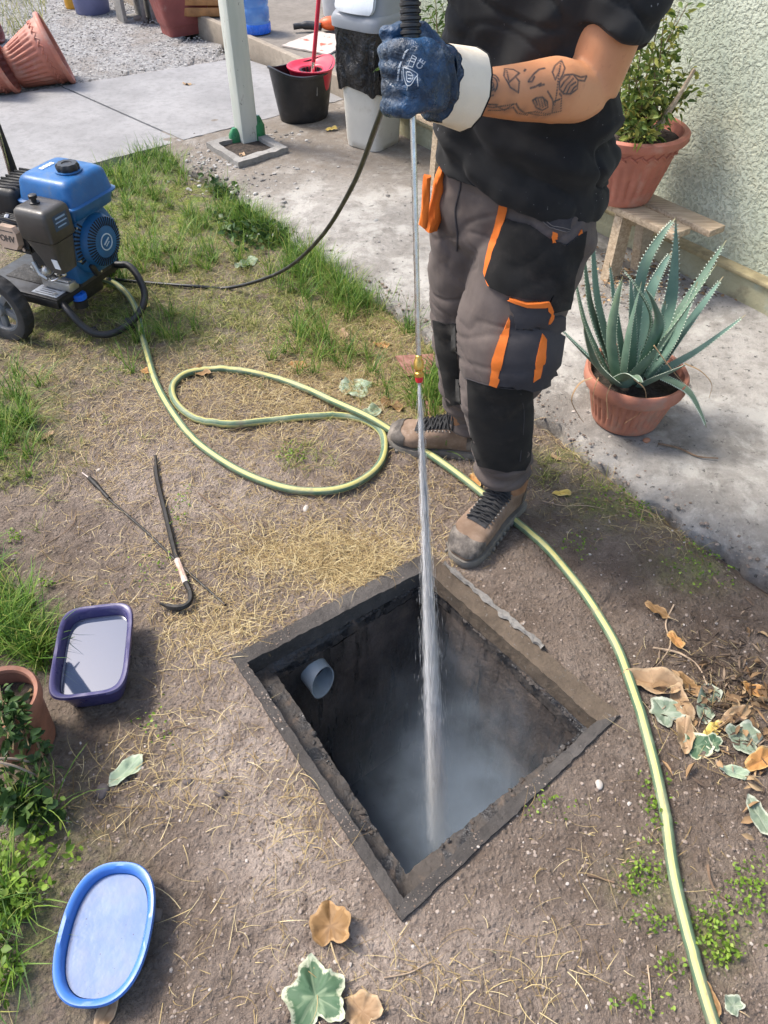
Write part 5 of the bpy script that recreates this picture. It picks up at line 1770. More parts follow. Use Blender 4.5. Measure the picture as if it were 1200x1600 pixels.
# pump under the plate, with its blue cap
mb = MB(Mwz); mb.box((-0.06, 0.19, 0.115), (0.10, 0.13, 0.06), bev=0.012); mb.tube([(-0.25, 0.19, 0.115), (-0.03, 0.19, 0.115)], 0.034, 16); mb.build('pump_body', BLACKM, wash)
pc2 = G(128, 478, 0.09)
mb = MB(Matrix.Translation(pc2)); mb.lathe([(0, 0), (0.026, 0), (0.026, 0.028), (0.018, 0.03), (0.018, 0.036), (0, 0.036)], 24); ib = mb.build('inlet_filter', BLACKP, wash)
mb = MB(Matrix.Translation(pc2)); mb.lathe([(0.0, 0.032), (0.0275, 0.032), (0.0275, 0.050), (0.024, 0.053), (0, 0.053)], 36, fn=lambda th, r, z, i: (r * (1 + (0.03 * math.cos(18 * th) if r > 0.02 else 0)), z)); mb.build('blue_cap', plain('bright_blue_cap', (0.01, 0.13, 0.62), 0.35), ib)
mb = MB(); mb.tube([pc2 + Vector((0, 0, 0.015)), L(-0.03, 0.16, 0.11)], 0.012, 10); mb.build('inlet_pipe', BLACKP, wash)
# wires, fuel line and small engine fittings
mb = MB(); mb.tube(spline([L(-0.165, 0.045, 0.41), L(-0.20, 0.0, 0.43), L(-0.13, -0.02, 0.455), L(-0.07, 0.02, 0.42), L(-0.06, 0.10, 0.37)], 6), 0.0035, 8); mb.build('ignition_wire', BLACKP, wash)
mb = MB(); mb.tube(spline([L(0.03, 0.10, 0.40), L(0.06, 0.04, 0.34), L(0.03, 0.0, 0.28), L(-0.02, 0.01, 0.25)], 6), 0.004, 8); mb.build('fuel_line', BLACKP, wash)
mb = MB(); mb.tube(spline([L(-0.02, 0.02, 0.245), L(0.02, -0.005, 0.25), L(0.045, 0.03, 0.262)], 5), 0.003, 6); mb.ellipsoid(L(0.045, 0.03, 0.262), (0.008, 0.008, 0.008)); mb.build('throttle_lever', STEEL, wash)
mb = MB(Mwz); mb.lathe([(0, 0), (0.016, 0), (0.018, 0.004), (0.018, 0.014), (0.012, 0.018), (0, 0.018)], 20, Matrix.Translation((-0.115, 0.095, 0.215)) @ Matrix.Rotation(PI / 2, 4, 'X')); mb.build('oil_plug', plain('yellow_oil_plug', (0.45, 0.30, 0.04), 0.5), wash)
for (a_, b_) in ((-0.33, 0.03), (-0.33, 0.31), (-0.03, 0.03), (-0.03, 0.31)):
    mb = MB(Mwz); mb.lathe([(0, 0.166), (0.008, 0.166), (0.008, 0.172), (0, 0.173)], 6, Matrix.Translation((a_, b_, 0))); mb.build('plate_bolt', STEEL, wash, smooth=False)
mb = MB(Mwz); mb.box((-0.19, 0.12, 0.1675), (0.22, 0.10, 0.003), bev=0.001); mb.build('oily_grime', plain('black_oily_grime', (0.02, 0.018, 0.016), 0.7, 0.5, 30, bump=1.0, bscale=40, bdist=0.01), base)
# ================================================================== SPRAY LANCE (held), position first: the hand is built round it
NZ = AT(655, 597, 1.15)                      # nozzle tip
GL = AT(643.5, 118, 1.285)                   # where the glove grips
LD = (GL - NZ).normalized()                  # up along the lance
lance = thing('spray_lance', NZ, 'steel pressure lance with ribbed black grip and brass red nozzle held by the gloved hand', 'spray lance')
mb = MB(); mb.tube([NZ + LD * 0.045, GL + LD * 0.05], 0.0048, 14); mb.build('lance_tube', STEEL, lance)
BRASS = plain('brass', (0.60, 0.37, 0.09), 0.32, 0.15, 20, metal=0.9)
Q_ = LD.to_track_quat('Z', 'Y').to_matrix().to_4x4()
Mn = Matrix.Translation(NZ) @ Q_
mb = MB(Mn); mb.lathe([(0.0035, 0.010), (0.0085, 0.011), (0.0085, 0.018), (0.0068, 0.020), (0.0068, 0.024), (0.0088, 0.026), (0.0088, 0.040), (0.0068, 0.043), (0.0060, 0.050), (0.0048, 0.051)], 24, fn=lambda th, r, z, i: (r * (1 + (0.04 * math.cos(12 * th) if r > 0.008 else 0)), z)); mb.build('brass_collar', BRASS, lance)
mb = MB(Mn); mb.lathe([(0, 0.0), (0.0058, 0.0), (0.0076, 0.005), (0.0076, 0.0108), (0, 0.0108)], 20); mb.build('nozzle', plain('red_nozzle', (0.62, 0.02, 0.03), 0.4), lance)
# ribbed grip, above the hand, then the gun body and trigger out of the frame
pr = []
g0 = 0.052
for k in range(30):
    z = g0 + 0.0088 * k
    pr += [(0.0128, z), (0.0158, z + 0.0016), (0.0160, z + 0.0052), (0.0130, z + 0.0072)]
Mg = Matrix.Translation(GL) @ Q_
mb = MB(Mg); mb.lathe([(0, g0 - 0.10), (0.012, g0 - 0.10)] + pr + [(0.012, pr[-1][1] + 0.001), (0, pr[-1][1] + 0.001)], 28); mb.build('ribbed_grip', BLACKP, lance, ang=25)
gtop = GL + LD * (pr[-1][1] + 0.002)
back = Vector((-0.15, 0.95, 0.1)).normalized()
mb = MB(); mb.tube(spline([gtop - LD * 0.03, gtop + LD * 0.03, gtop + LD * 0.07 + back * 0.02, gtop + LD * 0.05 + back * 0.08, gtop + back * 0.15 - LD * 0.02], 6), [0.019] * 12 + [0.023] * 13, 16); mb.build('gun_body', BLACKP, lance)
mb = MB(); mb.tube(spline([gtop + LD * 0.03 + back * 0.055, gtop + LD * 0.005 + back * 0.09, gtop - LD * 0.03 + back * 0.13], 5), 0.006, 8); mb.build('trigger', RED, lance)
hose_in = gtop + back * 0.15 - LD * 0.03

# black high pressure hose
hh = [L(-0.02, 0.30, 0.10), G(172, 436, 0.03), G(230, 445, 0.012), G(300, 452, 0.012), G(362, 449, 0.02), AT(440, 424, 2.66), AT(500, 372, 2.42), AT(550, 292, 2.08), AT(588, 196, 1.74), AT(607, 140, 1.57), AT(622, 70, 1.47), AT(632, 0, 1.43), hose_in + Vector((0, 0.03, -0.12)), hose_in]
for i in (1, 2, 3, 4): hh[i].z = max(hh[i].z, gz(hh[i].x, hh[i].y) + 0.010)
m = NT('black_rubber_hose')
HOSEB = m.done(m.mix(m.rng(m.noise(30, 4), 0.5, 0.75, 0, 0.6), (0.014, 0.014, 0.015), (0.09, 0.085, 0.08)), 0.4, normal=m.bump(m.wave(300, 0, axis='Z'), 0.1, 0.001))
mb = MB(); mb.tube(spline(hh, 10), 0.0066, 12)
tag(mb.build('pressure_hose', HOSEB), 'black rubber pressure hose rising from the washer to the lance grip', 'hose')

# ================================================================== PERSON
root = thing('person', (0.30, 1.66, 0.0), 'man in black T-shirt, grey work trousers and hiking boots holding the spray lance', 'person')
Wd = Vector((0.90, -0.436, 0)).normalized()       # towards his left
Dd = Vector((-0.436, -0.90, 0)).normalized()      # the way he faces
Zu = Vector((0, 0, 1))
hc = Vector((0.292, 1.665, 0))
sh_l = Vector((0.452, 1.61, 1.395)); el_l = AT(918, 146, 1.53); wr_l = AT(742, 143, 1.375); gl_w = AT(700, 132, 1.335)
sh_r = Vector((0.125, 1.77, 1.40)); el_r = Vector((-0.08, 1.66, 1.395)); ha_r = gtop + back * 0.07 + LD * 0.03


def torso_ring(z, hw, hd, dx=0.0, dy=0.0, pw=2.4, tilt=0.0, n=40):
    c = Vector((hc.x + dx, hc.y + dy, z))
    r_ = ring(c, Wd, Dd, hw, hd, n, pw)
    if tilt:
        r_ = [p - Zu * (tilt * (p - c).dot(Wd)) for p in r_]
    return r_


def lofted(rings):
    mb = MB(); mb.loft(rings); return mb.v, mb.f


# -- body: one continuous surface from head to feet
hd_c = Vector((0.26, 1.62, 1.64))
pieces = [lofted([torso_ring(0.80, 0.15, 0.10), torso_ring(0.92, 0.155, 0.105), torso_ring(1.05, 0.145, 0.10), torso_ring(1.22, 0.165, 0.11), torso_ring(1.36, 0.165, 0.095), torso_ring(1.43, 0.11, 0.07), torso_ring(1.46, 0.06, 0.055)]),
          limb([(0.285, 1.655, 1.42), (0.275, 1.64, 1.50), (0.268, 1.63, 1.56)], (0.062, 0.056, 0.055))]
mbh = MB()
Rh = Matrix(((Wd.x, -Dd.x, 0), (Wd.y, -Dd.y, 0), (0, 0, 1)))
mbh.ellipsoid(hd_c, (0.075, 0.095, 0.115), 20, 14, Rh); pieces.append((mbh.v, mbh.f))
for c_, r_ in ((hd_c + Dd * 0.045 + Zu * -0.075, (0.048, 0.05, 0.045)), (hd_c + Dd * 0.098 + Zu * -0.015, (0.013, 0.020, 0.024)), (hd_c + Dd * 0.083 + Zu * -0.055, (0.026, 0.012, 0.010)), (hd_c + Wd * 0.077, (0.008, 0.020, 0.032)), (hd_c - Wd * 0.077, (0.008, 0.020, 0.032)), (hd_c + Dd * 0.080 + Zu * 0.03, (0.045, 0.014, 0.012))):
    q = MB(); q.ellipsoid(c_, r_, 12, 8, Rh); pieces.append((q.v, q.f))
# arms
upl = (el_l - sh_l)
pieces.append(limb([sh_l + Vector((-0.04, 0.02, 0.01)), sh_l, sh_l + upl * 0.35, sh_l + upl * 0.75, el_l + Vector((0.006, 0.004, -0.002))], (0.062, 0.066, 0.063, 0.058, 0.048), n=24))
fa = wr_l - el_l
pieces.append(limb([el_l + Vector((0.012, 0.006, 0.004)), el_l + fa * 0.10 + Zu * 0.0, el_l + fa * 0.33 + Vector((0, 0, 0.004)), el_l + fa * 0.62, wr_l, gl_w], (0.040, 0.049, 0.0535, 0.045, 0.033, 0.029), n=24))
pieces.append(limb([sh_r + Vector((0.03, -0.02, 0)), sh_r, sh_r.lerp(el_r, 0.5), el_r], (0.060, 0.062, 0.054, 0.043)))
pieces.append(limb([el_r, el_r.lerp(ha_r, 0.3), el_r.lerp(ha_r, 0.8), ha_r], (0.043, 0.046, 0.033, 0.030)))
# right hand: palm, four fingers and thumb round the gun
pieces.append(limb([ha_r - (ha_r - el_r).normalized() * 0.03, ha_r, ha_r + (ha_r - el_r).normalized() * 0.045], (0.028, 0.036, 0.030), aspect=0.75))
fd = (ha_r - el_r).normalized()
for k in range(4):
    b_ = ha_r + fd * 0.035 + Zu * (0.026 - 0.018 * k)
    pieces.append(limb([b_, b_ + fd * 0.030 + Wd * 0.010, b_ + fd * 0.034 + Wd * 0.036, b_ + fd * 0.010 + Wd * 0.050], (0.0095, 0.009, 0.0085, 0.0075), n=10))
pieces.append(limb([ha_r + Zu * 0.02, ha_r + Zu * 0.042 + fd * 0.02 + Wd * 0.012, ha_r + Zu * 0.040 + fd * 0.045 + Wd * 0.026], (0.013, 0.011, 0.009), n=10))
# legs and feet (inside the clothes)
LL = [Vector((0.345, 1.60, 0.82)), Vector((0.288, 1.55, 0.64)), AT(781, 590, 1.50), AT(783, 680, 1.52), AT(785, 738, 1.545)]
RL = [Vector((0.215, 1.725, 0.82)), Vector((0.212, 1.735, 0.68)), AT(726, 505, 1.765), AT(730, 590, 1.79), AT(735, 652, 1.825)]
pieces.append(limb(LL + [LL[-1] + Vector((0.0, 0.0, -0.03))], (0.09, 0.085, 0.066, 0.058, 0.045, 0.042)))
pieces.append(limb(RL + [RL[-1] + Vector((0.0, 0.0, -0.03))], (0.09, 0.085, 0.066, 0.058, 0.045, 0.042)))
HEEL_L, TOE_L = Vector((0.388, 1.575, 0)), Vector((0.192, 1.345, 0))
HEEL_R, TOE_R = Vector((0.302, 1.795, 0)), Vector((0.014, 1.868, 0))
for h_, t_, a_ in ((HEEL_L, TOE_L, LL[-1]), (HEEL_R, TOE_R, RL[-1])):
    d_ = (t_ - h_).normalized()
    pieces.append(limb([a_ + Vector((0, 0, -0.01)), h_ + d_ * 0.085 + Zu * 0.065, h_ + d_ * 0.16 + Zu * 0.050, h_ + d_ * 0.24 + Zu * 0.042], (0.036, 0.026, 0.022, 0.014)))
body_me = voxel_union(pieces, 0.0042, 6)

# tattoo: drawn as lines on the forearm skin (ink of its own, followed by a shading tone)
body_bvh = bvh_of(body_me)


def arc(cx, cy, rx, ry, a0, a1, rot=0.0, n=12):
    out = []
    for k in range(n + 1):
        a = math.radians(a0 + (a1 - a0) * k / n)
        x, y = rx * math.cos(a), ry * math.sin(a)
        c_, s_ = math.cos(rot), math.sin(rot)
        out.append((cx + x * c_ - y * s_, cy + x * s_ + y * c_))
    return out


INK, TONE = [], []          # (polyline px, weight)
tz = lambda x, y: (730 + x * 270 / 1200, 60 + y * 150 / 667)      # from the enlarged view
for rx, ry, a0, a1 in ((13, 17, 60, 330), (10, 13, 120, 400), (7, 9, 30, 280), (4, 5, 150, 430), (16, 20, 90, 250)):
    INK.append(arc(*tz(165, 325), rx, ry, a0, a1, 0.2))
INK += [[tz(*p) for p in L_] for L_ in (
    [(262, 210), (255, 260), (285, 310), (330, 270), (362, 240), (320, 215), (262, 210)], [(275, 225), (290, 300)], [(285, 310), (300, 340), (355, 375), (362, 300), (340, 270)],
    [(430, 290), (465, 245), (500, 215), (545, 205)], [(425, 300), (450, 300), (470, 260)], [(440, 345), (475, 335), (520, 310)], [(500, 330), (540, 318)], [(405, 215), (395, 230)],
    [(655, 150), (610, 190), (592, 235), (612, 285), (640, 230), (655, 150)], [(655, 150), (678, 205), (660, 260), (640, 290)], [(650, 160), (635, 260), (622, 380), (605, 480)],
    [(640, 300), (680, 255), (735, 250), (770, 290), (765, 350), (720, 385), (670, 385), (640, 350), (640, 300)], [(735, 250), (790, 270), (830, 262), (815, 295), (770, 290)],
    [(665, 380), (690, 330), (745, 270)], [(690, 384), (715, 330), (760, 300)], [(715, 384), (740, 345), (766, 325)], [(650, 340), (675, 300), (720, 258)],
    [(455, 430), (480, 415), (520, 408), (555, 440), (560, 480), (520, 500), (480, 480), (455, 430)], [(475, 425), (490, 470)], [(492, 418), (510, 485)], [(510, 412), (530, 490)], [(528, 415), (548, 480)],
    [(560, 370), (590, 420), (600, 460)], [(110, 470), (180, 480), (250, 470), (340, 455), (360, 490), (400, 520), (470, 510), (560, 525), (650, 505), (655, 400), (640, 380)],
    [(150, 500), (230, 500), (320, 480), (350, 520), (430, 535)], [(200, 470), (260, 500), (330, 450)], [(590, 510), (600, 440), (650, 420)], [(430, 520), (500, 535), (590, 530)], [(120, 455), (165, 460), (220, 462)])]
TONE = [(tz(150, 345), 17, 0.8), (tz(120, 330), 11, 0.9), (tz(320, 350), 10, 0.35), (tz(285, 255), 8, 0.3), (tz(700, 350), 14, 0.45), (tz(625, 215), 9, 0.35), (tz(515, 460), 13, 0.55), (tz(610, 490), 15, 0.6), (tz(280, 485), 13, 0.55), (tz(180, 480), 14, 0.5), (tz(490, 520), 12, 0.55), (tz(440, 300), 7, 0.35), (tz(380, 510), 10, 0.45), (tz(560, 520), 14, 0.5)]
# refine the forearm so that the lines stay crisp
bm = bmesh.new(); bm.from_mesh(body_me)
fdir = (wr_l - el_l).normalized(); flen = (wr_l - el_l).length


def near_forearm(p):
    s = (p - el_l).dot(fdir)
    return 0.02 < s < flen + 0.02 and (p - el_l - fdir * s).length < 0.075


edges = [e for e in bm.edges if near_forearm(e.verts[0].co) and near_forearm(e.verts[1].co)]
bmesh.ops.subdivide_edges(bm, edges=edges, cuts=2, use_grid_fill=True)
bm.to_mesh(body_me); bm.free()
for p in body_me.polygons: p.use_smooth = True
ink = np.zeros(len(body_me.vertices), dtype=np.float32)
fv = [v.index for v in body_me.vertices if near_forearm(v.co)]
fco = np.array([body_me.vertices[i].co[:] for i in fv])
best = np.full(len(fv), 1e9)
for pl_ in INK:
    pts3 = []
    for i in range(len(pl_) - 1):
        for k in range(6):
            t = k / 6
            q = hit(pl_[i][0] * (1 - t) + pl_[i + 1][0] * t, pl_[i][1] * (1 - t) + pl_[i + 1][1] * t, body_bvh, 1.6)[0]
            pts3.append(q[:])
    d = np.min(np.linalg.norm(fco[:, None, :] - np.array(pts3)[None], axis=2), axis=1)
    best = np.minimum(best, d)
val = 0.95 * (1 - sstep(0.0009, 0.0028, best))
for (c_, r_, w_) in TONE:
    q = np.array(hit(c_[0], c_[1], body_bvh, 1.6)[0][:])
    d = np.linalg.norm(fco - q, axis=1) / (r_ * 1.35 / FPX)
    val = np.maximum(val, w_ * 0.9 * np.exp(-d * d * 1.3))
ink[fv] = val
a = body_me.attributes.new('ink', 'FLOAT', 'POINT'); a.data.foreach_set('value', ink)
m = NT('skin')
c = m.mix(m.rng(m.noise(9, 5, 0.6), 0.35, 0.65), (0.56, 0.250, 0.118), (0.65, 0.310, 0.155))
c = m.mix(m.rng(m.noise(70, 3, 0.6), 0.62, 0.72, 0, 0.35), c, (0.40, 0.16, 0.09))
c = m.mix(m.math('MULTIPLY', m.attr('ink'), m.rng(m.noise(140, 3), 0.25, 0.6, 0.75, 1.0)), c, (0.040, 0.043, 0.048))
SKIN = m.done(c, 0.5, normal=m.bump(m.noise(230, 3, 0.6), 0.12, 0.002), spec=0.35, Subsurface_Weight=0.08)
m.b.inputs['Subsurface Radius'].default_value = (0.008, 0.003, 0.0015)
body = put_mesh('body', body_me, SKIN, root)
mb = MB()
mb.ellipsoid(hd_c + Zu * 0.028 - Dd * 0.012, (0.081, 0.098, 0.104), 24, 14, Rh)
hv = [p for p in mb.v]
hair_me = voxel_union([(mb.v, mb.f)], 0.006, 2)
displace(hair_me, lambda co, nn: (-0.02 if (Vector(co) - hd_c).dot(Dd) > 0.055 and (Vector(co) - hd_c).z < 0.06 or (Vector(co) - hd_c).z < -0.04 else 0.004 * noise.noise(Vector(co) * 90)))
put_mesh('hair', hair_me, plain('dark_hair', (0.02, 0.015, 0.012), 0.6, 0.3, 60, bump=0.6, bscale=200), root)
for s in (-1, 1):
    mb = MB(); mb.ellipsoid(hd_c + Dd * 0.088 + Wd * 0.031 * s + Zu * 0.008, (0.012, 0.006, 0.006), 12, 8, Rh); mb.build('eye', plain('eye_white', (0.55, 0.52, 0.48), 0.2), root)


# -- T-shirt
def cloth_noise(co, f, seed):
    return noise.noise(Vector((co.x * f, co.y * f, co.z * f + seed)))


def crease(p, sx, sy, sz, seed, width=0.11):
    n_ = abs(noise.noise(Vector((p.x * sx + seed, p.y * sy, p.z * sz))))
    return max(0.0, 1 - n_ / width) ** 1.5


hem = 0.912
sp_ = [lofted([torso_ring(hem - 0.012, 0.186, 0.142, tilt=0.25), torso_ring(hem, 0.190, 0.146, tilt=0.25), torso_ring(0.98, 0.187, 0.143, tilt=0.08), torso_ring(1.08, 0.182, 0.136), torso_ring(1.20, 0.184, 0.130), torso_ring(1.32, 0.186, 0.118), torso_ring(1.40, 0.165, 0.098), torso_ring(1.445, 0.105, 0.078), torso_ring(1.458, 0.085, 0.07)])]
sp_.append(limb([sh_l + Vector((-0.06, 0.03, -0.01)), sh_l + Vector((-0.005, 0, 0.0)), sh_l.lerp(el_l, 0.25), sh_l.lerp(el_l, 0.52), sh_l.lerp(el_l, 0.71)], (0.082, 0.082, 0.082, 0.083, 0.081), n=28))
sp_.append(limb([sh_r + Vector((0.05, -0.02, -0.01)), sh_r, sh_r.lerp(el_r, 0.35), sh_r.lerp(el_r, 0.75)], (0.084, 0.084, 0.080, 0.080), n=28))
shirt_me = voxel_union(sp_, 0.005, 8)


def shirt_fold(co, nn):
    p = Vector(co)
    w = (p - hc).dot(Wd); d = (p - hc).dot(Dd)
    s = 0.0
    # drapes running round and down to his left side
    s += 0.0110 * math.sin(p.z * 62 + w * 26 + 2.2 * cloth_noise(p, 7, 0)) * max(0, 1 - abs(p.z - 0.99) / 0.16)
    s += 0.0080 * math.sin(p.z * 34 - w * 44 + 3.0 * cloth_noise(p, 5, 4)) * max(0, 1 - abs(p.z - 1.16) / 0.18)
    q_ = Vector((p.x - 0.55 * p.z, p.y, p.z + 0.5 * p.x))
    s -= 0.0080 * crease(q_, 3.5, 3.5, 11, 2.0) * (0.3 + max(0, noise.noise(p * 5) + 0.4)) + 0.0045 * crease(Vector((p.x + 0.9 * p.z, p.y, p.z * 0.7)), 6, 6, 9, 5.0)
    s += 0.012 * cloth_noise(p, 9, 7) + 0.0050 * cloth_noise(p, 26, 3)
    return s


displace(shirt_me, shirt_fold)
m = NT('black_jersey')
c = m.mix(m.rng(m.noise(4, 5, 0.6), 0.35, 0.7), (0.013, 0.013, 0.0135), (0.028, 0.0275, 0.027))
c = m.mix(m.rng(m.noise(11, 7, 0.78, 0.5), 0.64, 0.76, 0, 0.45), c, (0.085, 0.085, 0.088))
c = m.mix(m.rng(m.noise(160, 2, 0.5), 0.74, 0.77, 0, 0.8), c, (0.25, 0.25, 0.26))
SHIRT = m.done(c, 0.9, normal=m.bump(m.noise(420, 2), 0.12, 0.001), spec=0.2, Sheen_Weight=0.06)
shirt = put_mesh('t_shirt', shirt_me, SHIRT, root)
shirt_bvh = bvh_of(shirt_me, WLOC['person'])
m = NT('dust_smear')
sm_ = MB()
# hem stitching and sleeve hem
for pts in ([(692, 232), (740, 262), (800, 292), (850, 312), (890, 320)],):
    pass

# -- trousers
tp = [lofted([torso_ring(1.00, 0.158, 0.115, pw=2.3), torso_ring(0.92, 0.170, 0.122, pw=2.3), torso_ring(0.85, 0.178, 0.128, dy=0.0, pw=2.3), torso_ring(0.78, 0.172, 0.120, pw=2.2), torso_ring(0.735, 0.13, 0.085, pw=2.0)])]
tp.append(limb([LL[0] + Vector((-0.015, 0.02, 0.06)), LL[0], LL[1], LL[2] + Vector((0.014, 0, 0.065)), LL[2] + Vector((0.008, 0, 0.015)), LL[2] + Vector((0, 0, -0.045)), LL[3], LL[4] + Vector((0, 0, 0.045)), LL[4] + Vector((0, 0.004, 0.018)), LL[4] + Vector((0.004, 0.006, -0.012))], (0.088, 0.121, 0.121, 0.115, 0.104, 0.090, 0.081, 0.073, 0.075, 0.070), n=32))
tp.append(limb([RL[0] + Vector((0.01, -0.02, 0.06)), RL[0], RL[1], RL[2] + Vector((0, 0, 0.05)), RL[2], RL[3], RL[4] + Vector((0, 0, 0.045)), RL[4] + Vector((0, 0.0, 0.015)), RL[4] + Vector((0.004, 0.002, -0.020))], (0.086, 0.108, 0.104, 0.093, 0.089, 0.080, 0.073, 0.074, 0.068), n=32))
tro_me = voxel_union(tp, 0.005, 6)


def tro_fold(co, nn):
    p = Vector(co)
    q_ = Vector((p.x + 0.5 * p.z, p.y, p.z - 0.45 * p.x))
    big = 0.0050 * crease(q_, 4.5, 4.5, 13, 3.0) * (0.35 + 0.65 * max(0, noise.noise(p * 4) + 0.5)) + 0.0034 * crease(Vector((p.x - 0.6 * p.z, p.y, p.z + 0.4 * p.x)), 5, 5, 16, 9.0)
    s = 0.0085 * cloth_noise(p, 8, 2) + 0.0040 * cloth_noise(p, 22, 5)
    lowz = max(0, 1 - abs(p.z - 0.20) / 0.13)
    s += 0.0050 * lowz * math.sin(p.z * 95 + 14 * p.x + 3 * cloth_noise(p, 8, 9))
    kn = max(0, 1 - abs(p.z - 0.46) / 0.10)
    s += 0.0032 * kn * math.sin(p.z * 70 - 22 * p.x + 3 * cloth_noise(p, 7, 1))
    cr_ = max(0, 1 - abs(p.z - 0.80) / 0.10)
    s += 0.0045 * cr_ * math.sin(p.z * 60 + 40 * (p.x - 0.25) + 2 * cloth_noise(p, 6, 11))
    hem_ = max(0, 1 - abs(p.z - 0.115) / 0.05)
    s += 0.006 * hem_ * math.sin(p.z * 150 + 10 * p.x + 2 * cloth_noise(p, 12, 6))
    return s - big


displace(tro_me, tro_fold)


def twill(name, c0, c1, dust, amt):
    m = NT(name)
    c = m.mix(m.rng(m.noise(5, 6, 0.65), 0.35, 0.66), c0, c1)
    c = m.mix(m.rng(m.noise(9, 7, 0.72, 0.3), 0.50, 0.75, 0, amt), c, dust)
    w_ = m.wave(520, 0.3, 1, axis='DIAGONAL')
    return m.done(c, 0.92, normal=m.bump(m.math('ADD', w_, m.noise(260, 3)), 0.14, 0.001), spec=0.2, Sheen_Weight=0.05)


TWILL = twill('grey_brown_twill', (0.090, 0.072, 0.066), (0.125, 0.102, 0.092), (0.165, 0.128, 0.105), 0.6)
TWILLB = twill('black_twill', (0.013, 0.0125, 0.012), (0.022, 0.021, 0.020), (0.055, 0.046, 0.040), 0.5)
TWILLN = twill('dark_slate_twill', (0.040, 0.037, 0.040), (0.060, 0.055, 0.057), (0.105, 0.085, 0.072), 0.4)
ORANGE = plain('orange_fabric', (0.72, 0.165, 0.018), 0.8, 0.14, 14, dirt=(0.45, 0.12, 0.03), dirt_amt=0.3, bump=0.3, bscale=400, bdist=0.001)
tro = put_mesh('work_trousers', tro_me, TWILL, root)
tb_ = bvh_of(tro_me, WLOC['person'])
tc = lambda x, y: (600 + x * 0.3, 200 + y * 0.3)               # from the enlarged view of the legs


def sew(name, poly, off, mat, parent=tro, step=7, near=1.62):
    v, f = patch(poly, tb_, off, step, near)
    mb = MB(); mb.add(v, f)
    return mb.build(name, mat, parent, ang=60)


# knee panels
sew('knee_panel', [tc(x, y) for x, y in ((256, 1000), (330, 1020), (376, 1018), (380, 1180), (390, 1300), (398, 1380), (402, 1436), (330, 1448), (304, 1300), (272, 1150))], 0.0028, TWILLB)
kp = sew('knee_panel', [(731, 592), (752, 598), (790, 606), (826, 606), (832, 600), (832, 660), (828, 720), (820, 735), (790, 737), (748, 728), (738, 700), (733, 650)], 0.0030, TWILLB)
# front bellows pocket and cargo pocket on his left leg
fp = sew('holster_pocket', [tc(x, y) for x, y in ((640, 470), (760, 520), (880, 585), (945, 605), (925, 700), (880, 860), (845, 905), (740, 890), (640, 865), (560, 830), (535, 780), (560, 690), (600, 580))], 0.007, TWILLB)
cp_ = sew('cargo_pocket', [tc(x, y) for x, y in ((655, 975), (690, 985), (760, 990), (830, 985), (925, 975), (918, 1100), (900, 1220), (868, 1330), (760, 1358), (640, 1345), (570, 1330), (600, 1180))], 0.012, TWILLN)
fl2 = sew('phone_pocket_flap', [tc(x, y) for x, y in ((662, 900), (740, 915), (850, 915), (860, 960), (845, 1030), (790, 1055), (740, 1055), (680, 1035), (675, 980), (665, 940))], 0.0150, TWILLN)
hp_ = sew('hip_pocket', [tc(x, y) for x, y in ((770, 335), (850, 380), (960, 430), (985, 440), (960, 540), (880, 525), (820, 480), (785, 420))], 0.004, TWILLN)
cb = bvh_of(cp_.data, WLOC['person'])
# orange trims
sew('orange_trim', [tc(x, y) for x, y in ((630, 305), (652, 305), (640, 430), (610, 570), (560, 690), (545, 760), (556, 825), (545, 820), (525, 750), (540, 650), (575, 530), (600, 400))], 0.0055, ORANGE, step=5)
sew('orange_trim', [tc(x, y) for x, y in ((650, 985), (656, 1000), (645, 1100), (610, 1240), (590, 1340), (555, 1325), (570, 1200), (610, 1080))], 0.0135, ORANGE, step=5)
sew('orange_trim', [tc(x, y) for x, y in ((805, 1075), (828, 1110), (825, 1190), (795, 1290), (765, 1310), (780, 1200))], 0.0135, ORANGE, step=5)
sew('orange_trim', [tc(x, y) for x, y in ((655, 880), (740, 905), (850, 897), (866, 930), (860, 975), (838, 1012), (830, 1005), (850, 960), (843, 918), (740, 920), (655, 893))], 0.0165, ORANGE, step=4)
sew('orange_trim', [tc(x, y) for x, y in ((1025, 530), (1030, 560), (1000, 660), (980, 760), (972, 890), (955, 885), (950, 800), (965, 690), (990, 600))], 0.004, ORANGE, step=4)
sew('orange_tab', [tc(x, y) for x, y in ((878, 545), (900, 548), (892, 592), (870, 588))], 0.0085, ORANGE, step=4)
sew('black_side_panel', [tc(x, y) for x, y in ((945, 610), (1010, 560), (1045, 540), (1030, 660), (985, 770), (972, 890), (960, 940), (870, 960), (858, 920), (880, 860), (920, 720))], 0.0065, TWILLB)
STITCH = plain('grey_stitching', (0.16, 0.14, 0.13), 0.9)
for pts in ([(770, 335), (785, 420), (820, 480), (880, 525), (960, 540)], [(778, 335), (795, 415), (830, 470), (885, 512), (962, 525)]):
    line_on([tc(*p) for p in pts], tb_, 0.0009, 0.005).build('stitching', STITCH, tro)
line_on([tc(x, y) for x, y in ((393, 215), (400, 300), (372, 430), (385, 560), (380, 640))], tb_, 0.0024, 0.001).build('fly_seam', TWILLN, tro)
line_on([(812, 606), (818, 650), (812, 720)], tb_, 0.0016, 0.002).build('side_seam', TWILLN, tro)
line_on([(728, 590), (760, 600), (800, 607), (833, 602)], tb_, 0.0014, 0.003).build('knee_seam', TWILLN, tro)
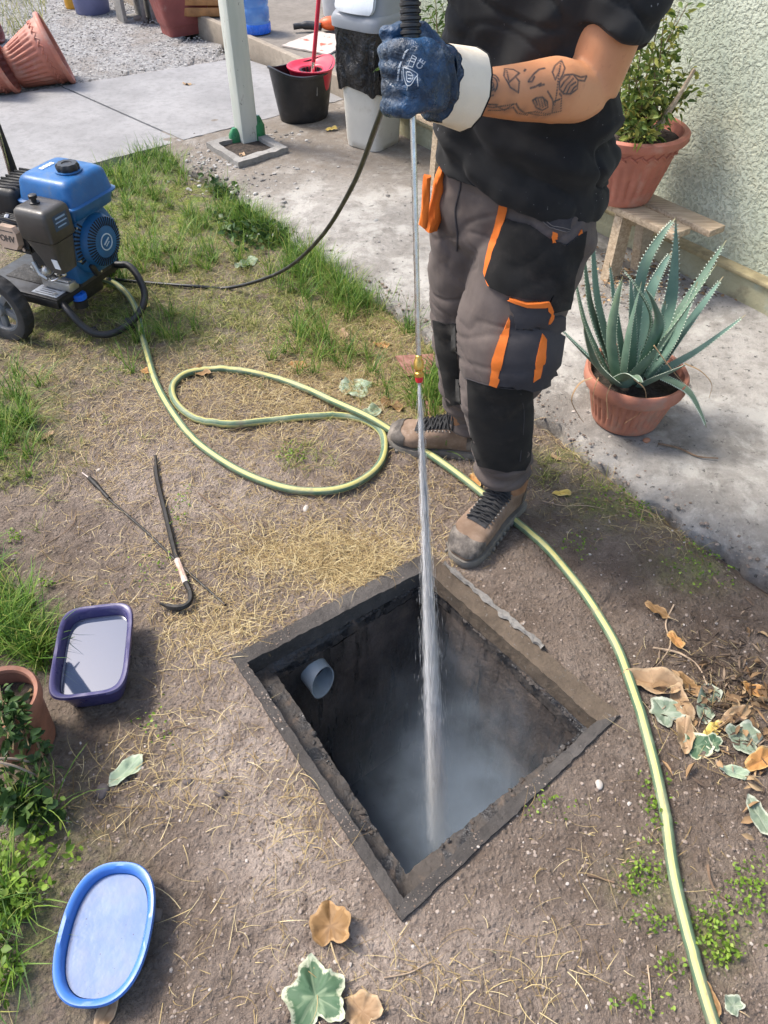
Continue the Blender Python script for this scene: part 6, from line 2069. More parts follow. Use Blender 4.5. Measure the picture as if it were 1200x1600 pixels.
# orange pouch lining and flap hanging at his right hip
def hang(name, pts, mat, th, near):
    P = [AT(px, py, Y) for px, py, Y in pts]
    n = len(P) // 2
    rows = [(P[i], P[len(P) - 1 - i]) for i in range(n)]
    rings = []
    for i, (a, b) in enumerate(rows):
        c_ = (a + b) / 2; s_ = (b - a) / 2
        rings.append([c_ + s_ * math.cos(2 * PI * k / 20) + Vector((0, 1, 0)) * th * math.sin(2 * PI * k / 20) * (1 + 0.35 * math.sin(i * 2.1 + k)) for k in range(20)])
    mb = MB()
    RR = []
    for i in range(len(rings) - 1):
        for k in range(4):
            RR.append([rings[i][q].lerp(rings[i + 1][q], k / 4) + Vector((0.004 * noise.noise((i + k / 4, q * 0.5, 1)), 0.004 * noise.noise((i * 2 + k / 2, q * 0.7, 5)), 0)) for q in range(20)])
    RR.append(rings[-1])
    mb.loft(RR)
    return mb.build(name, mat, tro, ang=60)


hang('orange_pouch', [(686, 262, 1.67), (677, 285, 1.66), (668, 330, 1.66), (663, 358, 1.66), (683, 360, 1.67), (690, 340, 1.67), (694, 290, 1.67), (696, 264, 1.68)], ORANGE, 0.014, 1.72)
hang('orange_flap', [(662, 274, 1.63), (659, 310, 1.63), (654, 350, 1.63), (667, 356, 1.63), (672, 312, 1.63), (674, 276, 1.63)], ORANGE, 0.010, 1.70)

# -- boots
m = NT('tan_suede_boot')
c = m.mix(m.rng(m.noise(14, 6, 0.65), 0.35, 0.65), (0.165, 0.110, 0.075), (0.26, 0.185, 0.135))
c = m.mix(m.rng(m.noise(22, 5, 0.7), 0.55, 0.72, 0, 0.6), c, (0.32, 0.25, 0.20))
SUEDE = m.done(c, 0.9, normal=m.bump(m.noise(160, 5, 0.7), 0.4, 0.002), spec=0.2)
m = NT('brown_leather_boot')
LEATHER = m.done(m.mix(m.rng(m.noise(20, 5, 0.65), 0.35, 0.65), (0.20, 0.095, 0.045), (0.30, 0.16, 0.085)), 0.65, normal=m.bump(m.noise(140, 5), 0.3, 0.002))
CAPM = plain('dark_toe_rubber', (0.070, 0.060, 0.052), 0.85, 0.35, 30, dirt=(0.27, 0.23, 0.19), dirt_amt=0.75, bump=0.4)
SOLEM = plain('grey_sole_rubber', (0.15, 0.135, 0.115), 0.85, 0.25, 20, dirt=(0.24, 0.19, 0.15), dirt_amt=0.5, bump=0.4)
LACE = plain('black_lace', (0.018, 0.018, 0.019), 0.8, 0.4, 60, dirt=(0.12, 0.11, 0.10), dirt_amt=0.3, bump=0.6, bscale=300)
EYEL = plain('dull_eyelet', (0.22, 0.20, 0.18), 0.5, metal=0.6)
TONGUE = plain('black_mesh_tongue', (0.022, 0.022, 0.024), 0.85, 0.4, 40, bump=0.6, bscale=260)


def make_boot(heel, toe, name_side, sg, main):
    d_ = (toe - heel).normalized(); Ln = (toe - heel).length
    s_ = Vector((-d_.y, d_.x, 0)) * sg                       # towards the outside
    gz_ = 0.006
    M = Matrix(((d_.x, s_.x, 0, heel.x), (d_.y, s_.y, 0, heel.y), (0, 0, 1, gz_), (0, 0, 0, 1)))
    k = Ln / 0.31
    def outline(grow=0.0):
        pts = [(0.000, 0.0, 0.030), (0.015, .002, .034), (0.06, .004, .036), (0.12, .006, .042), (0.17, .008, .050), (0.21, .008, .0565), (0.25, .004, .0560), (0.28, -.002, .048), (0.30, -.006, .034), (0.312, -.008, .016)]
        L_ = [(x * k, c_ + w + grow) for x, c_, w in pts]; R_ = [(x * k, c_ - w - grow) for x, c_, w in pts]
        return L_ + R_[::-1]
    bt = None
    # upper: foot loft + shaft loft, merged
    prof = [(0.004, 0, .026, .03, .085), (0.02, .001, .032, .02, .110), (0.06, .003, .035, .02, .125), (0.10, .005, .038, .02, .128), (0.14, .007, .044, .02, .112), (0.18, .008, .050, .02, .096), (0.22, .008, .0545, .02, .082), (0.26, .003, .052, .02, .072), (0.285, -.002, .044, .02, .062), (0.305, -.006, .028, .022, .048)]
    rings = []
    for x, c_, w, z0, z1 in prof:
        zc, hz = (z0 + z1) / 2, (z1 - z0) / 2
        rings.append(ring(M @ Vector((x * k, c_, zc)), s_, Zu, w, hz, 28, 2.7))
    foot = lofted(rings)
    sh = lofted([ring(M @ Vector((x * k, 0.002, z)), d_, s_, a, b, 28, 2.3) for x, z, a, b in ((0.062, 0.05, 0.060, 0.036), (0.062, 0.09, 0.056, 0.039), (0.058, 0.135, 0.052, 0.041), (0.054, 0.172, 0.052, 0.043))])
    me = voxel_union([foot, sh], 0.0035, 8)
    displace(me, lambda co, nn: 0.0016 * noise.noise(Vector(co) * 35))
    bo = put_mesh('boot', me, main, root)
    bvh = bvh_of(me, WLOC['person'])
    mb = MB(M); n = len(outline())
    o1 = outline(0.003)
    mb.loft([[Vector((x, y, 0.0)) for x, y in outline(-0.002)], [Vector((x, y, 0.004)) for x, y in o1], [Vector((x, y, 0.018)) for x, y in o1], [Vector((x, y, 0.027)) for x, y in outline(0.001)]])
    mb.build('sole', SOLEM, bo, ang=50)
    lug_me = None
    for q in range(13):
        xx = 0.015 + q * 0.023
        for sgn in (-1, 1):
            mb = MB(M)
            w = np.interp(xx, [0, .06, .12, .21, .28, .31], [.032, .039, .045, .059, .050, .020])
            mb.box((xx * k, sgn * w * 0.98 + 0.005, 0.007), (0.011, 0.008, 0.014), bev=0.002, seg=1)
            mb.build('tread_lug', SOLEM, bo)

    def down(lx, ly, off):
        p = M @ Vector((lx * k, ly, 0.3))
        loc, nn, i, dist = bvh.ray_cast(p, Vector((0, 0, -1)))
        if loc is None:
            loc, nn, i, dist = bvh.find_nearest(M @ Vector((lx * k, ly, 0.08)))
        return loc + nn * off
    # toe cap shell wraps over the front
    vs, fs = [], []
    NA, NB = 14, 20
    for a in range(NA + 1):
        for b in range(NB + 1):
            ph = -1.25 + 2.5 * b / NB
            t = a / NA
            el = math.radians(6 + 44 * t * (1 - 0.35 * abs(ph) / 1.25))
            o_ = M @ Vector((0.225 * k, 0.0, 0.030))
            dd = (d_ * math.cos(ph) * math.cos(el) + s_ * math.sin(ph) * math.cos(el) + Zu * math.sin(el))
            loc, nn, i, dist = bvh.ray_cast(o_ + dd * 0.2, -dd)
            if loc is None: loc = o_ + dd * 0.06; nn = dd
            vs.append(loc + nn * 0.0028)
    for a in range(NA):
        for b in range(NB):
            fs.append((a * (NB + 1) + b, a * (NB + 1) + b + 1, (a + 1) * (NB + 1) + b + 1, (a + 1) * (NB + 1) + b))
    mb = MB(); mb.add(vs, fs); mb.build('toe_cap', CAPM, bo, ang=80)
    # tongue strip over the instep
    vs, fs = [], []
    for a in range(16):
        lx = 0.215 - 0.118 * a / 15
        for b in range(9):
            vs.append(down(lx, 0.006 + (b / 8 - 0.5) * 0.060, 0.0024))
    for a in range(15):
        for b in range(8): fs.append((a * 9 + b, a * 9 + b + 1, (a + 1) * 9 + b + 1, (a + 1) * 9 + b))
    mb = MB(); mb.add(vs, fs); mb.build('tongue', TONGUE, bo, ang=80)
    # criss-cross laces and bow
    mb = MB()
    rows = 10
    for a in range(rows):
        x0 = 0.205 - 0.112 * a / (rows - 1); x1 = x0 - 0.013
        for sgn in (-1, 1):
            P = [down(x0 + (x1 - x0) * q / 5 + random.uniform(-0.003, 0.003), 0.006 + sgn * (0.031 - 0.062 * q / 5), 0.0050 + 0.0015 * sgn + random.uniform(0, 0.003)) for q in range(6)]
            mb.tube(spline(P, 2), 0.0026, 6)
    kn_ = down(0.098, 0.006, 0.008)
    for q in range(9):
        v_ = Vector((random.uniform(-1, 1), random.uniform(-1, 1), random.uniform(-0.2, 0.7))) * 0.020
        v2 = Vector((random.uniform(-1, 1), random.uniform(-1, 1), random.uniform(-0.4, 0.5))) * 0.028
        mb.tube(spline([kn_, kn_ + v_, kn_ + (v_ + v2) * 0.7, kn_ + v2 * 0.5], 4), 0.0024, 6)
    mb.build('lace', LACE, bo)
    mb = MB()
    for a in range(rows):
        x0 = 0.205 - 0.105 * a / (rows - 1)
        for sgn in (-1, 1):
            p = down(x0, 0.006 + sgn * 0.034, 0.001)
            mb = MB(); mb.ellipsoid(p, (0.0032, 0.0032, 0.0024), 8, 5); mb.build('eyelet', EYEL, bo)
    # side overlays: ankle patch and heel counter
    for (x0, x1, z0, z1, mt, nm) in ((0.0, 0.045, 0.030, 0.085, CAPM, 'heel_counter'), (0.03, 0.10, 0.105, 0.150, LEATHER, 'ankle_panel')):
        for sgn in (-1, 1):
            vs, fs = [], []
            for a in range(9):
                for b in range(7):
                    lx = x0 + (x1 - x0) * a / 8; lz = z0 + (z1 - z0) * b / 6 + 0.25 * (lx - x0)
                    o_ = M @ Vector((lx * k, sgn * 0.15, lz)); dd = s_ * -sgn
                    loc, nn, i, dist = bvh.ray_cast(o_, dd)
                    if loc is None: loc, nn, i, dist = bvh.find_nearest(M @ Vector((lx * k, sgn * 0.04, lz)))
                    vs.append(loc + nn * 0.0020)
            for a in range(8):
                for b in range(6): fs.append((a * 7 + b, a * 7 + b + 1, (a + 1) * 7 + b + 1, (a + 1) * 7 + b))
            mb = MB(); mb.add(vs, fs); mb.build(nm, mt, bo, ang=80)
    # padded collar
    cr_ = ring(M @ Vector((0.054 * k, 0.002, 0.170)), d_, s_, 0.049, 0.040, 28, 2.2)
    mb = MB(); mb.tube(cr_, 0.0065, 8, closed=True); mb.build('collar', LEATHER, bo)
    return bo


make_boot(HEEL_L, TOE_L, 'left', -1, SUEDE)
make_boot(HEEL_R, TOE_R, 'right', 1, SUEDE)

# -- glove on his left hand: palm, four curled fingers, thumb, merged; then the wide cuff
eu = LD
er = (gl_w - GL); er = (er - eu * er.dot(eu)).normalized()
ef = er.cross(eu).normalized()
if ef.dot(EYE - GL) < 0: ef = -ef
gp = lambda r, f, u: GL + er * r + ef * f + eu * u
pc3 = [lofted([ring(gp(r, f, u), ef, eu, a, b, 24, 2.6) for r, f, u, a, b in ((-0.037, 0.008, -0.001, 0.022, 0.041), (-0.026, 0.018, -0.002, 0.027, 0.048), (0.0, 0.024, -0.003, 0.027, 0.050), (0.026, 0.022, -0.004, 0.029, 0.048), (0.045, 0.016, -0.006, 0.033, 0.045), (0.062, 0.010, -0.010, 0.035, 0.043))])]
for k in range(4):
    u = 0.032 - 0.0240 * k
    q = 1.0 if k < 3 else 0.9
    pc3.append(limb([gp(-0.014, 0.016, u), gp(-0.028 * q, 0.010, u), gp(-0.034 * q, -0.012, u + 0.001), gp(-0.020, -0.031, u + 0.002), gp(0.0, -0.034, u + 0.003), gp(0.014, -0.025, u + 0.003)], (0.0150, 0.0160, 0.0148, 0.0140, 0.0130, 0.0115), n=16))
pc3.append(limb([gp(0.050, 0.004, 0.020), gp(0.030, -0.004, 0.048), gp(0.012, -0.020, 0.060), gp(-0.010, -0.032, 0.056), gp(-0.022, -0.030, 0.050)], (0.020, 0.0185, 0.016, 0.0148, 0.0125), n=16))
gl_me = voxel_union(pc3, 0.0032, 5)


def glove_fold(co, nn):
    p = Vector(co)
    r = (p - GL).dot(er); u = (p - GL).dot(eu)
    s = 0.0050 * cloth_noise(p, 28, 1) + 0.0022 * cloth_noise(p, 75, 2)
    s += 0.0030 * max(0, 1 - abs(r - 0.045) / 0.035) * math.sin(r * 330 + 60 * u + 2 * cloth_noise(p, 25, 3))
    s += 0.0026 * max(0, 1 - abs(r + 0.02) / 0.03) * math.sin(u * 150 + 90 * r + 2 * cloth_noise(p, 20, 8))
    return s


displace(gl_me, glove_fold)
m = NT('blue_nitrile')
c = m.mix(m.rng(m.noise(14, 5, 0.65), 0.35, 0.68), (0.009, 0.022, 0.042), (0.016, 0.068, 0.155))
c = m.mix(m.rng(m.noise(34, 8, 0.8, 0.6), 0.50, 0.66, 0, 0.65), c, (0.19, 0.22, 0.25))
wr_ = m.noise(38, 5, 0.65, 1.2)
NITR = m.done(c, m.rng(m.noise(40, 4), 0.35, 0.65, 0.22, 0.50), normal=m.bump(m.math('ADD', m.math('MULTIPLY', wr_, 2.0), m.noise(140, 4)), 0.6, 0.006), spec=0.5)
glove = put_mesh('glove', gl_me, NITR, root)
gb = bvh_of(gl_me, WLOC['person'])
# printed marks on the back of the glove
PRINT = plain('pale_glove_print', (0.42, 0.47, 0.52), 0.6, 0.1, 30)
gk = lambda x, y: (590 + x * 190 / 1200, 0 + y * 190 / 1200)


def print_on(geo, cx, cy, sc_, rot):
    v, f = geo
    cR, sR = math.cos(rot), math.sin(rot)
    out = []
    for x, y, z in v:
        X, Y = cx + (x * cR - (-y) * sR) * sc_, cy + (x * sR + (-y) * cR) * sc_
        loc, nn = hit(X, Y, gb, 1.25)
        out.append(loc + nn * (0.0004 + (0.0003 if z > 0 else 0)))
    return out, f


mb = MB()
g_ = text_geo('CE', 1.0, 0.01, 0.02); mb.add(*print_on(g_, *gk(425, 635), 13, -0.95))
for (a, b) in (((300, 650), (345, 545)), ((345, 545), (385, 570)), ((385, 570), (345, 665)), ((345, 665), (300, 650)), ((322, 600), (362, 618)), ((332, 570), (372, 590))):
    P = []
    for k in range(5):
        t = k / 4; x, y = a[0] * (1 - t) + b[0] * t, a[1] * (1 - t) + b[1] * t
        loc, nn = hit(*gk(x, y), gb, 1.25); P.append(loc + nn * 0.0003)
    mb.tube(P, 0.0006, 5)
for pts in ([(255, 665), (262, 760), (290, 840), (330, 835), (365, 780), (395, 735), (330, 690), (255, 665)], [(290, 710), (330, 720), (350, 770), (320, 810), (290, 790), (290, 710)], [(240, 700), (245, 800)], [(390, 740), (400, 850)], [(300, 740), (340, 750)], [(300, 775), (335, 780)], [(295, 850), (290, 890)]):
    P = []
    for p in spline([Vector((x, y, 0)) for x, y in pts], 4):
        loc, nn = hit(*gk(p.x, p.y), gb, 1.25); P.append(loc + nn * 0.0003)
    mb.tube(P, 0.0007, 5)
for i, (x0, y0, x1, y1) in enumerate(((198, 800, 205, 740), (205, 730, 215, 680), (212, 670, 235, 610), (250, 580, 270, 530), (272, 520, 300, 490))):
    for off_ in (-6, 6):
        P = []
        for k in range(6):
            t = k / 5
            loc, nn = hit(*gk(x0 * (1 - t) + x1 * t + off_ * (1 if k % 2 else 0.3), y0 * (1 - t) + y1 * t), gb, 1.25); P.append(loc + nn * 0.0003)
        mb.tube(P, 0.0008, 5)
mb.build('glove_print', PRINT, glove, smooth=False)
# cuff: blue part, then stiff cream canvas, open at the arm
cdir = (wr_l - gl_w).normalized()
cdir = (AT(752, 142, 1.385) - AT(690, 130, 1.325)).normalized()
c0 = gp(0.046, 0.013, -0.006); cu1 = AT(683, 130, 1.318); cu2 = AT(728, 139, 1.357)
sz = (Zu - cdir * Zu.dot(cdir)).normalized(); sy = cdir.cross(sz)
mb = MB()
nr = 40
def cring(c_, a, b, wob=0.0, seed=0):
    return [p + (p - c_).normalized() * wob * noise.noise((k * 0.45, seed, 2)) for k, p in enumerate(ring(c_, sz, sy, a, b, nr, 2.3))]
blue_r = [cring(c0, 0.043, 0.036), cring(c0.lerp(cu1, 0.45), 0.044, 0.037, 0.004, 1), cring(c0.lerp(cu1, 0.8), 0.049, 0.041, 0.005, 2), cring(cu1, 0.0535, 0.045, 0.003, 3), cring(cu1 + cdir * 0.012, 0.0545, 0.046, 0.003, 3)]
mb.loft(blue_r, False, False); mb.build('cuff_base', NITR, glove, ang=70)
CANVAS = plain('cream_canvas', (0.78, 0.69, 0.55), 0.9, 0.06, 8, dirt=(0.55, 0.38, 0.22), dirt_amt=0.4, bump=0.5, bscale=420, bdist=0.001)
jag = lambda r_, s: [p + cdir * (0.004 * noise.noise((k * 1.1, s, 5)) + 0.003 * math.sin(k * 1.9)) for k, p in enumerate(r_)]
mb = MB(); mb.loft([jag(cring(cu1 + cdir * 0.004, 0.0555, 0.047, 0.003, 3), 1), cring(cu1.lerp(cu2, 0.5), 0.0575, 0.049, 0.004, 4), cring(cu2, 0.0595, 0.051, 0.005, 5), cring(cu2, 0.0575, 0.049, 0.005, 5), cring(cu1.lerp(cu2, 0.4), 0.0545, 0.046, 0.003, 4)], False, False)
cuff = mb.build('cuff', CANVAS, glove, ang=60)
mb = MB(); mb.tube(cring(cu2 + cdir * 0.001, 0.0588, 0.0502, 0.005, 5), 0.0022, 6, closed=True); mb.build('cuff_binding', TWILLB, cuff)
# ================================================================== GRASS, STRAW, WEEDS, STONES
def sample_px(blob, n, margin=30):
    """random pixels inside a soft ellipse -> ground points"""
    a, b, ra, rb = blob
    x = a + rng.normal(size=n) * ra * 0.55; y = b + rng.normal(size=n) * rb * 0.55
    ok = (y > -40) & (y < 1660) & (x > -120) & (x < 1320)
    X, Y = Gnp(x[ok], y[ok])
    return X, Y


def keep_soil(X, Y, lo=0.02):
    k = (walk_d(X, Y) < lo + edge_wob(X, Y)) & (slab_d(X, Y) < 0.0) & ~in_hole(X, Y, 0.01)
    for cx_, cy_, r_ in ((-0.503, 0.37, 0.115), (-0.503, 0.49, 0.115), (-0.68, 0.96, 0.125), (-0.69, 1.08, 0.125), (lp.x, lp.y, 0.09), (-0.62, 0.43, 0.06), (-0.6, 0.34, 0.06)):
        k &= (X - cx_) ** 2 + (Y - cy_) ** 2 > r_ ** 2
    return X[k], Y[k]


def ribbons(name, X, Y, L_, W_, el, az, bend, mat, seg=4, lift=0.002, label=None, cat=None, zf=ground_z, droop=None, rnd=None):
    """thin blades: each a narrow strip leaving the ground at elevation el and bending over"""
    n = len(X)
    Z = zf(X, Y) + lift
    p = np.stack([X, Y, Z], 1)
    vs = []
    e = el.copy(); a = az.copy()
    side = None
    for i in range(seg + 1):
        t = i / seg
        d = np.stack([np.cos(e) * np.cos(a), np.cos(e) * np.sin(a), np.sin(e)], 1)
        s = np.stack([-np.sin(a), np.cos(a), np.zeros(n)], 1)
        w = W_ * (1 - t ** 2 * 0.85)
        vs += [p - s * w[:, None] / 2, p + s * w[:, None] / 2]
        p = p + d * (L_ / seg)[:, None]
        e = e - bend / seg
        a = a + (droop if droop is not None else 0) / seg
        g = zf(p[:, 0], p[:, 1]) + 0.002
        p[:, 2] = np.maximum(p[:, 2], g)
    Vv = np.stack(vs, 1).reshape(-1, 3)
    m_ = 2 * (seg + 1)
    base = (np.arange(n) * m_)[:, None, None]
    q = np.array([[2 * i, 2 * i + 1, 2 * i + 3, 2 * i + 2] for i in range(seg)])[None]
    F = (base + q).reshape(-1, 4)
    r_ = np.repeat(rng.random(n) if rnd is None else rnd, m_)
    o = mesh_np(name, Vv, F, mat, None, True, dict(rnd=r_), loc=(0, 0, 0), kind='stuff')
    return tag(o, label, cat)


STRAW = ramp_mat('dry_straw', [(0.0, (0.17, 0.11, 0.05)), (0.4, (0.37, 0.27, 0.125)), (0.75, (0.54, 0.425, 0.215)), (1.0, (0.68, 0.57, 0.34))], 0.8, trans=0.12)
GRASS = ramp_mat('green_grass', [(0.0, (0.045, 0.115, 0.020)), (0.45, (0.115, 0.235, 0.030)), (0.8, (0.21, 0.33, 0.05)), (1.0, (0.40, 0.40, 0.12))], 0.5, trans=0.35)
FADEG = ramp_mat('fading_grass', [(0.0, (0.13, 0.17, 0.04)), (0.5, (0.28, 0.30, 0.08)), (1.0, (0.50, 0.44, 0.21))], 0.6, trans=0.3)


def gather(spec, keep=True, mul=1.0, clump=0, lo=0.02):
    xs, ys = [], []
    for *b, n in spec:
        X, Y = sample_px(b, int(n * mul))
        if clump:                                # draw the blades together into clumps
            q = max(3, len(X) // clump)
            c = rng.integers(0, q, len(X))
            X = X[c] + rng.normal(0, 0.010, len(X)); Y = Y[c] + rng.normal(0, 0.010, len(Y))
        if keep: X, Y = keep_soil(X, Y, lo)
        xs.append(X); ys.append(Y)
    return np.concatenate(xs), np.concatenate(ys)


# matted dry straw
X, Y = gather([(430, 600, 230, 80, 4200), (560, 560, 150, 90, 3600), (600, 500, 90, 60, 1800), (330, 690, 260, 90, 1300), (250, 400, 260, 130, 2600), (130, 540, 160, 60, 600), (520, 865, 150, 45, 2400), (560, 900, 90, 30, 800), (350, 980, 130, 60, 900),
                (300, 1130, 160, 120, 240), (230, 900, 180, 120, 450), (440, 820, 200, 80, 700), (640, 760, 140, 60, 450), (250, 1230, 180, 80, 220), (780, 1530, 200, 70, 110), (560, 1540, 160, 60, 50), (330, 1480, 160, 120, 80), (950, 1350, 200, 150, 80), (1100, 1100, 100, 100, 160),
                (940, 780, 130, 60, 220), (600, 630, 120, 50, 900), (120, 700, 150, 80, 450), (60, 600, 110, 70, 350), (470, 1280, 60, 120, 150), (680, 640, 60, 60, 500), (700, 560, 40, 60, 260), (900, 690, 80, 40, 200), (1050, 830, 70, 50, 160)], mul=1.7, lo=0.07)
n = len(X)
ribbons('dry_straw', X, Y, 0.010 + 0.075 * rng.random(n) ** 2.4, rng.uniform(0.0006, 0.0017, n), rng.uniform(0.0, 0.6, n), rng.uniform(0, 2 * PI, n), rng.uniform(0.3, 1.2, n), STRAW, 5, 0.002, 'matted dry yellow straw lying over the soil', 'straw', droop=rng.normal(0, 0.8, n))
# green tufts
X, Y = gather([(245, 235, 55, 30, 900), (290, 250, 50, 30, 700), (200, 275, 60, 30, 500), (150, 245, 25, 12, 160), (405, 345, 50, 34, 1700), (370, 300, 30, 18, 260), (445, 372, 40, 18, 420), (355, 285, 20, 16, 220), (495, 425, 55, 34, 1500), (545, 465, 45, 30, 420), (315, 350, 25, 14, 160),
                (655, 500, 25, 20, 260), (645, 480, 20, 30, 200), (30, 690, 50, 50, 300), (10, 650, 50, 60, 230), (25, 985, 55, 50, 420), (0, 940, 40, 60, 240), (60, 1030, 60, 30, 300), (200, 330, 90, 50, 500), (300, 400, 120, 40, 500), (180, 420, 90, 40, 300), (520, 540, 90, 50, 420), (670, 620, 40, 40, 420), (600, 450, 60, 40, 380), (15, 1400, 50, 120, 240), (30, 1560, 50, 60, 120), (70, 1290, 70, 40, 90), (240, 520, 90, 50, 160), (700, 610, 20, 40, 200)], clump=26, mul=1.6)
n = len(X)
ribbons('green_grass', X, Y, 0.04 + 0.13 * rng.random(n) ** 1.5, rng.uniform(0.0016, 0.0040, n), rng.uniform(0.7, 1.5, n), rng.uniform(0, 2 * PI, n), rng.uniform(0.3, 1.4, n), GRASS, 4, -0.003, 'green grass tufts growing in the yard soil', 'grass', droop=rng.normal(0, 0.5, n))
# low worn lawn
X, Y = gather([(250, 330, 260, 120, 2600), (300, 480, 220, 80, 1300), (120, 560, 180, 90, 900), (560, 520, 150, 80, 1500), (460, 490, 130, 70, 1400), (640, 610, 90, 60, 900), (470, 710, 40, 25, 140), (30, 720, 90, 80, 500), (900, 740, 110, 40, 260), (690, 620, 60, 60, 700)], clump=9)
n = len(X)
ribbons('worn_lawn', X, Y, rng.uniform(0.02, 0.065, n), rng.uniform(0.0015, 0.0032, n), rng.uniform(0.25, 1.4, n), rng.uniform(0, 2 * PI, n), rng.uniform(0.4, 1.5, n), FADEG, 3, -0.002, 'short half dry lawn around the washer', 'grass', droop=rng.normal(0, 0.8, n))
X, Y = gather([(230, 340, 230, 110, 3600), (330, 470, 180, 70, 1500), (120, 470, 160, 70, 900), (560, 500, 110, 60, 900)])
n = len(X)
ribbons('short_turf', X, Y, rng.uniform(0.010, 0.035, n), rng.uniform(0.0014, 0.0030, n), rng.uniform(0.2, 1.3, n), rng.uniform(0, 2 * PI, n), rng.uniform(0.4, 1.5, n), ramp_mat('yellow_green_turf', [(0.0, (0.14, 0.19, 0.03)), (0.5, (0.29, 0.35, 0.06)), (1.0, (0.46, 0.47, 0.13))], 0.6, trans=0.3), 3, -0.002, 'short yellow green turf between the tufts', 'grass', droop=rng.normal(0, 0.8, n))
# dry grass far behind the fallen pots
xx = rng.uniform(-3.9, -2.6, 900); yy = rng.uniform(6.6, 8.6, 900); kk = (xx + 0.28 * yy) < -0.75
X, Y = xx[kk], yy[kk]; n = len(X)
ribbons('dry_tall_grass', X, Y, rng.uniform(0.08, 0.26, n), rng.uniform(0.003, 0.006, n), rng.uniform(0.8, 1.5, n), rng.uniform(0, 2 * PI, n), rng.uniform(0.4, 1.5, n), FADEG, 4, -0.003, 'dry tall grass behind the fallen terracotta pots', 'grass')

# tiny seedlings: small round leaves lying close to the soil
def seedlings(name, spec, size, mat, label, hgt=(0.004, 0.02), el=0.3):
    X, Y = gather(spec)
    n = len(X)
    P = np.stack([X, Y, ground_z(X, Y) + rng.uniform(*hgt, n)], 1)
    a = rng.uniform(0, 2 * PI, n)
    D = np.stack([np.cos(a), np.sin(a), rng.uniform(-0.1, el * 2, n)], 1)
    L_ = rng.uniform(size * 0.6, size * 1.3, n)
    o = leaf_cloud(name, P, D, L_, L_ * rng.uniform(0.55, 0.9, n), mat, None, 0.15, 'stuff', 0.12)
    return tag(o, label, 'weeds')


LEAFS = ramp_mat('seedling_leaf', [(0.0, (0.09, 0.17, 0.02)), (0.6, (0.20, 0.33, 0.04)), (1.0, (0.33, 0.44, 0.08))], 0.5, trans=0.3)
seedlings('seedling_weeds', [(1000, 1370, 30, 30, 150), (1015, 1440, 30, 18, 70), (1110, 1450, 35, 45, 200), (1130, 1490, 22, 22, 130), (1020, 1260, 20, 60, 110), (1160, 1390, 30, 40, 120), (1000, 1570, 50, 20, 60), (1180, 1400, 30, 60, 80), (960, 780, 60, 25, 120), (1090, 880, 50, 40, 160), (1000, 800, 30, 20, 70), (900, 860, 30, 20, 50), (75, 915, 12, 8, 40), (25, 845, 12, 10, 50), (285, 800, 20, 40, 60), (460, 715, 25, 15, 90), (240, 900, 50, 30, 60), (850, 1260, 40, 20, 40), (1040, 1510, 20, 20, 40), (240, 1130, 30, 30, 40)], 0.008, LEAFS, 'tiny green seedlings sprouting from the soil')
seedlings('clover_weeds', [(20, 1370, 60, 60, 150), (50, 1440, 50, 60, 110), (20, 1530, 60, 60, 150), (100, 1560, 40, 40, 60), (70, 1330, 40, 30, 40), (130, 1355, 20, 20, 20), (30, 1270, 50, 40, 60), (90, 1500, 20, 40, 20)], 0.017, LEAFS, 'leafy green weeds round the blue tub', (0.01, 0.06), 0.5)
seedlings('broad_weeds', [(355, 290, 28, 22, 240), (400, 370, 50, 25, 260), (30, 1260, 50, 25, 110), (60, 1280, 30, 20, 60)], 0.030, LEAFD, 'dark broad leaved weeds at the lawn edge', (0.01, 0.07), 0.6)

# pebbles and crumbs of soil
def pebbles(name, X, Y, R, mat, label, cat, zf=ground_z, sink=0.3, sq=0.7):
    n = len(X)
    ph = (1 + 5 ** 0.5) / 2
    ico = np.array([(-1, ph, 0), (1, ph, 0), (-1, -ph, 0), (1, -ph, 0), (0, -1, ph), (0, 1, ph), (0, -1, -ph), (0, 1, -ph), (ph, 0, -1), (ph, 0, 1), (-ph, 0, -1), (-ph, 0, 1)]) / math.sqrt(1 + ph * ph)
    fc = np.array([(0, 11, 5), (0, 5, 1), (0, 1, 7), (0, 7, 10), (0, 10, 11), (1, 5, 9), (5, 11, 4), (11, 10, 2), (10, 7, 6), (7, 1, 8), (3, 9, 4), (3, 4, 2), (3, 2, 6), (3, 6, 8), (3, 8, 9), (4, 9, 5), (2, 4, 11), (6, 2, 10), (8, 6, 7), (9, 8, 1)])
    Sx = np.stack([rng.uniform(0.7, 1.3, n), rng.uniform(0.7, 1.3, n), rng.uniform(0.5, 1.0, n) * sq], 1)
    jit = rng.uniform(0.75, 1.2, (n, 12, 1))
    Vv = ico[None] * jit * Sx[:, None, :] * R[:, None, None]
    a = rng.uniform(0, 2 * PI, n); ca, sa = np.cos(a), np.sin(a)
    x = Vv[:, :, 0] * ca[:, None] - Vv[:, :, 1] * sa[:, None]; y = Vv[:, :, 0] * sa[:, None] + Vv[:, :, 1] * ca[:, None]
    Vv = np.stack([x + X[:, None], y + Y[:, None], Vv[:, :, 2] + (zf(X, Y) + R * sq * (0.5 - sink))[:, None]], 2).reshape(-1, 3)
    F = (fc[None] + (np.arange(n) * 12)[:, None, None]).reshape(-1, 3)
    o = mesh_np(name, Vv, F, mat, None, False, dict(rnd=np.repeat(rng.random(n), 12)), loc=(0, 0, 0), kind='stuff')
    return tag(o, label, cat)


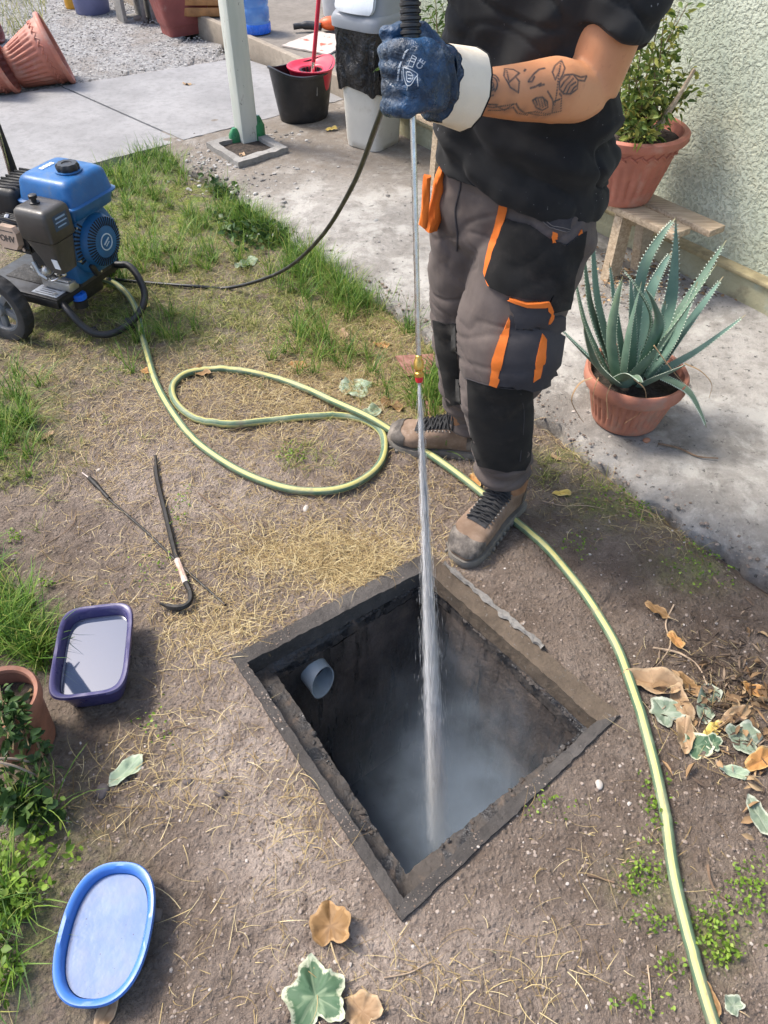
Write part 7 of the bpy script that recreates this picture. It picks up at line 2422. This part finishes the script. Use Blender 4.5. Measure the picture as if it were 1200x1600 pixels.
CRUMB = ramp_mat('soil_crumb', [(0.0, (0.13, 0.098, 0.078)), (0.6, (0.24, 0.19, 0.158)), (0.95, (0.33, 0.275, 0.235)), (1.0, (0.50, 0.46, 0.42))], 0.95)
px_ = rng.uniform(-60, 1260, 30000); py_ = 560 + 1070 * rng.random(30000) ** 0.9
X, Y = Gnp(px_, py_); X, Y = keep_soil(X, Y)
pebbles('soil_crumbs', X, Y, 0.0008 + 0.0038 * rng.random(len(X)) ** 5, CRUMB, 'loose soil crumbs and grit over the bare earth', 'soil')
GRAV = ramp_mat('pale_gravel', [(0.0, (0.14, 0.132, 0.125)), (0.5, (0.30, 0.288, 0.275)), (1.0, (0.50, 0.485, 0.465))], 0.9)
xx = rng.uniform(-4.2, -0.9, 16000); yy = rng.uniform(5.0, 9.2, 16000)
k = (slab_d(xx, yy) > slab_w(xx, yy) + 0.02) & (porch_d(xx, yy) < -0.05)
X, Y = xx[k], yy[k]
pebbles('gravel', X, Y, rng.uniform(0.003, 0.010, len(X)), GRAV, 'pale grey gravel covering the yard beyond the path', 'gravel')
# rubble along the broken edge near the post
px_ = np.concatenate([rng.normal(330, 28, 260), rng.normal(450, 25, 70), rng.normal(420, 60, 90), rng.normal(640, 90, 40), rng.normal(1040, 60, 120)]); py_ = np.concatenate([rng.normal(262, 14, 260), rng.normal(222, 8, 70), rng.normal(290, 22, 90), rng.normal(350, 60, 40), rng.normal(440, 20, 120)])
X, Y = Gnp(px_, py_)
pebbles('rubble', X, Y, 0.003 + 0.012 * rng.random(len(X)) ** 3, GRAV, 'pale rubble crumbs on the walkway by the timber post', 'rubble', zf=lambda x, y: np.where(walk_d(x, y) > 0, 0.024, ground_z(x, y)))
k_ = rng.random(2600) * 4.6 - 0.6; off_ = np.abs(rng.normal(0, 0.06, 2600)) - 0.02
X = EDGE0.x + EDIR.x * k_ + ENRM.x * off_; Y = EDGE0.y + EDIR.y * k_ + ENRM.y * off_
X = X + ENRM.x * edge_wob(X, Y); Y = Y + ENRM.y * edge_wob(X, Y)
pebbles('spilled_soil', X, Y, 0.0012 + 0.006 * rng.random(len(X)) ** 4, CRUMB, 'soil crumbs spilled over the walkway edge', 'soil', zf=lambda x, y: np.where(walk_d(x, y) > 0.02, 0.020, ground_z(x, y) * 0 + 0.006))
# earth and straw lying on the chamber frame
n = 1500
i_ = rng.integers(0, 4, n); t_ = rng.random(n); d_ = rng.uniform(0.05, 0.95, n)
A0 = np.array([p[:2] for p in HOLE]); B0 = np.array([p[:2] for p in R1])
pa = A0[i_] * (1 - t_)[:, None] + A0[(i_ + 1) % 4] * t_[:, None]; pb2 = B0[i_] * (1 - t_)[:, None] + B0[(i_ + 1) % 4] * t_[:, None]
q = pa + (pb2 - pa) * d_[:, None]
q = q[fbm(q[:, 0] * 9, q[:, 1] * 9, 3, 6) > 0.02]
pebbles('frame_grit', q[:, 0], q[:, 1], 0.0006 + 0.0022 * rng.random(len(q)) ** 3, CRUMB, 'earth and grit lying on the chamber frame', 'soil', zf=lambda x, y: np.full_like(x, 0.014), sink=0.45)
n = 900
i_ = rng.integers(0, 4, n); t_ = rng.uniform(0.02, 0.98, n); d_ = rng.uniform(0.0, 0.95, n)
A0 = np.array([p[:2] for p in R1]); B0 = np.array([p[:2] for p in R2])
q = (A0[i_] * (1 - t_)[:, None] + A0[(i_ + 1) % 4] * t_[:, None]) * (1 - d_)[:, None] + (B0[i_] * (1 - t_)[:, None] + B0[(i_ + 1) % 4] * t_[:, None]) * d_[:, None]
q = q[fbm(q[:, 0] * 12, q[:, 1] * 12, 3, 16) > -0.12]
pebbles('ledge_sludge', q[:, 0], q[:, 1], 0.0015 + 0.0065 * rng.random(len(q)) ** 2.5, LEDGE, 'wet dark sludge crusted on the inner ledge of the chamber', 'sludge', zf=lambda x, y: np.full_like(x, -0.047), sink=0.5)
# dry litter under the bench
px_ = rng.normal(1010, 70, 420); py_ = rng.normal(445, 22, 420); X, Y = Gnp(px_, py_)
k = ((X - WB.x) * V.x + (Y - WB.y) * V.y) < 0.0
X, Y = X[k], Y[k]; n = len(X)
P = np.stack([X, Y, np.full(n, 0.030) + rng.uniform(0, 0.01, n)], 1); a_ = rng.uniform(0, 2 * PI, n)
DRYR = ramp_mat('dry_leaf_litter', [(0.0, (0.14, 0.085, 0.045)), (0.6, (0.30, 0.19, 0.10)), (1.0, (0.46, 0.33, 0.19))], 0.85)
tag(leaf_cloud('leaf_litter', P, np.stack([np.cos(a_), np.sin(a_), rng.uniform(-.1, .4, n)], 1), rng.uniform(0.01, 0.03, n), rng.uniform(0.006, 0.014, n), DRYR, None, 0.1), 'dry leaf litter gathered under the bench', 'litter')
px_ = np.concatenate([rng.normal(1120, 45, 40), rng.normal(1175, 20, 30), rng.normal(1180, 25, 12)]); py_ = np.concatenate([rng.normal(1105, 40, 40), rng.normal(1090, 50, 30), rng.normal(1240, 40, 12)]); X, Y = Gnp(px_, py_); n = len(X)
P = np.stack([X, Y, ground_z(X, Y) + rng.uniform(0.002, 0.022, n)], 1); a_ = rng.uniform(0, 2 * PI, n)
tag(leaf_cloud('leaf_fragments', P, np.stack([np.cos(a_), np.sin(a_), rng.uniform(-.2, .6, n)], 1), rng.uniform(0.015, 0.05, n), rng.uniform(0.006, 0.022, n), DRYR, None, 0.4, 'stuff', 0.4), 'broken dry leaf fragments in the leaf pile', 'litter')
px_ = rng.normal(1140, 40, 500); py_ = rng.normal(1080, 60, 500) ; X, Y = Gnp(px_, py_); n = len(X)
P = np.stack([X, Y, ground_z(X, Y) + rng.uniform(0, 0.012, n)], 1); a_ = rng.uniform(0, 2 * PI, n)
tag(leaf_cloud('mulch', P, np.stack([np.cos(a_), np.sin(a_), rng.uniform(-.1, .3, n)], 1), rng.uniform(0.012, 0.04, n), rng.uniform(0.003, 0.007, n), ramp_mat('dark_mulch', [(0.0, (0.05, 0.035, 0.025)), (0.6, (0.13, 0.09, 0.065)), (1.0, (0.32, 0.24, 0.17))], 0.9), None, 0.1), 'dark shredded mulch at the right photo edge', 'mulch')

# ------------------------------------------------------------------ single stones
STONE = plain('dark_stone', (0.12, 0.097, 0.088), 0.85, 0.3, 30, dirt=(0.20, 0.16, 0.13), bump=0.6, bscale=60)
STONEL = plain('pale_stone', (0.45, 0.40, 0.35), 0.85, 0.2, 30, bump=0.5, bscale=60)
for (px, py, r, mt, lb) in ((160, 1236, 0.014, STONE, 'dark rounded stone on soil just below the pale green leaf'), (345, 1240, 0.010, STONE, 'dark purple grey stone in pale soil left of the chamber'), (292, 1222, 0.008, STONE, 'dark stone half buried between pale green leaf and chamber'), (242, 1430, 0.013, STONE, 'dark stone lying against the right rim of the blue tub'), (936, 1226, 0.008, STONEL, 'pale pinkish pebble on bare soil right of the chamber'), (154, 735, 0.006, STONEL, 'white pebble beside the upper end of the thin rod'), (478, 795, 0.010, STONEL, 'grey pebble below the hose loop'), (1010, 688, 0.010, plain('brick_chip', (0.42, 0.20, 0.12), 0.9), 'small brick coloured chip at the foot of the aloe pot')):
    p = on_ground(px, py, r * 0.05)
    mb = MB(); R = Matrix.Rotation(px * 0.7, 3, 'Z'); mb.ellipsoid(p, (r * 1.25, r, r * 0.75), 14, 10, R)
    mb.v = [tuple(Vector(v) + (Vector(v) - p) * 0.35 * noise.noise(Vector(v) * (0.9 / r))) for v in mb.v]
    tag(mb.build('stone', mt, ang=60), lb, 'stone')

# ------------------------------------------------------------------ fallen leaves, one by one
def leaf_mat(name, inner, edge, vein):
    m = NT(name)
    e = m.math('ADD', m.attr('edge'), m.math('MULTIPLY', m.math('SUBTRACT', m.noise(60, 4, 0.7), 0.5), 0.55))
    c = m.mix(m.rng(e, 0.80, 0.92), inner, edge)
    c = m.mix(m.rng(m.noise(90, 4), 0.5, 0.75, 0, 0.4), c, sc(inner, 0.6))
    c = m.mix(m.rng(m.attr('vein'), 0.0, 0.05, 0.6, 0.0), c, vein)
    return m.done(c, 0.6, normal=m.bump(m.noise(120, 3), 0.25, 0.002), spec=0.3)


IVY = leaf_mat('variegated_ivy', (0.060, 0.115, 0.060), (0.44, 0.46, 0.33), (0.22, 0.28, 0.17))
IVYP = leaf_mat('pale_underside_ivy', (0.27, 0.34, 0.23), (0.38, 0.43, 0.31), (0.36, 0.41, 0.31))
IVYG = leaf_mat('grey_green_ivy', (0.17, 0.215, 0.15), (0.38, 0.40, 0.31), (0.32, 0.35, 0.27))
DRY1 = leaf_mat('tan_dry_leaf', (0.33, 0.215, 0.12), (0.42, 0.295, 0.175), (0.22, 0.13, 0.065))
DRY2 = leaf_mat('orange_dry_leaf', (0.40, 0.20, 0.065), (0.46, 0.28, 0.11), (0.26, 0.12, 0.045))
DRY3 = leaf_mat('brown_dry_leaf', (0.22, 0.125, 0.05), (0.33, 0.20, 0.09), (0.13, 0.07, 0.03))
YELL = leaf_mat('yellow_dry_leaf', (0.55, 0.40, 0.10), (0.55, 0.42, 0.16), (0.36, 0.24, 0.07))


def outline_ivy(n=40, lobe=0.055):
    out = []
    for k in range(n):
        a = 2 * PI * k / n
        r = 0.80 + lobe * math.cos(5 * (a - PI / 2)) + 0.05 * math.cos(3 * (a - PI / 2)) + 0.05 * math.sin(7 * a + 1) * 0.4 - 0.16 * math.exp(-((a - 1.5 * PI) / 0.30) ** 2)
        out.append((r * math.cos(a), r * math.sin(a)))
    return out


def outline_oval(n=32, w=0.45):
    return [(w * math.cos(2 * PI * k / n) * (1 - 0.18 * math.sin(2 * PI * k / n)), math.sin(2 * PI * k / n)) for k in range(n)]


def fallen_leaf(px, py, size_px, rot, mat, label, shape='oval', curl=0.25, w=0.45, tilt=0.15, dz=0.008, stretch=1.0):
    c = on_ground(px, py, dz)
    depth = c.y * CT + (CAM_H - c.z) * ST
    s = size_px * depth / FPX / 2
    ol = outline_ivy(60, 0.13) if size_px > 100 else outline_ivy() if shape == 'ivy' else outline_oval(w=w)
    n = len(ol)
    A = Vector((math.cos(rot), math.sin(rot), 0)); B = Vector((-math.sin(rot), math.cos(rot), 0))
    ph = px * 0.37
    vs, ed, ve = [], [], []
    levels = (0.0, 0.35, 0.7, 0.92, 1.0)
    for l in levels:
        for k, (x, y) in enumerate(ol):
            jit = 1 + 0.16 * noise.noise((k * 0.33, ph, 1)) + 0.07 * noise.noise((k * 0.9, ph, 5))
            X, Y = x * l * jit, y * l * jit * stretch
            z = curl * (X * X * 0.9 + 0.25 * Y * Y) + 0.34 * noise.noise((X * 1.7 + ph, Y * 1.7, 2)) * (0.4 + l) + 0.12 * noise.noise((X * 5 + ph, Y * 5, 4)) - 0.05 * (abs(X) < 0.08) + tilt * X
            vs.append(c + (A * X + B * Y + Zu * max(z, -0.10)) * s)
            ed.append(l); ve.append(min(abs(X), *(abs(X * math.cos(q) - (Y + 0.3) * math.sin(q)) for q in (0.7, -0.7, 1.25, -1.25))) if shape == 'ivy' else abs(X))
    fs = [(l * n + k, l * n + (k + 1) % n, (l + 1) * n + (k + 1) % n, (l + 1) * n + k) for l in range(1, len(levels) - 1) for k in range(n)]
    fs += [(0, n + k, n + (k + 1) % n) for k in range(n)]
    m_ = len(vs)
    vs2 = vs + [v - Zu * 0.0004 for v in vs]
    fs2 = fs + [tuple(i + m_ for i in reversed(f)) for f in fs] + [(4 * n + k, 4 * n + (k + 1) % n, 4 * n + (k + 1) % n + m_, 4 * n + k + m_) for k in range(n)]
    root_ = thing('fallen_leaf', (c.x, c.y, c.z - dz), label, 'leaf')
    mb = MB(); mb.add(vs2, fs2)
    o = mb.build('blade', mat, root_, ang=70)
    for nm, dat in (('edge', ed * 2), ('vein', ve * 2)):
        a = o.data.attributes.new(nm, 'FLOAT', 'POINT'); a.data.foreach_set('value', np.array(dat, dtype=np.float32))
    st = c - B * s * (0.6 if shape == 'ivy' else 0.95) * stretch
    mb = MB(); mb.tube(spline([st, st - B * s * 0.4 + A * s * 0.1 + Zu * 0.003, st - B * s * 0.8 + A * s * 0.25], 3), 0.0010, 5); mb.build('leaf_stalk', plain('leaf_stalk_tan', (0.36, 0.27, 0.16), 0.8) if 'leaf_stalk_tan' not in bpy.data.materials else bpy.data.materials['leaf_stalk_tan'], root_)


FL = [
    (558, 606, 62, 1.3, IVYP, 'pale green broad leaf lying in straw between hose and nozzle', 'ivy', .1),
    (578, 645, 46, 2.3, IVYP, 'small crumpled pale leaf beside the hose crossing', 'oval', .4),
    (196, 1204, 62, 2.4, IVYP, 'pale green torn leaf on soil below the purple basin', 'oval', .15),
    (492, 1556, 118, 0.25, IVY, 'large dark green ivy leaf with white margin at the bottom edge', 'ivy', .12),
    (1040, 1112, 62, 0.5, IVYG, 'grey green round leaf next to the hose in the leaf pile', 'ivy', .12),
    (1106, 1098, 78, 2.7, IVYG, 'folded grey white leaf standing in the leaf pile', 'oval', .5),
    (1090, 1166, 56, 0.3, IVY, 'small variegated ivy leaf with cream margin in the leaf pile', 'ivy', .1),
    (1114, 1160, 34, 1.0, IVY, 'tiny variegated leaf touching the cream margined ivy leaf', 'ivy', .15),
    (1164, 1154, 66, 1.0, IVYG, 'grey green leaf fanned out right of the variegated ivy leaf', 'ivy', .12),
    (1018, 1066, 88, 1.25, DRY1, 'long curled tan dry leaf leaning on the hose', 'oval', .8),
    (1064, 1098, 66, 0.1, DRY1, 'tan dry leaf standing up in the middle of the leaf pile', 'oval', .4),
    (1070, 1148, 64, 2.9, DRY1, 'light tan dry leaf under the variegated ivy leaf', 'oval', .3),
    (1076, 1068, 46, 0.5, DRY3, 'brown dry leaf at the top of the leaf pile', 'oval', .4),
    (1112, 1142, 44, 2.2, YELL, 'yellowish dry leaf right of the variegated ivy leaf', 'oval', .5),
    (1148, 1118, 50, 1.9, DRY1, 'narrow tan dry leaf pointing at the right photo edge', 'oval', .4),
    (1178, 1078, 44, 0.8, DRY2, 'orange tan dry leaf at the right edge above the leaf pile', 'oval', .4),
    (1188, 1188, 62, 2.0, DRY2, 'orange dry leaf cut by the right photo edge', 'oval', .3),
    (1148, 1206, 42, 1.2, IVYP, 'pale narrow leaf on bare soil below the leaf pile', 'oval', .3),
    (1186, 1275, 66, 0.2, IVYG, 'grey and tan crumpled leaf at the right edge below the leaf pile', 'oval', .6),
    (1026, 954, 40, 0.8, DRY3, 'small brown curled leaf on dark soil above the leaf pile', 'oval', .7),
    (1055, 1000, 36, 0.4, DRY2, 'thin orange dry leaf above the long curled leaf', 'oval', .6),
    (878, 770, 30, 1.6, YELL, 'single yellow leaf on bare soil right of the near boot', 'oval', .2),
    (868, 715, 18, 1.0, DRY1, 'tiny tan leaf between trousers and aloe pot', 'oval', .2),
    (516, 1446, 80, 0.1, DRY3, 'crumpled brown dry leaf at the lower corner of the chamber', 'ivy', .7),
    (566, 1580, 70, 0.8, DRY1, 'crumpled tan leaf right of the large dark ivy leaf', 'ivy', .4),
    (466, 570, 34, 1.4, DRY2, 'small orange leaf on straw above the hose loop', 'oval', .3),
    (535, 521, 26, 0.6, DRY1, 'small tan leaf in straw near the grass tuft', 'oval', .3),
    (597, 539, 30, 1.5, DRY2, 'small orange tan leaf beside the rusty hoe', 'oval', .3),
    (612, 632, 44, 0.9, DRY3, 'brown yellow leaf between the far boot and the pale leaf', 'oval', .4),
    (678, 540, 24, 0.4, YELL, 'small yellow leaf by the far trouser leg', 'oval', .3),
    (312, 580, 36, 1.3, DRY3, 'olive brown leaf on top of the hose loop', 'oval', .4),
    (230, 580, 26, 1.2, DRY2, 'orange leaf left of the hose in mossy soil', 'oval', .3),
    (227, 476, 20, 1.0, YELL, 'yellow leaf beside the washer bumper tube', 'oval', .3),
    (385, 412, 44, 2.4, IVYP, 'pale curled leaf on the lawn above the black hose', 'oval', .6),
    (74, 680, 22, 2.5, DRY1, 'tan leaf on soil at the left edge below the wheel', 'oval', .3),
    (292, 131, 16, 1.2, DRY1, 'tan leaf lying alone on the smooth path', 'oval', .3),
    (518, 201, 20, 2.0, YELL, 'yellow leaf on the ground between bucket and bin', 'oval', .3),
    (378, 242, 18, 0.4, DRY1, 'tan leaf beside the concrete surround of the post', 'oval', .3),
    (1108, 1562, 52, 0.2, DRY3, 'brown leaf tucked under the hose at the bottom edge', 'oval', .5),
    (1146, 1570, 36, 0.7, IVYG, 'small grey green leaf at the bottom right corner', 'ivy', .3),
    (742, 752, 34, 0.3, DRY2, 'orange tan leaf standing behind the near boot tongue', 'oval', .4),
    (165, 1585, 60, 2.8, DRY1, 'tan dry leaf under the lower end of the blue tub', 'oval', .2),
]
for f_ in FL:
    fallen_leaf(*f_[:6], shape=f_[6], curl=f_[7], dz=0.022 if f_[0] == 312 else 0.008)

# ------------------------------------------------------------------ twigs
TWIG = plain('pale_dry_twig', (0.36, 0.265, 0.18), 0.9, 0.3, 30, bump=0.5, bscale=120)
TWIGD = plain('brown_twig', (0.17, 0.11, 0.07), 0.9, 0.3, 30, bump=0.5, bscale=120)
for (pts, r, mt, lb) in (
        ([(1020, 1012), (1060, 1020), (1090, 1040), (1105, 1070)], 0.0030, TWIG, 'pale curved leaf stalk arching over the leaf pile'),
        ([(1053, 945), (1040, 975), (1048, 1005), (1035, 1030), (1018, 1048)], 0.0022, TWIG, 'thin forked dry stem above the leaf pile'),
        ([(1028, 693), (1060, 700), (1090, 713), (1122, 716)], 0.0035, TWIGD, 'brown twig on the walkway right of the aloe pot'),
        ([(1106, 1352), (1110, 1375), (1120, 1395), (1136, 1408)], 0.0030, TWIGD, 'short bent brown twig right of the hose on bare soil'),
        ([(918, 1367), (938, 1372), (960, 1379)], 0.0028, TWIGD, 'short straight brown twig left of the hose'),
        ([(845, 782), (880, 790), (915, 790), (945, 795)], 0.0012, TWIG, 'long thin dry stem right of the near boot'),
        ([(95, 720), (108, 750), (100, 770), (80, 790)], 0.0014, TWIG, 'thin bent root on soil left of the rod socket'),
        ([(118, 800), (115, 818), (90, 840), (60, 855)], 0.0014, TWIGD, 'thin root trailing over dark soil at the left'),
        ([(310, 770), (345, 800), (375, 825), (390, 845)], 0.0022, TWIGD, 'dark twig pressed into soil right of the pry bar'),
        ([(245, 1150), (280, 1135), (310, 1140)], 0.0016, TWIGD, 'dark thin twig on straw between basin and chamber'),
        ([(600, 1528), (640, 1520), (670, 1505), (690, 1508)], 0.0016, TWIG, 'pale branching rootlet below the chamber corner'),
        ([(1012, 1508), (1016, 1545), (1018, 1595)], 0.0016, TWIG, 'straight straw coloured stem near the bottom right')):
    S = spline([on_ground(px, py, r + 0.003) for px, py in pts], 5)
    mb = MB(); mb.tube(S, [r * (1 - 0.45 * i / (len(S) - 1)) for i in range(len(S))], 6)
    tag(mb.build('twig', mt), lb, 'twig')

# ================================================================== WATER JET AND MIST
JEND = AT(686, 1330, 0.80)
jd = (JEND - NZ).normalized()
jl = (JEND - NZ).length
m = NT('white_water_spray')
JETM = m.done((1.0, 1.0, 1.0), 0.5, spec=0.3)
tr = m.node('ShaderNodeBsdfTranslucent'); tr.inputs['Color'].default_value = (1.0, 1.0, 1.0, 1)
mx = m.node('ShaderNodeMixShader'); mx.inputs[0].default_value = 0.6
m.t.links.new(m.b.outputs[0], mx.inputs[1]); m.t.links.new(tr.outputs[0], mx.inputs[2]); m.t.links.new(mx.outputs[0], m.out.inputs['Surface'])
e1 = jd.orthogonal().normalized(); e2 = jd.cross(e1)
E1, E2, JD = np.array(e1), np.array(e2), np.array(jd)
n = 60000
t = rng.random(n) ** 0.8 * jl
sig = 0.0009 + 0.0088 * (t / jl)
wide = rng.random(n) < 0.14
R = np.abs(rng.normal(0, 1, n)) * np.where(wide, sig * 2.3, sig)
th = rng.uniform(0, 2 * PI, n)
spread = R / np.maximum(t, 0.05)                    # every drop flies away from the nozzle
ln = rng.uniform(0.025, 0.110, n) * np.where(wide, 0.5, 1.0)
w = rng.uniform(0.00010, 0.00028, n) * np.where(wide, 0.75, 1.0)
rd = np.cos(th)[:, None] * E1 + np.sin(th)[:, None] * E2
dd = JD[None] + rd * spread[:, None]
c0_ = np.array(NZ)[None] + JD[None] * t[:, None] + rd * R[:, None]
tn = np.cross(JD[None], rd)
vs = [c0_ - dd * (ln / 2)[:, None]]
for q in range(3):
    a = 2 * PI * q / 3
    vs.append(c0_ + (rd * math.cos(a) + tn * math.sin(a)) * w[:, None])
vs.append(c0_ + dd * (ln / 2)[:, None])
Vv = np.stack(vs, 1)
Vv = Vv.reshape(-1, 3)
F = (np.array([(0, 2, 1), (0, 3, 2), (0, 1, 3), (4, 1, 2), (4, 2, 3), (4, 3, 1)])[None] + (np.arange(n) * 5)[:, None, None]).reshape(-1, 3)
# solid core of the stream
nc, kc_ = 40, 10
core, cf = [], []
for i in range(nc + 1):
    tt = jl * i / nc
    r_ = 0.0019 + 0.0045 * (tt / jl) ** 0.8 * (1 - 0.55 * (tt / jl) ** 2)
    for k in range(kc_):
        an = 2 * PI * k / kc_
        rr_ = r_ * (1 + 0.35 * noise.noise((k * 1.3, i * 0.35, 2)))
        core.append(np.array(NZ) + JD * tt + (E1 * math.cos(an) + E2 * math.sin(an)) * rr_)
o_ = len(Vv)
for i in range(nc):
    for k in range(kc_):
        k2 = (k + 1) % kc_
        A_i, B_i, C_i, D_i = i * kc_ + k, i * kc_ + k2, (i + 1) * kc_ + k2, (i + 1) * kc_ + k
        cf += [(A_i + o_, B_i + o_, C_i + o_), (A_i + o_, C_i + o_, D_i + o_)]
Vv = np.vstack([Vv, np.array(core)]); F = np.vstack([F, np.array(cf)])
jet = mesh_np('water_jet', Vv, F, JETM, loc=NZ, kind='stuff')
tag(jet, 'white high pressure water jet shooting from the nozzle into the chamber', 'water jet')

# soft halo of fine droplets round the stream
m = NT('fine_spray')
va = m.node('ShaderNodeVolumePrincipled'); va.inputs['Color'].default_value = (0.97, 0.98, 1.0, 1); va.inputs['Density'].default_value = 7.0; va.inputs['Anisotropy'].default_value = 0.2
m.n.remove(m.b); m.t.links.new(va.outputs[0], m.out.inputs['Volume'])
hrings = []
for i in range(25):
    tt = jl * (0.02 + 0.94 * i / 24)
    r_ = 0.004 + 0.030 * (tt / jl)
    hrings.append([Vector(NZ) + jd * tt + (e1 * math.cos(2 * PI * k / 20) + e2 * math.sin(2 * PI * k / 20)) * r_ for k in range(20)])
mb = MB(); mb.loft(hrings)
halo = mb.build('fine_spray', m.m, loc=NZ)
tag(halo, 'soft halo of fine spray round the water jet', 'spray', kind='stuff')

# mist standing in the chamber
m = NT('chamber_mist')
pv = m.node('ShaderNodeVolumePrincipled'); pv.inputs['Color'].default_value = (0.70, 0.84, 1.0, 1); pv.inputs['Anisotropy'].default_value = 0.1
sx = m.node('ShaderNodeSeparateXYZ'); m.t.links.new(m.coord(), sx.inputs[0])
zz = m.rng(sx.outputs[2], 0.02, 0.78, 1.0, 0.12)
nn_ = m.rng(m.noise(5.5, 4, 0.6, 0.6), 0.36, 0.66, 0.10, 1.5)
side_ = m.rng(m.math('ADD', sx.outputs[0], m.math('MULTIPLY', sx.outputs[1], -0.3)), -0.20, 0.20, 0.10, 1.45)
d = m.math('MULTIPLY', m.math('MULTIPLY', zz, nn_), m.math('MULTIPLY', side_, 4.0))
m.t.links.new(d, pv.inputs['Density'])
m.n.remove(m.b); m.t.links.new(pv.outputs[0], m.out.inputs['Volume'])
ctr = sum(R2, Vector()) / 4
mb = MB()
lo = [Vector((p.x, p.y, -0.92)).lerp(Vector((ctr.x, ctr.y, -0.92)), 0.03) for p in R2]
hi = [Vector((p.x, p.y, -0.07)).lerp(Vector((ctr.x, ctr.y, -0.07)), 0.03) for p in R2]
mb.loft([lo, hi])
mist = mb.build('mist', m.m, smooth=False, loc=(ctr.x, ctr.y, -0.92))
tag(mist, 'bluish white water mist hanging inside the chamber', 'mist', kind='stuff')
